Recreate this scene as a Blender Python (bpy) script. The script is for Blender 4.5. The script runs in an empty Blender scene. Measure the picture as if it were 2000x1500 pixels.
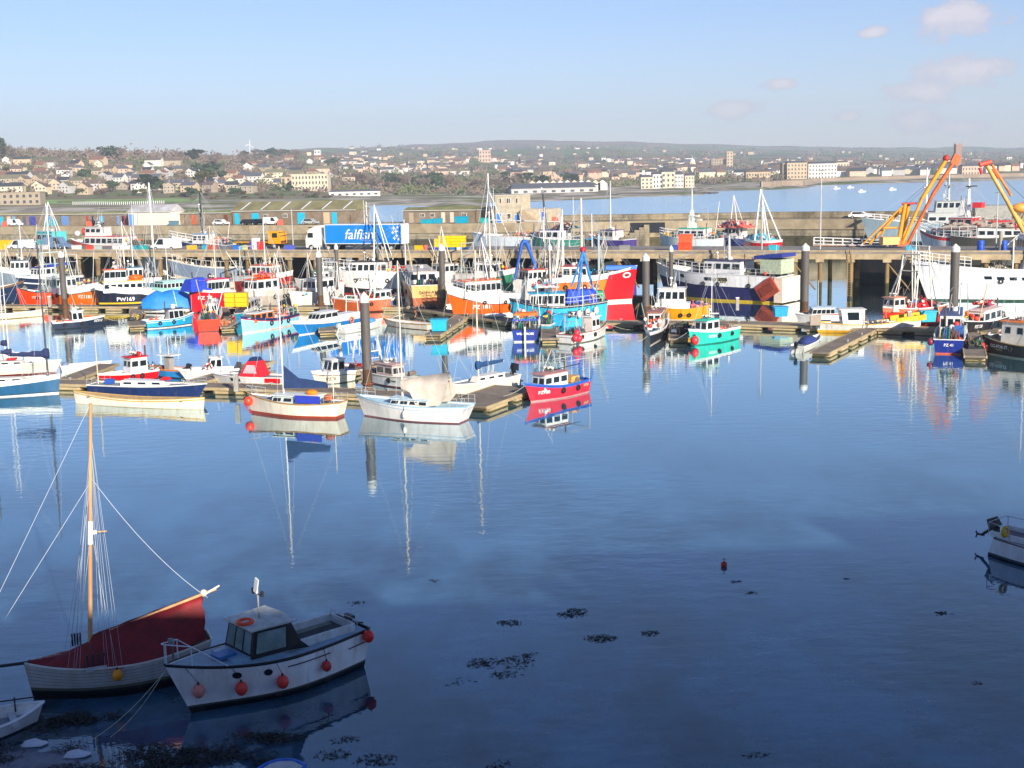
import bpy, math, random
from mathutils import Vector, Matrix, noise as NZ
random.seed(11)
sc = bpy.context.scene
COL = sc.collection
R = math.radians
# ------------------------------------------------------------------ camera
H = 19.5; F = 2500.0
PITCH = math.atan(420 / F); ROLL = 0.023
cp, sp, cr, sr_ = math.cos(PITCH), math.sin(PITCH), math.cos(ROLL), math.sin(ROLL)
FW = Vector((0, cp, -sp)); U0 = Vector((0, sp, cp)); R0 = Vector((1, 0, 0))
CR = cr * R0 - sr_ * U0; CU = sr_ * R0 + cr * U0
CAM = Vector((0, 0, H))
cd = bpy.data.cameras.new('camera'); cam = bpy.data.objects.new('camera', cd); COL.objects.link(cam)
cd.sensor_width = 36; cd.lens = F / 2000 * 36; cd.clip_start = .5; cd.clip_end = 20000
m = Matrix((CR, CU, -FW)).transposed().to_4x4(); m.translation = CAM
cam.matrix_world = m; sc.camera = cam
# ------------------------------------------------------------------ light
SUN_EL, SUN_AZ = 20.5, 26.0        # azimuth measured from straight behind the camera towards the right
sd = Vector((math.sin(R(SUN_AZ)) * math.cos(R(SUN_EL)), -math.cos(R(SUN_AZ)) * math.cos(R(SUN_EL)), math.sin(R(SUN_EL))))
sl = bpy.data.lights.new('sun', 'SUN'); sl.energy = 5.0; sl.angle = R(.5); sl.color = (1, .93, .82)
so = bpy.data.objects.new('sun', sl); COL.objects.link(so); so.rotation_euler = sd.to_track_quat('Z', 'Y').to_euler()
sc.view_settings.view_transform = 'Standard'; sc.view_settings.look = 'None'
sc.view_settings.exposure = 0.68; sc.view_settings.gamma = 1

def ray(px, py): return (FW * F + CR * (px - 1000) - CU * (py - 750)).normalized()
def at(px, py, z=0.):
    d = ray(px, py); t = (z - H) / d.z; return CAM + d * t
def pt(px, py, D):
    d = ray(px, py); return CAM + d * (D / d.y)
def proj(P):
    d = Vector(P) - CAM; k = d.dot(FW); return (1000 + F * d.dot(CR) / k, 750 - F * d.dot(CU) / k)
def hor(u): return 330 - .023 * (u - 1000)

w = bpy.data.worlds.new('World'); sc.world = w; w.use_nodes = True
nt = w.node_tree; N = nt.nodes; Lk = nt.links; bg = N['Background']
sky = N.new('ShaderNodeTexSky'); sky.sky_type = 'NISHITA'; sky.sun_disc = False
sky.sun_elevation = R(SUN_EL); sky.sun_rotation = math.atan2(sd.x, sd.y); sky.dust_density = .15; sky.ozone_density = 4.5; sky.air_density = 1.0
tc = N.new('ShaderNodeTexCoord')
def mth(op, a, b=None, nodes=N, links=Lk):
    n = nodes.new('ShaderNodeMath'); n.operation = op
    for i, v in enumerate((a, b)):
        if v is None: continue
        if isinstance(v, (int, float)): n.inputs[i].default_value = v
        else: links.new(v, n.inputs[i])
    return n.outputs[0]
acc = None
for (px, py, rx, rz) in ((1870, 35, 75, 36), (1705, 62, 30, 12), (1880, 140, 90, 32), (1800, 182, 75, 26), (1790, 235, 55, 28), (1875, 248, 40, 16), (1420, 215, 62, 20), (1520, 163, 36, 12), (1655, 228, 24, 12)):
    d = ray(px, py)
    s1 = N.new('ShaderNodeVectorMath'); s1.operation = 'SUBTRACT'; Lk.new(tc.outputs['Generated'], s1.inputs[0]); s1.inputs[1].default_value = d
    s2 = N.new('ShaderNodeVectorMath'); s2.operation = 'MULTIPLY'; Lk.new(s1.outputs[0], s2.inputs[0]); s2.inputs[1].default_value = (F / rx, 0, F / rz)
    s3 = N.new('ShaderNodeVectorMath'); s3.operation = 'LENGTH'; Lk.new(s2.outputs[0], s3.inputs[0])
    v = mth('SUBTRACT', 1.0, s3.outputs['Value'])
    acc = v if acc is None else mth('MAXIMUM', acc, v)
mp = N.new('ShaderNodeMapping'); mp.inputs['Scale'].default_value = (1, 1, 1.7); Lk.new(tc.outputs['Generated'], mp.inputs[0])
nz = N.new('ShaderNodeTexNoise'); nz.inputs['Scale'].default_value = 48; nz.inputs['Detail'].default_value = 8; nz.inputs['Roughness'].default_value = .62; Lk.new(mp.outputs[0], nz.inputs['Vector'])
dens = mth('ADD', mth('MULTIPLY', acc, 1.05), mth('MULTIPLY', mth('SUBTRACT', nz.outputs[0], .5), 2.3))
mr = N.new('ShaderNodeMapRange'); mr.interpolation_type = 'SMOOTHSTEP'; mr.inputs[1].default_value = -.12; mr.inputs[2].default_value = .36; Lk.new(dens, mr.inputs[0])
gate = mth('MULTIPLY', mr.outputs[0], mth('GREATER_THAN', acc, -.6))
mx = N.new('ShaderNodeMix'); mx.data_type = 'RGBA'; tint = N.new('ShaderNodeMix'); tint.data_type = 'RGBA'; tint.blend_type = 'MULTIPLY'; tint.inputs[0].default_value = 1; Lk.new(sky.outputs[0], tint.inputs[6]); tint.inputs[7].default_value = (.79, .765, .92, 1)
Lk.new(mth('MULTIPLY', gate, .78), mx.inputs[0]); Lk.new(tint.outputs[2], mx.inputs[6]); 
cc_ = N.new('ShaderNodeMix'); cc_.data_type = 'RGBA'; cr2 = N.new('ShaderNodeMapRange'); cr2.inputs[1].default_value = .15; cr2.inputs[2].default_value = .75; Lk.new(dens, cr2.inputs[0]); Lk.new(cr2.outputs[0], cc_.inputs[0]); cc_.inputs[6].default_value = (3.9, 3.7, 4.5, 1); cc_.inputs[7].default_value = (5.9, 5.1, 5.2, 1); Lk.new(cc_.outputs[2], mx.inputs[7])
Lk.new(mx.outputs[2], bg.inputs[0]); bg.inputs[1].default_value = .1

# ------------------------------------------------------------------ materials
def lin(h):
    h = h.lstrip('#'); o = []
    for i in (0, 2, 4):
        c = int(h[i:i + 2], 16) / 255; o.append(c / 12.92 if c <= .04045 else ((c + .055) / 1.055) ** 2.4)
    return o
MATS = {}
def M(hx, rough=.55, var=.12, sc_=2.5, met=0., bump=0., k=.87, spec=.5, st=(1, 1, 1)):
    key = (hx, rough, var, sc_, met, bump, k, st)
    if key in MATS: return MATS[key]
    m = bpy.data.materials.new('paint'); m.use_nodes = True; nt = m.node_tree; n = nt.nodes; L = nt.links; b = n['Principled BSDF']
    c = lin(hx); lu = .3 * c[0] + .6 * c[1] + .1 * c[2]; c = [max(0, x * 1.03 - lu * .03) * k for x in c]
    b.inputs['Roughness'].default_value = rough; b.inputs['Metallic'].default_value = met; b.inputs['Specular IOR Level'].default_value = spec
    if var > 0:
        t = n.new('ShaderNodeTexCoord'); q = n.new('ShaderNodeMapping'); q.inputs['Scale'].default_value = st
        z = n.new('ShaderNodeTexNoise'); z.inputs['Scale'].default_value = sc_; z.inputs['Detail'].default_value = 7; z.inputs['Roughness'].default_value = .65
        x = n.new('ShaderNodeMix'); x.data_type = 'RGBA'
        r = n.new('ShaderNodeMapRange'); r.inputs[1].default_value = .32; r.inputs[2].default_value = .68
        L.new(t.outputs['Object'], q.inputs[0]); L.new(q.outputs[0], z.inputs['Vector']); L.new(z.outputs[0], r.inputs[0]); L.new(r.outputs[0], x.inputs[0])
        x.inputs[6].default_value = [min(1, v * (1 - var) * (.97, .93, .86)[i]) for i, v in enumerate(c)] + [1]
        x.inputs[7].default_value = [min(1, v * (1 + var * .5)) for v in c] + [1]
        o_ = x.outputs[2]
        if st[2] == .22:      # painted hulls: rust and dirt streaks running down
            q2 = n.new('ShaderNodeMapping'); q2.inputs['Scale'].default_value = (1, 1, .1); z2 = n.new('ShaderNodeTexNoise'); z2.inputs['Scale'].default_value = 2.6; z2.inputs['Detail'].default_value = 6; z2.inputs['Roughness'].default_value = .7
            r2 = n.new('ShaderNodeMapRange'); r2.inputs[1].default_value = .55; r2.inputs[2].default_value = .75; r2.inputs[4].default_value = .5; x2 = n.new('ShaderNodeMix'); x2.data_type = 'RGBA'
            L.new(t.outputs['Object'], q2.inputs[0]); L.new(q2.outputs[0], z2.inputs['Vector']); L.new(z2.outputs[0], r2.inputs[0]); L.new(r2.outputs[0], x2.inputs[0]); L.new(o_, x2.inputs[6]); x2.inputs[7].default_value = (.20, .115, .06, 1); o_ = x2.outputs[2]
        L.new(o_, b.inputs['Base Color'])
        if bump:
            u = n.new('ShaderNodeBump'); u.inputs['Strength'].default_value = bump; u.inputs['Distance'].default_value = .05; L.new(z.outputs[0], u.inputs['Height']); L.new(u.outputs[0], b.inputs['Normal'])
    else: b.inputs['Base Color'].default_value = c + [1]
    MATS[key] = m; return m
WHITE = '#f2f0ec'; CREAM = '#efe3cc'; STEEL = '#b9bcbd'; ORANGE = '#ff6a10'; RED = '#d81820'; NAVY = '#1d2c55'; TEAL = '#18b3a0'; CYAN = '#22b0d6'; SKYB = '#3aa0dc'; ROYAL = '#2547c8'; YEL = '#f8c81a'; BLACK = '#17181c'; GREY = '#8b8f92'; WOOD = '#a58a68'; RUST = '#9a4a22'; WEED = '#2c2a18'
def glass():
    return M('#1c262c', .08, 0)
GL = glass()
ROPE = M('#cfc9b8', .8, 0)
# ------------------------------------------------------------------ objects
def tag(o, label=None, cat=None, group=None, kind=None):
    if label: o['label'] = label
    if cat: o['category'] = cat
    if group: o['group'] = group
    if kind: o['kind'] = kind
    return o
def link(o, parent=None):
    COL.objects.link(o)
    if parent: o.parent = parent
    return o
def empty(name, loc=(0, 0, 0), rz=0, parent=None):
    o = bpy.data.objects.new(name, None); o.location = loc; o.rotation_euler = (0, 0, rz); o.empty_display_size = .2
    return link(o, parent)
class MB:
    def __init__(s): s.v = []; s.f = []; s.mi = []; s.mats = []; s.sm = []
    def m(s, mat):
        if mat not in s.mats: s.mats.append(mat)
        return s.mats.index(mat)
    def add(s, vs, fs, mat, smooth=False):
        o = len(s.v); s.v += [tuple(v) for v in vs]; i = s.m(mat)
        for f in fs: s.f.append(tuple(o + k for k in f)); s.mi.append(i); s.sm.append(smooth)
        return s
    def box(s, c, d, mat, rz=0, tp=1., tpy=None, ry=0, rx=0):
        x, y, z = d[0] / 2, d[1] / 2, d[2] / 2; ty = tp if tpy is None else tpy
        vs = [Vector(v) for v in ((-x, -y, -z), (x, -y, -z), (x, y, -z), (-x, y, -z), (-x * tp, -y * ty, z), (x * tp, -y * ty, z), (x * tp, y * ty, z), (-x * tp, y * ty, z))]
        if rz or ry or rx:
            q = Matrix.Rotation(rz, 3, 'Z') @ Matrix.Rotation(ry, 3, 'Y') @ Matrix.Rotation(rx, 3, 'X'); vs = [q @ v for v in vs]
        c = Vector(c)
        return s.add([v + c for v in vs], ((3, 2, 1, 0), (4, 5, 6, 7), (0, 1, 5, 4), (1, 2, 6, 5), (2, 3, 7, 6), (3, 0, 4, 7)), mat)
    def tube(s, p, q, r, mat, r2=None, n=6, caps=True):
        p, q = Vector(p), Vector(q); d = q - p
        if d.length < 1e-6: return s
        a = d.orthogonal().normalized(); b = d.normalized().cross(a); r2 = r if r2 is None else r2
        vs = [p + (a * math.cos(6.2832 * i / n) + b * math.sin(6.2832 * i / n)) * r for i in range(n)] + [q + (a * math.cos(6.2832 * i / n) + b * math.sin(6.2832 * i / n)) * r2 for i in range(n)]
        s.add(vs, [(i, (i + 1) % n, n + (i + 1) % n, n + i) for i in range(n)], mat, n > 5)
        if caps: s.add(vs, [tuple(range(n))[::-1], tuple(range(n, 2 * n))], mat)
        return s
    def line(s, ps, r, mat, n=5):
        for a, b in zip(ps, ps[1:]): s.tube(a, b, r, mat, n=n)
        return s
    def sag(s, p, q, r, mat, dip=.3, k=8, n=4):
        p, q = Vector(p), Vector(q)
        ps = [p.lerp(q, i / k) - Vector((0, 0, dip * 4 * (i / k) * (1 - i / k))) for i in range(k + 1)]
        return s.line(ps, r, mat, n)
    def sph(s, c, r, mat, k=(1, 1, 1), n=10, m=6, rz=0):
        vs = []; c = Vector(c)
        for j in range(m + 1):
            t = math.pi * j / m
            for i in range(n):
                a = 6.2832 * i / n + rz
                vs.append(c + Vector((math.sin(t) * math.cos(a) * r * k[0], math.sin(t) * math.sin(a) * r * k[1], math.cos(t) * r * k[2])))
        return s.add(vs, [(j * n + i, (j + 1) * n + i, (j + 1) * n + (i + 1) % n, j * n + (i + 1) % n) for j in range(m) for i in range(n)], mat, True)
    def prism(s, poly, z0, z1, mat):
        n = len(poly); vs = [(p[0], p[1], z0) for p in poly] + [(p[0], p[1], z1) for p in poly]
        return s.add(vs, [tuple(range(n))[::-1], tuple(range(n, 2 * n))] + [(i, (i + 1) % n, n + (i + 1) % n, n + i) for i in range(n)], mat)
    def xz(s, poly, y0, y1, mat):
        n = len(poly); vs = [(p[0], y0, p[1]) for p in poly] + [(p[0], y1, p[1]) for p in poly]
        return s.add(vs, [tuple(range(n)), tuple(range(n, 2 * n))[::-1]] + [(n + i, n + (i + 1) % n, (i + 1) % n, i) for i in range(n)], mat)
    def torus(s, c, R_, r, mat, ax='z', n=14, m=6, mat2=None):
        c = Vector(c); vs = []
        for i in range(n):
            a = 6.2832 * i / n
            for j in range(m):
                b = 6.2832 * j / m; q = (R_ + r * math.cos(b)); p = (q * math.cos(a), q * math.sin(a), r * math.sin(b))
                if ax == 'y': p = (p[0], p[2], p[1])
                if ax == 'x': p = (p[2], p[0], p[1])
                vs.append(c + Vector(p))
        for i in range(n):
            s.add([], [], mat)
        fs = [[], []]
        for i in range(n):
            for j in range(m): fs[1 if (mat2 and (i * 8 // n) % 2) else 0].append((i * m + j, ((i + 1) % n) * m + j, ((i + 1) % n) * m + (j + 1) % m, i * m + (j + 1) % m))
        s.add(vs, fs[0], mat, True)
        if mat2: s.add(vs, fs[1], mat2, True)
        return s
    def mesh(s, name):
        me = bpy.data.meshes.new(name); me.from_pydata(s.v, [], s.f)
        for q in s.mats: me.materials.append(q)
        me.polygons.foreach_set('material_index', s.mi); me.polygons.foreach_set('use_smooth', s.sm); me.update(); return me
    def build(s, name, parent=None, loc=None, rz=0):
        o = bpy.data.objects.new(name, s.mesh(name)); link(o, parent)
        if loc is not None: o.location = loc
        if rz: o.rotation_euler = (0, 0, rz)
        return o
def copy_tree(o, parent=None):
    c = o.copy(); COL.objects.link(c)
    if parent: c.parent = parent
    for ch in list(o.children): copy_tree(ch, c)
    return c
TXT = {}
def text_geo(s, size, shear=0., bold=0.):
    cu = bpy.data.curves.new('t', 'FONT'); cu.body = s; cu.size = size; cu.shear = shear; cu.resolution_u = 2; cu.offset = bold
    o = bpy.data.objects.new('t', cu); COL.objects.link(o); dg = bpy.context.evaluated_depsgraph_get()
    me = bpy.data.meshes.new_from_object(o.evaluated_get(dg))
    vs = [v.co.copy() for v in me.vertices]; fs = [tuple(p.vertices) for p in me.polygons]
    bpy.data.objects.remove(o); bpy.data.curves.remove(cu); bpy.data.meshes.remove(me)
    x0 = min(v.x for v in vs); x1 = max(v.x for v in vs); y0 = min(v.y for v in vs); y1 = max(v.y for v in vs)
    return [(v.x - (x0 + x1) / 2, v.y - (y0 + y1) / 2) for v in vs], fs
# ------------------------------------------------------------------ boats
BOATS = []
class Boat:
    def __init__(s, name, label, bow, stern, B, fb, bands, cat='boat', group=None, rake=.7, srake=.15, ds=False, bul=.35, gw=WHITE, deck='#9aa0a0', roll=0, ws=.82, gwr=.06, mid=.4, pmax=2.2, world=False, heavy=.45, inn=None, trim=0):
        a, b = (Vector(bow), Vector(stern)) if world else (at(*bow), at(*stern))
        s.L = (a - b).length; s.B = B; s.fb = fb; s.rk = rake; s.sr = srake; s.ds = ds; s.ws = ws; s.mid = mid; s.pm = pmax; s.heavy = heavy
        d = a - b; s.hd = math.atan2(d.y, d.x); c = (a + b) / 2; c.z = 0
        s.label = label; s.short = label
        s.nm = name; s.mtop = None; BOATS.append(s); s.root = empty(name, c, s.hd); s.root.rotation_euler = (roll, trim, s.hd); tag(s.root, label, cat, group)
        s.Mx = Matrix.Translation(c) @ s.root.rotation_euler.to_matrix().to_4x4()
        lc = s.Mx.inverted() @ CAM; s.near = 1 if lc.y > 0 else -1
        n = 20; T = [i / n for i in range(n + 1)]; mb = MB()
        for sd_ in (1, -1):
            rows = []; mats = []
            for k in range(len(bands)):
                kind, h, cc = bands[k]; sub = 2 if k else 1
                rows.append((kind, h)); mats.append(M(cc, .38, .17, 1.6, st=(1, 1, .22)))
            rr = [('z', -.45)] + rows
            for k in range(len(bands)):
                vs = []; nn = 3
                for t in T:
                    z0, z1 = s.zz(rr[k], t), s.zz(rr[k + 1], t)
                    for j in range(nn + 1): vs.append(s.surf(sd_, t, z0 + (z1 - z0) * j / nn))
                fs = []
                for i in range(n):
                    for j in range(nn):
                        q = (i * (nn + 1) + j, (i + 1) * (nn + 1) + j, (i + 1) * (nn + 1) + j + 1, i * (nn + 1) + j + 1); fs.append(q if sd_ < 0 else q[::-1])
                mb.add(vs, fs, mats[k], True)
        if not ds:
            for k in range(len(bands)):
                z0, z1 = s.zz(([('z', -.45)] + [b_[:2] for b_ in bands])[k], 0), s.zz(bands[k][:2], 0)
                a_, b_, c_, d_ = s.surf(1, 0, z0), s.surf(-1, 0, z0), s.surf(-1, 0, z1), s.surf(1, 0, z1)
                mb.add([a_, b_, c_, d_], [(3, 2, 1, 0)], M(bands[k][2], .38, .17, 1.6, st=(1, 1, .22)))
        s.hull = mb.build('hull', s.root)
        # deck and inner bulwark
        im = M(inn or WHITE, .6, .15); dm = M(deck, .7, .2)
        mb = MB(); TT = [.012 + .968 * i / n for i in range(n + 1)]
        for sd_ in (1, -1):
            vs = []
            for t in TT:
                p = s.surf(sd_, t, s.sheer(t)); w_ = max(abs(p.y) - .05, .0); zb = s.sheer(t) - bul
                q = s.surf(sd_, t, zb); w2 = max(min(abs(q.y) - .06, w_), 0)
                vs += [(p.x, sd_ * w_, p.z - .01), (q.x if t < .5 else min(q.x, p.x), sd_ * w2, zb)]
            mb.add(vs, [((2 * i, 2 * i + 2, 2 * i + 3, 2 * i + 1) if sd_ > 0 else (2 * i + 1, 2 * i + 3, 2 * i + 2, 2 * i)) for i in range(n)], im)
        vs = []
        for t in TT:
            zb = s.sheer(t) - bul; q = s.surf(1, t, zb); w2 = max(abs(q.y) - .05, .005); vs += [(q.x, w2, zb + .004), (q.x, -w2, zb + .004)]
        mb.add(vs, [(2 * i, 2 * i + 1, 2 * i + 3, 2 * i + 2) for i in range(n)], dm)
        mb.build('deck', s.root)
        # gunwale
        mb = MB(); gm = M(gw, .5, .12)
        for sd_ in (1, -1):
            ps = [s.surf(sd_, t, s.sheer(t)) for t in T]
            for a_, b_ in zip(ps, ps[1:]): mb.tube(a_, b_, gwr, gm, n=5)
        if not ds: mb.tube(s.surf(1, 0, s.sheer(0)), s.surf(-1, 0, s.sheer(0)), gwr, gm, n=5)
        mb.build('gunwale', s.root); s.bul = bul
    def zz(s, r, t): return r[1] if r[0] == 'z' else s.sheer(t) + r[1]
    def sheer(s, t):
        fbw, fm, fs = s.fb; m_ = s.mid
        return fm + (fs - fm) * ((m_ - t) / m_) ** 1.7 if t < m_ else fm + (fbw - fm) * ((t - m_) / (1 - m_)) ** 1.8
    def surf(s, sd_, t, z):
        sh = s.sheer(t); zf = max(-.3, min(1.05, z / sh)); rk, sr = s.rk, s.sr
        x = -s.L / 2 - sr * zf + t * (s.L + (rk + sr) * zf)
        if s.ds: b = 1 - abs(2 * t - 1) ** 2.3; kw = .8 - .3 * abs(2 * t - 1)
        else:
            m_ = s.mid; b = s.ws + (1 - s.ws) * math.sin(math.pi / 2 * min(1, t / m_)) if t < m_ else 1 - ((t - m_) / (1 - m_)) ** s.pm
            kw = .86 - s.heavy * max(0, (t - .45) / .55) ** 1.3
        f = kw + (1 - kw) * max(0, zf) ** .8 if zf >= 0 else kw * (1 + zf * 1.2)
        return Vector((x, sd_ * s.B / 2 * max(b, 0) * f, z))
    def X(s, f): return -s.L / 2 + f * s.L
    def dk(s, f): return s.sheer(f) - s.bul
    def W(s, p): return s.Mx @ Vector(p)
    def house(s, f0, f1, w, h, mat=WHITE, roof=WHITE, ns=3, nf=3, nb=0, z0=None, rf=.12, rb=0., wr=(.45, .85), over=.15, name='wheelhouse', rt=.07, roofname='roof', wf=.86, gap=.25, taper=.93, winmat=None, y=0):
        x0, x1 = s.X(f0), s.X(f1); z0 = s.dk((f0 + f1) / 2) if z0 is None else z0; z1 = z0 + h; w2 = w / 2; t2 = w2 * taper
        bt = [(x0, -w2), (x1, -w2 * wf), (x1, w2 * wf), (x0, w2)]; L_ = x1 - x0
        tp = [(x0 + rb * h, -t2), (x1 - rf * h, -t2 * wf), (x1 - rf * h, t2 * wf), (x0 + rb * h, t2)]
        bt = [(a, b + y) for a, b in bt]; tp = [(a, b + y) for a, b in tp]
        mb = MB(); mm = M(mat, .4, .08)
        mb.add([(a, b, z0 - .1) for a, b in bt] + [(a, b, z1) for a, b in tp], [(0, 1, 5, 4), (1, 2, 6, 5), (2, 3, 7, 6), (3, 0, 4, 7), (4, 5, 6, 7)], mm)
        ho = mb.build(name, s.root)
        if roof:
            mb = MB(); o = over; n = 4
            c = [(tp[0][0] - o, tp[0][1] - o), (tp[1][0] + o * 1.6, tp[1][1] - o), (tp[2][0] + o * 1.6, tp[2][1] + o), (tp[3][0] - o, tp[3][1] + o)]
            vs = [(a, b, z1 + .004) for a, b in c] + [(a * 1, b, z1 + rt) for a, b in c] + [((c[0][0] + .1), y, z1 + rt * 1.8), ((c[1][0] - .1), y, z1 + rt * 1.8)]
            mb.add(vs, [(3, 2, 1, 0), (0, 1, 5, 4), (1, 2, 6, 5), (2, 3, 7, 6), (3, 0, 4, 7), (4, 5, 9, 8), (5, 6, 9), (6, 7, 8, 9), (7, 4, 8)], M(roof, .5, .1))
            mb.build(roofname, s.root)
        def wall(i, j, n, nm='window'):
            a0, a1 = Vector((*bt[i], z0)), Vector((*bt[j], z0)); b0, b1 = Vector((*tp[i], z1)), Vector((*tp[j], z1))
            nr = (a1 - a0).cross(b0 - a0).normalized()
            for k in range(n):
                u0 = (k + gap * .5) / n; u1 = (k + 1 - gap * .5) / n
                P = lambda u, v, e: a0.lerp(a1, u).lerp(b0.lerp(b1, u), v) + nr * e
                q = MB(); e = .03; fu = .02; fv = .04
                q.add([P(u0 - fu, wr[0] - fv, .008), P(u1 + fu, wr[0] - fv, .008), P(u1 + fu, wr[1] + fv, .008), P(u0 - fu, wr[1] + fv, .008)], [(0, 1, 2, 3)], M('#d8d8d4' if not winmat else winmat, .5, 0))
                q.add([P(u0, wr[0], .016), P(u1, wr[0], .016), P(u1, wr[1], .016), P(u0, wr[1], .016)], [(0, 1, 2, 3)], GL)
                q.build(nm, ho)
        if ns: wall(0, 1, ns); wall(2, 3, ns)
        if nf: wall(1, 2, nf)
        if nb: wall(3, 0, nb)
        s.top = z1 + rt * 1.8; s.hx = (x0, x1); return ho
    def mast(s, f, h, r=.07, mat=WHITE, z0=None, r2=None, y=0, lean=0, name='mast', spr=0, rig=None, rigr=.012, boom=0, boomz=1.2, cover=None, coverr=.17, rm='#c9ccd0'):
        x = s.X(f); z0 = s.dk(f) if z0 is None else z0; mm = M(mat, .4, .1); top = Vector((x + lean, y, z0 + h))
        s.mtop = top if s.mtop is None or top.z > s.mtop.z else s.mtop
        mb = MB(); mb.tube((x, y, z0), top, r, mm, r2 or r * .6, 8)
        if spr:
            for k in ([.62] if spr < 3 else [.45, .75]): mb.tube((x + lean * k, y - spr * .5, z0 + h * k), (x + lean * k, y + spr * .5, z0 + h * k), .025, mm)
        o = mb.build(name, s.root)
        if rig:
            q = MB(); rmm = M(rm, .4, 0)
            for (ff, yy, zt, *sg) in rig:
                t_ = max(0, min(1, ff)); q.sag((s.X(ff), yy * s.B / 2 * (1 if abs(yy) < 1.01 else 1), s.sheer(t_)), top.lerp(Vector((x, y, z0)), 1 - zt), rigr, rmm, sg[0] if sg else .01, 3)
            q.build('rigging', s.root)
        if boom:
            q = MB(); zb = z0 + boomz; q.tube((x, y, zb), (x - boom, y, zb + .1), .055, mm); q.build('boom', s.root)
            if cover:
                q = MB(); n = 10; cm = M(cover, .85, .2, 4, bump=.4); vs = []
                for i in range(n + 1):
                    t_ = i / n; rr = coverr * (1.35 - .75 * t_) * (1 + .12 * math.sin(i * 2.1)); c = Vector((x + .25 - (boom + .1) * t_, y, zb + .1 * t_ + rr * .55))
                    for j in range(8):
                        a = 6.2832 * j / 8; vs.append(c + Vector((0, math.cos(a) * rr * .7, math.sin(a) * rr * (1.5 if i < 2 else 1.05))))
                q.add(vs, [(i * 8 + j, i * 8 + (j + 1) % 8, (i + 1) * 8 + (j + 1) % 8, (i + 1) * 8 + j) for i in range(n) for j in range(8)] + [tuple(range(8))[::-1], tuple(range(n * 8, n * 8 + 8))], cm, True); q.build('sail_cover', s.root)
        return top
    def rail(s, t0, t1, h=.7, mat=WHITE, r=.02, n=6, nr=2, both=True, name='rail', close=False):
        q = MB(); mm = M(mat, .4, 0)
        for sd_ in ((1, -1) if both else (s.near,)):
            ps = [s.surf(sd_, t0 + (t1 - t0) * i / n, s.sheer(t0 + (t1 - t0) * i / n)) * 1 for i in range(n + 1)]
            ps = [Vector((p.x, p.y * .95, p.z)) for p in ps]
            for p in ps: q.tube(p, p + Vector((0, 0, h)), r, mm, n=4)
            for k in range(nr): q.line([p + Vector((0, 0, h * (k + 1) / nr)) for p in ps], r, mm, 4)
        if close:
            for k in range(nr):
                a, b = s.surf(1, t1, s.sheer(t1)), s.surf(-1, t1, s.sheer(t1)); q.tube((a.x, a.y * .95, a.z + h * (k + 1) / nr), (b.x, b.y * .95, b.z + h * (k + 1) / nr), r, mm, n=4)
        return q.build(name, s.root)
    def gantry(s, f, w, h, mat=STEEL, r=.06, z0=None, dx=0, name='gantry', br=True):
        q = MB(); mm = M(mat, .5, .15); x = s.X(f); z0 = s.dk(max(0, min(1, f))) if z0 is None else z0
        for sd_ in (1, -1):
            q.tube((x, sd_ * w / 2, z0), (x + dx, sd_ * w * .42, z0 + h), r, mm)
            if br: q.tube((x + .9 * (1 if dx <= 0 else -1), sd_ * w / 2, z0), (x + dx, sd_ * w * .42, z0 + h * .8), r * .6, mm)
        q.tube((x + dx, -w * .46, z0 + h), (x + dx, w * .46, z0 + h), r * 1.1, mm); q.tube((x + dx * .7, -w * .45, z0 + h * .7), (x + dx * .7, w * .45, z0 + h * .7), r * .7, mm)
        return q.build(name, s.root)
    def aframe(s, f, w, h, mat=WHITE, r=.06, z0=None, spread=1.2):
        q = MB(); mm = M(mat, .5, .1); x = s.X(f); z0 = s.dk(max(0, min(1, f))) if z0 is None else z0
        for sd_ in (1, -1):
            q.tube((x, sd_ * w / 2, z0), (x, 0, z0 + h), r, mm, r * .6); q.tube((x - spread, sd_ * w / 2, z0), (x, 0, z0 + h * .97), r * .7, mm)
            q.tube((x, sd_ * w * .25, z0 + h * .5), (x, -sd_ * w * .25, z0 + h * .5), r * .6, mm)
        return q.build('mast_frame', s.root)
    def wires(s, prs, mat='#c9ccd0', r=.014):
        q = MB(); mm = M(mat, .5, 0)
        for a, b, *sg in prs: q.sag((s.X(a[0]), a[1], a[2]), (s.X(b[0]), b[1], b[2]), r, mm, sg[0] if sg else .05, 4)
        return q.build('rigging', s.root)
    def radar(s, z, f, y=0, h=.8):
        q = MB(); mm = M(WHITE, .4, 0); x = s.X(f); q.tube((x, y, z), (x, y, z + h), .04, mm); q.sph((x, y, z + h + .12), .22, mm, (1, 1, .75)); q.build('radar_dome', s.root)
        q = MB(); q.tube((x - .35, y + .3, z), (x - .35, y + .3, z + .45), .03, mm); q.box((x - .35, y + .3, z + .5), (.16, 1.1, .12), mm, .5); q.build('radar_scanner', s.root)
    def aerials(s, z, f, n=3, h=2.2, w=1.2):
        q = MB(); mm = M('#e8e8e8', .4, 0)
        for i in range(n): q.tube((s.X(f) - random.random() * .8, (i / (max(1, n - 1)) - .5) * w, z), (s.X(f) - random.random() * .9, (i / max(1, n - 1) - .5) * w, z + h * random.uniform(.6, 1.1)), .018, mm, n=4)
        q.build('aerial', s.root)
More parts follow.
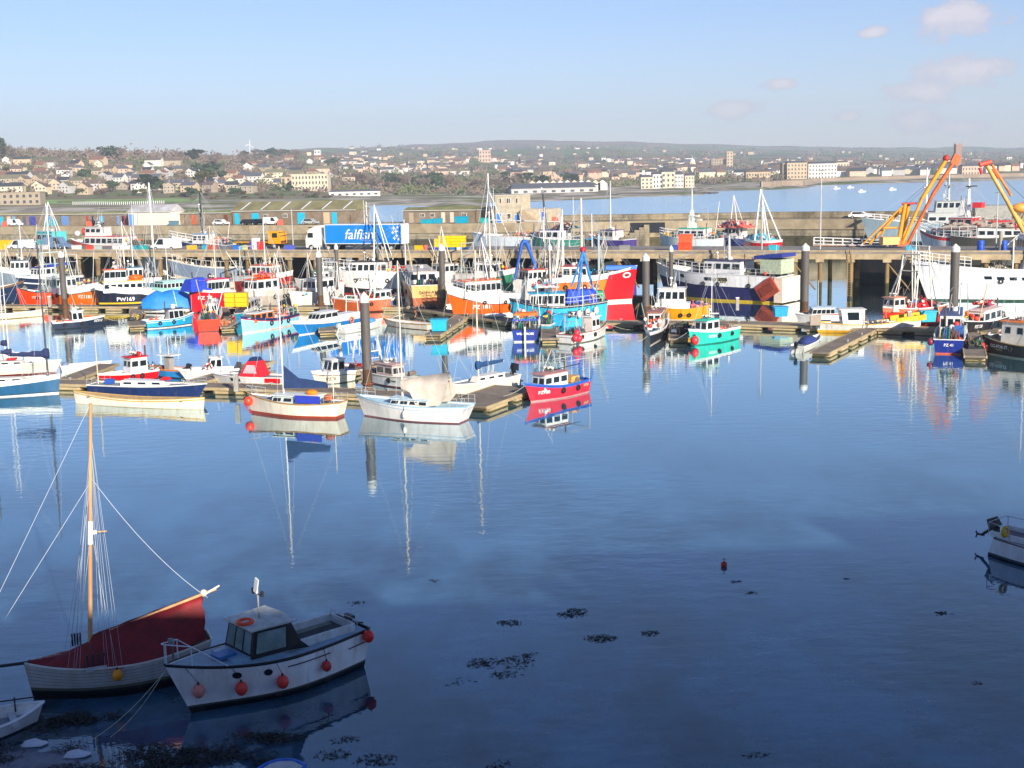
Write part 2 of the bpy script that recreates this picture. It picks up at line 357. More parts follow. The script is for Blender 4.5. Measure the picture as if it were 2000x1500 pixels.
    def name(s, txt, t, dz, size, mat=WHITE, side=None, shear=0., bold=.012, back=None):
        sd_ = side or s.near; vs, fs = text_geo(txt, size, shear, 0); sg = -1 if sd_ > 0 else 1; q = MB()
        def P(tx, tz, e=.02):
            z = s.sheer(t) + dz + tz; zf = max(0, min(1.05, z / s.sheer(t))); xc = -s.L / 2 - s.sr * zf + t * (s.L + (s.rk + s.sr) * zf)
            x = xc + sg * tx; t_ = (x + s.L / 2 + s.sr * zf) / (s.L + (s.rk + s.sr) * zf); t_ = max(0, min(.995, t_)); p = s.surf(sd_, t_, z); p.y += sd_ * e; return p
        if back:
            xs = [v[0] for v in vs]; ys = [v[1] for v in vs]; a, b = min(xs) - size * .15, max(xs) + size * .15; c, d = min(ys) - size * .15, max(ys) + size * .15
            bv = [P(a + (b - a) * i / 6, yy, .012) for i in range(7) for yy in (c, d)]
            fq = [(2 * i, 2 * i + 2, 2 * i + 3, 2 * i + 1) for i in range(6)]; q.add(bv, fq, M(back, .5, 0))
        for k_ in range(5 if bold else 3): q.add([P(v[0] + (k_ % 3 - 1) * size * .022, v[1] + (k_ // 3) * size * .02, .02 + k_ * .002) for v in vs], fs, M(mat, .5, 0))
        return q.build('registration_number' if any(c.isdigit() for c in txt) else 'name_lettering', s.root)
    def tname(s, txt, z, size, mat=WHITE):
        vs, fs = text_geo(txt, size, 0, .01); p = s.surf(1, 0, z); k = s.sr / s.sheer(0)
        q = MB(); q.add([(-s.L / 2 - (z + b) * k - .02, -a, z + b) for a, b in vs], fs, M(mat, .5, 0)); return q.build('name_lettering', s.root)
    def part(s, name, fn, **kw):
        q = MB(); fn(q); return q.build(name, s.root)
    def outboard(s, f=-.03, y=0, z=None, mat=BLACK, k=1., tilt=.5):
        q = MB(); mm = M(mat, .3, .05); x = s.X(f); z = s.sheer(0) if z is None else z
        q.box((x - .12 * k, y, z + .3 * k), (.5 * k, .34 * k, .42 * k), mm, ry=-tilt * .5, tp=.8); q.box((x + .02 * k, y, z - .02 * k), (.2 * k, .25 * k, .3 * k), mm)
        q.tube((x - .1 * k, y, z + .1 * k), (x - .1 * k - .75 * k * math.sin(tilt), y, z + .1 * k - .85 * k * math.cos(tilt)), .07 * k, mm)
        e = Vector((x - .1 * k - .75 * k * math.sin(tilt), y, z + .1 * k - .85 * k * math.cos(tilt))); q.tube(e + Vector((-.2 * k, 0, 0)), e + Vector((.15 * k, 0, 0)), .06 * k, mm, .03 * k)
        for a in (0, 2.1, 4.2): q.box(e + Vector((-.22 * k, math.cos(a) * .1 * k, math.sin(a) * .1 * k)), (.03 * k, .14 * k, .07 * k), mm, rx=a)
        return q.build('outboard_motor', s.root)
    # things lying on the boat: top level
    def rest(s, name, label, cat, p, mb, group=None, rz=0):
        o = mb.build(name); o.location = s.W(p); o.rotation_euler = (0, 0, s.hd + rz); return tag(o, label, cat, group)
    def gear(s, f, w, n, pal, label, name='fishing_gear', cat='fishing gear', dz=0, l=1.5, h=.8, y=0):
        q = MB(); rd = random
        n = int(n * 2); mc = M(pal[len(pal) // 2], .9, .4, 5)
        vs = [(x_ / 6 * l - l / 2, y_ / 4 * w - w / 2, h * .55 * max(0, 1 - (2 * x_ / 6 - 1) ** 2) ** .5 * max(0, 1 - (2 * y_ / 4 - 1) ** 2) ** .5 * rd.uniform(.6, 1.1) - .02) for x_ in range(7) for y_ in range(5)]
        q.add(vs, [(a_ * 5 + b_, (a_ + 1) * 5 + b_, (a_ + 1) * 5 + b_ + 1, a_ * 5 + b_ + 1) for a_ in range(6) for b_ in range(4)], mc)
        for i in range(n):
            c = M(rd.choice(pal), .8, .2); x, yy = rd.uniform(-l, l) / 2, rd.uniform(-w, w) / 2; z = h * .55 * max(0, 1 - (2 * x / l) ** 2) ** .5 * max(0, 1 - (2 * yy / w) ** 2) ** .5 * rd.uniform(.5, 1.15) - .05; k = rd.random()
            if k < .34: q.sph((x, yy, z + .12), rd.uniform(.12, .3), c, (1, 1, rd.uniform(.5, 1)), 7, 5)
            elif k < .6: q.box((x, yy, z + .15), (rd.uniform(.2, .5), rd.uniform(.2, .4), rd.uniform(.12, .35)), c, rd.random() * 3, ry=rd.uniform(-.3, .3))
            elif k < .8: q.torus((x, yy, z + .1), rd.uniform(.12, .28), .05, c, rd.choice('xyz'), 8, 4)
            else: q.tube((x, yy, z), (x + rd.uniform(-.6, .6), yy + rd.uniform(-.6, .6), z + rd.uniform(.2, .9)), .03, c, n=4)
        return s.rest(name, label, cat, (s.X(f), y, s.dk(max(0, min(1, f))) + dz), q, 'fishing gear on the boats')
    def fender(s, t, dz, label, r=.25, mat='#ff4a30', side=None, sq=1.15, name='buoy_fender', drop=.25):
        sd_ = side or s.near; z = s.sheer(t) + dz; p = s.surf(sd_, t, max(z, .05)); p.y += sd_ * r * .95; p.z = z
        g = s.surf(sd_, t, s.sheer(t)); q = MB(); q.sph((0, 0, 0), r, M(mat, .4, .08), (1, 1, sq), 14, 9); q.tube((0, 0, r * sq * .9), (0, 0, r * sq * 1.3), r * .3, M('#1a2030', .5, 0), r * .15)
        gl = g - p; q.tube((0, 0, r * sq * 1.2), tuple(gl), .012, M('#20242c', .7, 0), n=4)
        return s.rest(name, label, 'fender', p, q, 'round fenders hanging on boats')
def kit(b, rd):
    L_, B = b.L, b.B; big = L_ > 9
    if b.nm not in ('trawler', 'fishing_boat', 'ship'): return
    q = MB(); f = rd.choice((.12, .2, .88)); z = b.dk(f); w_ = B * (.3 if f < .5 else .14)
    q.box((b.X(f), 0, z + .25), (.7, w_ * 2, .5), M('#8a9088', .6, .3)); q.tube((b.X(f), -w_, z + .6), (b.X(f), w_, z + .6), .22, M('#7a6a58', .8, .3), n=8); b_ = q.build('winch', b.root)
    q = MB(); f = rd.choice((.3, .7)); q.box((b.X(f), B * .12, b.dk(f) + .15), (.9, .8, .3), M(rd.choice(('#c8c8c0', '#5a6a78', '#a0522a', '#2f6f8f')), .6, .3)); q.build('hatch', b.root)
    z = getattr(b, 'top', None)
    if z:
        x0, x1 = b.hx; q = MB(); q.tube((x0 - .1, B * .16, z - 1.2), (x0 - .1, B * .16, z + .9), .08, M('#5a4a40', .6, .3)); q.build('exhaust_pipe', b.root)
        q = MB(); [q.tube(((x0 + x1) / 2 + rd.uniform(-.6, .6), rd.uniform(-.6, .6), z - .1), ((x0 + x1) / 2 + rd.uniform(-.9, .9), rd.uniform(-.6, .6), z + rd.uniform(.9, 2.4)), .022, M(rd.choice(('#e8e8e8', '#333333'))), n=4) for _ in range(4 if big else 2)]; q.build('aerial', b.root)
        q = MB(); q.tube(((x0 + x1) / 2 - .3, -.3, z), ((x0 + x1) / 2 - .3, -.3, z + .35), .3, M(WHITE), n=10); q.build('life_raft_canister', b.root)
        q = MB(); q.box(((x0 + x1) / 2, 0, z + .2), (.3, 1.1, .1), M('#444444')); [q.sph(((x0 + x1) / 2 + .1, y, z + .3), .13, M('#e8e4d0')) for y in (-.45, 0, .45)]; q.build('lamp_bar', b.root)
    if big:
        hh = 5 if b.nm == 'trawler' else 4; f0 = rd.choice((.12, .3, .78)); z0 = b.dk(f0)
        for s_ in (-1, 1):
            q = MB(); a = Vector((b.X(f0), s_ * B * .2, z0)); e = a + Vector((rd.uniform(-2.5, 2.5), s_ * rd.uniform(.2, 1.6), hh * rd.uniform(.8, 1.5))); q.tube(a, e, .06, M(rd.choice((WHITE, '#c8ccc8', '#d8c8a0', '#9aa8a0')), .5, .2)); q.sag(e, (b.X(min(1, f0 + .3)), 0, z0 + hh * 1.2), .016, M('#b8bcc0', .5, 0), .2, 4); q.build('derrick_pole', b.root)
        q = MB(); f1 = .06; z1 = b.dk(f1) + .7
        for k_ in range(26): q.torus((b.X(f1) + rd.uniform(-.3, .3), rd.uniform(-B * .3, B * .3), z1 + rd.uniform(-.3, .3)), rd.uniform(.3, .6), .07, M(rd.choice(('#3a6a58', '#2f7f6f', '#8a4a38', '#4a4a44', '#3a62a0', '#c8b8a0')), .9, .3), 'y', 9, 4)
        q.build('net_drum', b.root)
        q = MB(); p_ = [b.surf(b.near, t_, b.sheer(t_)) for t_ in (.05, .15, .25, .35)]
        for k_, pp in enumerate(p_): q.tube(pp, pp + Vector((0, 0, 1)), .03, M('#d8dcd8'), n=4)
        q.line([pp + Vector((0, 0, 1)) for pp in p_], .025, M('#d8dcd8'), 4); q.line([pp + Vector((0, 0, .5)) for pp in p_], .02, M('#d8dcd8'), 4); q.build('guard_rail', b.root)
        q = MB(); [q.sph((b.X(f0) + rd.uniform(-1.4, 1.4), rd.uniform(-B * .35, B * .35), b.dk(f0) + rd.uniform(.6, 1.6)), rd.uniform(.16, .3), M(rd.choice((ORANGE, '#f0483a', '#e8a090', WHITE, YEL))), n=8, m=6) for _ in range(9)]; q.build('float_string', b.root)
    n = 3 if big else 2
    for i in range(n):
        t_ = .2 + .5 * (i + rd.random() * .6) / n; p = b.surf(b.near, t_, b.sheer(t_) * .62); q = MB(); q.torus((p.x, p.y + b.near * .12, p.z), .26 if big else .18, .09, M('#1c1c1e', .8, .1), 'y', 12, 6); q.tube((p.x, p.y + b.near * .05, p.z + .25), (p.x, b.surf(b.near, t_, b.sheer(t_)).y, b.sheer(t_)), .015, M('#2a2a2a', .8, 0), n=4); q.build('tyre_fender', b.root)
    if b.mtop and rd.random() < .8:
        q = MB(); rm = M('#b8bcc0', .5, 0); T = b.mtop
        for f, y, k in ((1, 0, 1), (1, 0, .8), (0, .9, 1), (0, -.9, 1), (.3, 1, .75), (.7, 1, .9)): t_ = f; q.sag((b.X(f), y * B / 2, b.sheer(t_)), T - Vector((0, 0, (1 - k) * 3)), .014, rm, rd.choice((.02, .1, .25)), 4)
        q.build('stays', b.root)
    q = MB(); p = b.surf(0, .97, b.sheer(.97)); e = Vector((p.x - .2, 0, p.z)); q.sag(e, (p.x + rd.uniform(.6, 2), rd.choice((-1, 1)) * rd.uniform(1, 2.5), .6), .02, M('#c8c0a8', .9, 0), .2, 6); q.build('mooring_line', b.root)
# ------------------------------------------------------------------ water
def water_mat():
    m = bpy.data.materials.new('sea_water'); m.use_nodes = True; nt = m.node_tree; n = nt.nodes; L = nt.links; b = n['Principled BSDF']
    t = n.new('ShaderNodeTexCoord')
    def noise(scale, st, det=4, rough=.5):
        q = n.new('ShaderNodeMapping'); q.inputs['Scale'].default_value = st; L.new(t.outputs['Object'], q.inputs[0])
        z = n.new('ShaderNodeTexNoise'); z.inputs['Scale'].default_value = scale; z.inputs['Detail'].default_value = det; z.inputs['Roughness'].default_value = rough; L.new(q.outputs[0], z.inputs['Vector']); return z.outputs[0]
    # seabed showing through: soft weed beds under the surface
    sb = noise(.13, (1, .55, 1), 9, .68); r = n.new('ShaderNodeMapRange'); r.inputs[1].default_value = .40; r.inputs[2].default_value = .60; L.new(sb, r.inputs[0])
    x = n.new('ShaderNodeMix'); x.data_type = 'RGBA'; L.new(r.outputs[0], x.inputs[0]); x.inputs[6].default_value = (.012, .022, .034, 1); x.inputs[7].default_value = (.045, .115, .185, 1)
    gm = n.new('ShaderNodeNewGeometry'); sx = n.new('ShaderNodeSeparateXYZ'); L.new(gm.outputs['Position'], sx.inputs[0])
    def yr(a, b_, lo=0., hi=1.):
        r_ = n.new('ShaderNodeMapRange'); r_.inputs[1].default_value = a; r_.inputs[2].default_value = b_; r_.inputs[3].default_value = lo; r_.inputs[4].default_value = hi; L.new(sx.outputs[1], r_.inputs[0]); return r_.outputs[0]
    # sunlit far water painted lighter than shaded near water, open bay beyond the pier
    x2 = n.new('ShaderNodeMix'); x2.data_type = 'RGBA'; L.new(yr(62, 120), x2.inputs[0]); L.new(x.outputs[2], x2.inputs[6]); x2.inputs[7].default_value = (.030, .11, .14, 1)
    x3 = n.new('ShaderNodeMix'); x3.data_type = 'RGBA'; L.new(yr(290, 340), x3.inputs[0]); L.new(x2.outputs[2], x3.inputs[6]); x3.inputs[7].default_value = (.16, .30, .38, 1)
    n.remove(b); df = n.new('ShaderNodeBsdfDiffuse'); gl_ = n.new('ShaderNodeBsdfGlossy'); gl_.inputs['Color'].default_value = (.90, .99, 1, 1); mixs = n.new('ShaderNodeMixShader'); fr = n.new('ShaderNodeFresnel'); fr.inputs['IOR'].default_value = 1.34
    fm = n.new('ShaderNodeMath'); fm.operation = 'MULTIPLY'; fm.use_clamp = True; L.new(fr.outputs[0], fm.inputs[0]); fm.inputs[1].default_value = 1.85
    L.new(fm.outputs[0], mixs.inputs[0]); L.new(df.outputs[0], mixs.inputs[1]); L.new(gl_.outputs[0], mixs.inputs[2]); L.new(mixs.outputs[0], n['Material Output'].inputs['Surface'])
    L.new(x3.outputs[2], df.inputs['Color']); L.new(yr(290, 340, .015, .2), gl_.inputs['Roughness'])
    a1 = noise(1.1, (.55, 1.0, 1), 3, .5); a2 = noise(5.0, (.5, 1.1, 1), 2, .5); a3 = noise(.045, (.7, .5, 1), 5, .6)
    s = n.new('ShaderNodeMath'); s.operation = 'MULTIPLY_ADD'; L.new(a2, s.inputs[0]); s.inputs[1].default_value = .16; L.new(a1, s.inputs[2])
    st_ = n.new('ShaderNodeMapRange'); st_.inputs[1].default_value = .42; st_.inputs[2].default_value = .62; st_.inputs[3].default_value = .12; st_.inputs[4].default_value = 1.25; L.new(a3, st_.inputs[0])
    u = n.new('ShaderNodeBump'); u.inputs['Distance'].default_value = .055; L.new(s.outputs[0], u.inputs['Height'])
    k = n.new('ShaderNodeMath'); k.operation = 'MULTIPLY'; L.new(st_.outputs[0], k.inputs[0]); k.inputs[1].default_value = .33; L.new(k.outputs[0], u.inputs['Strength'])
    [L.new(u.outputs[0], z_.inputs['Normal']) for z_ in (df, gl_, fr)]; return m
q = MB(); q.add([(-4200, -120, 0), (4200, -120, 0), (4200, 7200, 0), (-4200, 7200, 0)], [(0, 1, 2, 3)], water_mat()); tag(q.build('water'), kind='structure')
# ------------------------------------------------------------------ land behind the bay
def zy(u, D, y): return H - (y - hor(u)) * D / (F * 1.028)
PR = [(-400, [(420, -3), (500, 456), (760, 415), (850, 404), (920, 393), (1000, 379), (1150, 354), (1300, 330), (1450, 308), (1600, 300), (1900, 303), (7500, 360)]),
      (0, [(420, -3), (500, 447), (780, 412), (850, 402), (920, 390), (1000, 376), (1150, 352), (1300, 328), (1450, 308), (1600, 303), (1900, 306), (7500, 350)]),
      (300, [(420, -3), (500, 440), (750, 410), (850, 398), (950, 382), (1100, 362), (1300, 335), (1500, 309), (1700, 301), (2000, 303), (7500, 340)]),
      (600, [(470, -3), (560, 423), (760, 404), (850, 392), (950, 380), (1150, 362), (1500, 335), (1900, 310), (2300, 299), (4000, 297), (6500, 294), (7500, 300)]),
      (720, [(710, -3), (770, 402), (900, 388), (1050, 378), (1400, 352), (2000, 325), (3000, 305), (5000, 293), (6500, 289), (7500, 300)]),
      (900, [(600, -3), (650, 408.5), (720, 397), (900, 387), (1100, 376), (1400, 356), (2000, 331), (3000, 306), (4500, 291), (6500, 278), (7500, 290)]),
      (1030, [(700, -3), (790, 391), (1000, 380), (1200, 370), (1500, 353), (2200, 328), (3000, 306), (4500, 292), (6500, 272), (7500, 284)]),
      (1200, [(770, -3), (800, 388), (950, 379), (1100, 370), (1300, 362), (1700, 345), (2400, 321), (3200, 301), (5000, 288), (6500, 276), (7500, 290)]),
      (1350, [(800, -3), (835, 382), (1000, 373), (1150, 364), (1500, 351), (2200, 326), (3200, 304), (5000, 291), (6500, 280), (7500, 290)]),
      (1480, [(920, -3), (960, 370), (1100, 359), (1250, 352), (1700, 339), (2400, 323), (3400, 306), (5000, 293), (6500, 285), (7500, 290)]),
      (1750, [(1080, -3), (1120, 357), (1180, 349), (1300, 344), (1800, 332), (2600, 320), (3800, 305), (5200, 295), (6500, 288), (7500, 295)]),
      (2000, [(1095, -3), (1130, 350.5), (1200, 343), (1400, 338), (1800, 329), (2600, 316), (3800, 305), (5200, 297), (6500, 290), (7500, 296)]),
      (2400, [(1095, -3), (1130, 342), (1200, 334), (1400, 328), (1800, 320), (2600, 307), (3800, 296), (5200, 288), (6500, 281), (7500, 290)])]
PZ = [(u, [(D, (v if i == 0 else max(zy(u, D, v), .6))) for i, (D, v) in enumerate(p)]) for u, p in PR]
def prof(p, D):
    if D <= p[0][0]: return p[0][1]
    for (a, x), (b, y) in zip(p, p[1:]):
        if D <= b: return x + (y - x) * (D - a) / (b - a)
    return p[-1][1]
def gz(u, D):
    u = max(-399, min(2399, u))
    for (a, p), (b, q) in zip(PZ, PZ[1:]):
        if u <= b:
            k = (u - a) / (b - a); k = k * k * (3 - 2 * k) * .4 + k * .6; z = prof(p, D) * (1 - k) + prof(q, D) * k; break
    X = (u - 1000) / F * D
    if z > 0: z += NZ.noise(Vector((X * .006, D * .006, 1))) * min(6, z * .12) + NZ.noise(Vector((X * .04, D * .04, 3))) * min(.5, z * .2)
    if z > 60: z += NZ.fractal(Vector((X * .0011, D * .0012, 9)), .7, 2.1, 4) * 14
    if z < 4: z += NZ.noise(Vector((X * .02, D * .03, 5))) * 1.1
    return z
def gp(u, D, dz=0): return Vector(((u - 1000) / F * D, D, gz(u, D) + dz))
def land_mat():
    m = bpy.data.materials.new('land'); m.use_nodes = True; nt = m.node_tree; n = nt.nodes; L = nt.links; b = n['Principled BSDF']; b.inputs['Roughness'].default_value = .95; b.inputs['Specular IOR Level'].default_value = .1
    g = n.new('ShaderNodeNewGeometry'); s = n.new('ShaderNodeSeparateXYZ'); L.new(g.outputs['Position'], s.inputs[0])
    def noise(scale, st=(1, 1, 0), det=6):
        q = n.new('ShaderNodeMapping'); q.inputs['Scale'].default_value = st; L.new(g.outputs['Position'], q.inputs[0]); z = n.new('ShaderNodeTexNoise'); z.inputs['Scale'].default_value = scale; z.inputs['Detail'].default_value = det; L.new(q.outputs[0], z.inputs['Vector']); return z.outputs[0]
    def rng(v, a, b_):
        r = n.new('ShaderNodeMapRange'); r.inputs[1].default_value = a; r.inputs[2].default_value = b_; L.new(v, r.inputs[0]); return r.outputs[0]
    def mix(f, a, b_):
        x = n.new('ShaderNodeMix'); x.data_type = 'RGBA'; L.new(f, x.inputs[0])
        for i, v in ((6, a), (7, b_)):
            if isinstance(v, tuple): x.inputs[i].default_value = (*v, 1)
            else: L.new(v, x.inputs[i])
        return x.outputs[2]
    rock = mix(rng(noise(.05, (1, .3, 0)), .42, .58), (.28, .23, .18), (.56, .48, .38))
    rock = mix(rng(noise(.02, (.6, 1.6, 0)), .50, .58), rock, (.16, .18, .05))
    rock = mix(rng(noise(.009, (.7, 2, 0)), .60, .66), rock, (.5, .43, .34))
    scrub = mix(rng(noise(.02), .4, .6), (.23, .17, .105), (.16, .19, .075))
    vo = n.new('ShaderNodeTexVoronoi'); vo.inputs['Scale'].default_value = .0065; q = n.new('ShaderNodeMapping'); q.inputs['Scale'].default_value = (1, .35, 0); L.new(g.outputs['Position'], q.inputs[0]); L.new(q.outputs[0], vo.inputs['Vector'])
    sc2 = n.new('ShaderNodeSeparateColor'); L.new(vo.outputs['Color'], sc2.inputs[0])
    field = mix(rng(sc2.outputs[0], .2, .7), (.13, .20, .065), (.22, .20, .11)); field = mix(rng(noise(.004, (1, .5, 0)), .5, .6), field, (.08, .07, .04))
    moor = mix(rng(noise(.003, (1, .5, 0)), .4, .6), (.17, .10, .07), (.26, .15, .09))
    far = mix(rng(s.outputs[2], 85, 125), field, moor)
    near = mix(rng(s.outputs[1], 2300, 3200), scrub, far)
    L.new(mix(rng(s.outputs[2], 2.0, 3.6), rock, near), b.inputs['Base Color']); return m
us = [-400 + 20 * i for i in range(141)]
Ds = [410 + 12 * i for i in range(72)]
while Ds[-1] < 7500: Ds.append(Ds[-1] * 1.035)
q = MB(); q.add([gp(u, D) for D in Ds for u in us], [(j * 141 + i, j * 141 + i + 1, (j + 1) * 141 + i + 1, (j + 1) * 141 + i) for j in range(len(Ds) - 1) for i in range(140)], land_mat(), True)
tag(q.build('hills'), kind='structure')
# promenade grass field on the left and a pale beach strip
q = MB(); GR = M('#93ae5e', .9, .3, .05, k=.9); vs = []
for i in range(25):
    u = 95 + i * 13
    for j, D in enumerate((850, 880, 910)): vs.append(gp(u, D, .25))
q.add(vs, [(i * 3 + j, i * 3 + 3 + j, i * 3 + 4 + j, i * 3 + 1 + j) for i in range(24) for j in range(2)], GR, True); tag(q.build('grass'), kind='structure')
def shore_y(u):
    for k in range(200):
        D = 620 + k * 5
        if gz(u, D) > .3: return D
    return 1600
q = MB(); SA = M('#d9c7b0', .95, .1, .05, k=.75); vs = []
for i in range(40):
    u = 1100 + i * 24; D = shore_y(u)
    D += 70 if u < 1500 else 22
    for dD in (0, 14, 30): vs.append(gp(u, D + dD, .35))
q.add(vs, [(i * 3 + j, i * 3 + 3 + j, i * 3 + 4 + j, i * 3 + 1 + j) for i in range(39) for j in range(2)], SA, True); tag(q.build('beach'), kind='structure')
# promenade sea wall right
wl = M('#b09c88', .9, .25, .1, k=.75)
t = empty('sea_wall', gp(1600, 1220)); tag(t, 'long brown sea wall carrying the promenade in front of the white seafront hotels', 'sea wall')
q = MB(); pw = []
for i in range(30):
    u = 1490 + i * 20; D = shore_y(u) + 50; pw.append(gp(u, D))
for a, b in zip(pw, pw[1:]):
    d = (b - a).normalized(); nn = Vector((-d.y, d.x, 0)) * 5
    q.add([(a.x, a.y, 0), (b.x, b.y, 0), (b.x, b.y, b.z * 0 + 5.2), (a.x, a.y, 5.2), (a.x + nn.x, a.y + nn.y, 5.2), (b.x + nn.x, b.y + nn.y, 5.2), (b.x + nn.x, b.y + nn.y, 0), (a.x + nn.x, a.y + nn.y, 0)], [(0, 1, 2, 3), (3, 2, 5, 4), (4, 5, 6, 7)], wl)
o = q.build('wall_face', t); o.location = -t.location

# ------------------------------------------------------------------ line helpers
class Line:
    def __init__(s, A, B): s.A = Vector(A); s.B = Vector(B); d = s.B - s.A; d.z = 0; s.n = d.normalized(); s.len = d.length; s.back = Vector((-s.n.y, s.n.x, 0)); s.rz = math.atan2(s.n.y, s.n.x); s.back = s.back if s.back.y > 0 else -s.back
    def p(s, k, off=0, z=0): return s.A + (s.B - s.A) * (k / s.len) + s.back * off + Vector((0, 0, z))
    def px(s, x, off=0, z=0):
        a, b = -200., s.len + 200
        for _ in range(40):
            m_ = (a + b) / 2
            if proj(s.p(m_, off, z))[0] < x: a = m_
            else: b = m_
        return s.p(a, off, z)
ZD = 6.7
J = Line(at(-260, 489, ZD), at(2260, 493, ZD))
JW = 13.
conc = M('#a39a90', .9, .3, .5, k=.7); beam = M('#cbb48e', .9, .35, .8, k=.75); timber = M('#a98a5c', .9, .5, 1.2, k=.6, st=(1, 1, .3)); weedm = M('#4a4a2a', .9, .4, 2, k=.6)
t = empty('jetty', J.p(0) * 1); t.location.z = 0; tag(t, 'long concrete jetty on timber and concrete piles behind the moored boats', 'jetty'); tj = t
def rel(q, name, par=None):
    o = q.build(name, par or tj); o.location = -tj.location; return o
q = MB(); q.add([J.p(0), J.p(J.len), J.p(J.len, JW), J.p(0, JW), J.p(0, 0, -.35), J.p(J.len, 0, -.35), J.p(J.len, JW, -.35), J.p(0, JW, -.35)], [(0, 1, 2, 3), (7, 6, 5, 4), (0, 4, 5, 1), (1, 5, 6, 2), (2, 6, 7, 3), (3, 7, 4, 0)], conc); rel(q, 'deck_slab')
q = MB()
def barl(q, k0, k1, off, w_, z0, z1, mt, L_=J):
    a, b, c, d = L_.p(k0, off), L_.p(k1, off), L_.p(k1, off + w_), L_.p(k0, off + w_)
    q.add([(v.x, v.y, z0) for v in (a, b, c, d)] + [(v.x, v.y, z1) for v in (a, b, c, d)], [(3, 2, 1, 0), (4, 5, 6, 7), (0, 1, 5, 4), (1, 2, 6, 5), (2, 3, 7, 6), (3, 0, 4, 7)], mt)
barl(q, 0, J.len, -.15, .6, ZD - 1.05, ZD - .3, beam); barl(q, 0, J.len, JW - .5, .6, ZD - 1.05, ZD - .3, beam); barl(q, 0, J.len, 0.02, .3, ZD + .02, ZD + .22, beam); rel(q, 'edge_beam')
dkw = M('#4a443c', .95, .5, .8, k=.55); kx = 0.; rs = random.Random(3); jl = (J.px(1515) - J.A).length
while kx < jl:
    w_ = rs.uniform(3, 7); q = MB(); barl(q, kx, min(jl, kx + w_), JW * .7 + rs.uniform(-.3, .3), .3, rs.uniform(.3, .9), ZD - .4, dkw); rel(q, 'wave_screen'); kx += w_ + rs.choice((.1, .1, 1.4))  # dark panels added to blacken the gaps under the jetty deck
k = 2.; i = 0
while k < J.len and i < 48:
    for off in (.3, JW * .55):
        q = MB(); p = J.p(k + random.uniform(-.5, .5), off); r = .32 if (i % 3) else .42
        q.tube((p.x, p.y, -1), (p.x, p.y, 2.3), r, weedm, r, 8, False); q.tube((p.x, p.y, 2.3), (p.x, p.y, ZD - 1.0), r, timber, r * .95, 8, False); q.box((p.x, p.y, ZD - 1.25), (1.1, 1.1, .45), beam, J.rz); rel(q, 'pile')
    if i % 3 == 1:
        q = MB(); a, b = J.p(k, .4), J.p(k + 3.6, .4); q.tube((a.x, a.y, ZD - 1.2), (b.x, b.y, 1.2), .12, timber); rel(q, 'brace')
    k += 4.4; i += 1
q = MB(); p = J.px(1660, -.35); zl = ZD
for s_ in (-.28, .28):
    a = p + J.n * s_; q.tube((a.x, a.y, .3), (a.x, a.y, ZD + .4), .05, M('#b09060', .8, .1))
for j in range(20):
    a, b = p - J.n * .28, p + J.n * .28; z = .5 + j * .33; q.tube((a.x, a.y, z), (b.x, b.y, z), .03, M('#b09060', .8, .1))
rel(q, 'ladder')
# stone pier
NPp = [at(-400, 444, ZD), at(-40, 443.5, ZD), at(500, 441, ZD), at(1060, 436, ZD), at(1500, 429.5, ZD), at(2400, 427, ZD)]
def stonemat(a, b_, dark, nm):
    m = bpy.data.materials.new(nm); m.use_nodes = True; nt = m.node_tree; n = nt.nodes; L = nt.links; p = n['Principled BSDF']; p.inputs['Roughness'].default_value = .95; p.inputs['Specular IOR Level'].default_value = .15
    g = n.new('ShaderNodeNewGeometry'); s = n.new('ShaderNodeSeparateXYZ'); L.new(g.outputs['Position'], s.inputs[0]); c = n.new('ShaderNodeCombineXYZ'); L.new(s.outputs[0], c.inputs[0]); L.new(s.outputs[2], c.inputs[1]); L.new(s.outputs[1], c.inputs[2])
    k = n.new('ShaderNodeTexBrick'); k.inputs['Scale'].default_value = 1.; k.inputs['Brick Width'].default_value = 1.7; k.inputs['Row Height'].default_value = .62; k.inputs['Mortar Size'].default_value = .03; k.inputs['Color1'].default_value = (*a, 1); k.inputs['Color2'].default_value = (*b_, 1); k.inputs['Mortar'].default_value = (*dark, 1); L.new(c.outputs[0], k.inputs['Vector'])
    def nz_(sc, st, lo, hi):
        q = n.new('ShaderNodeMapping'); q.inputs['Scale'].default_value = st; L.new(g.outputs['Position'], q.inputs[0]); z = n.new('ShaderNodeTexNoise'); z.inputs['Scale'].default_value = sc; z.inputs['Detail'].default_value = 8; z.inputs['Roughness'].default_value = .7; L.new(q.outputs[0], z.inputs['Vector']); r = n.new('ShaderNodeMapRange'); r.inputs[1].default_value = lo; r.inputs[2].default_value = hi; L.new(z.outputs[0], r.inputs[0]); return r.outputs[0]
    x = n.new('ShaderNodeMix'); x.data_type = 'RGBA'; L.new(nz_(.5, (1, 1, .3), .45, .62), x.inputs[0]); L.new(k.outputs[0], x.inputs[6]); x.inputs[7].default_value = (*dark, 1)
    y = n.new('ShaderNodeMix'); y.data_type = 'RGBA'; L.new(nz_(.09, (1, 1, .5), .5, .62), y.inputs[0]); L.new(x.outputs[2], y.inputs[6]); y.inputs[7].default_value = (a[0] * 1.25, a[1] * 1.2, a[2] * 1.05, 1)
    L.new(y.outputs[2], p.inputs['Base Color']); u = n.new('ShaderNodeBump'); u.inputs['Strength'].default_value = .6; u.inputs['Distance'].default_value = .08; L.new(k.outputs['Fac'], u.inputs['Height']); u.invert = True; L.new(u.outputs[0], p.inputs['Normal']); return m
stone = stonemat((.36, .30, .20), (.26, .21, .14), (.13, .105, .07), 'granite_blocks'); stone2 = stonemat((.30, .25, .18), (.22, .18, .125), (.12, .10, .065), 'parapet_blocks'); algst = stonemat((.10, .085, .05), (.075, .06, .035), (.035, .033, .018), 'weedy_blocks')
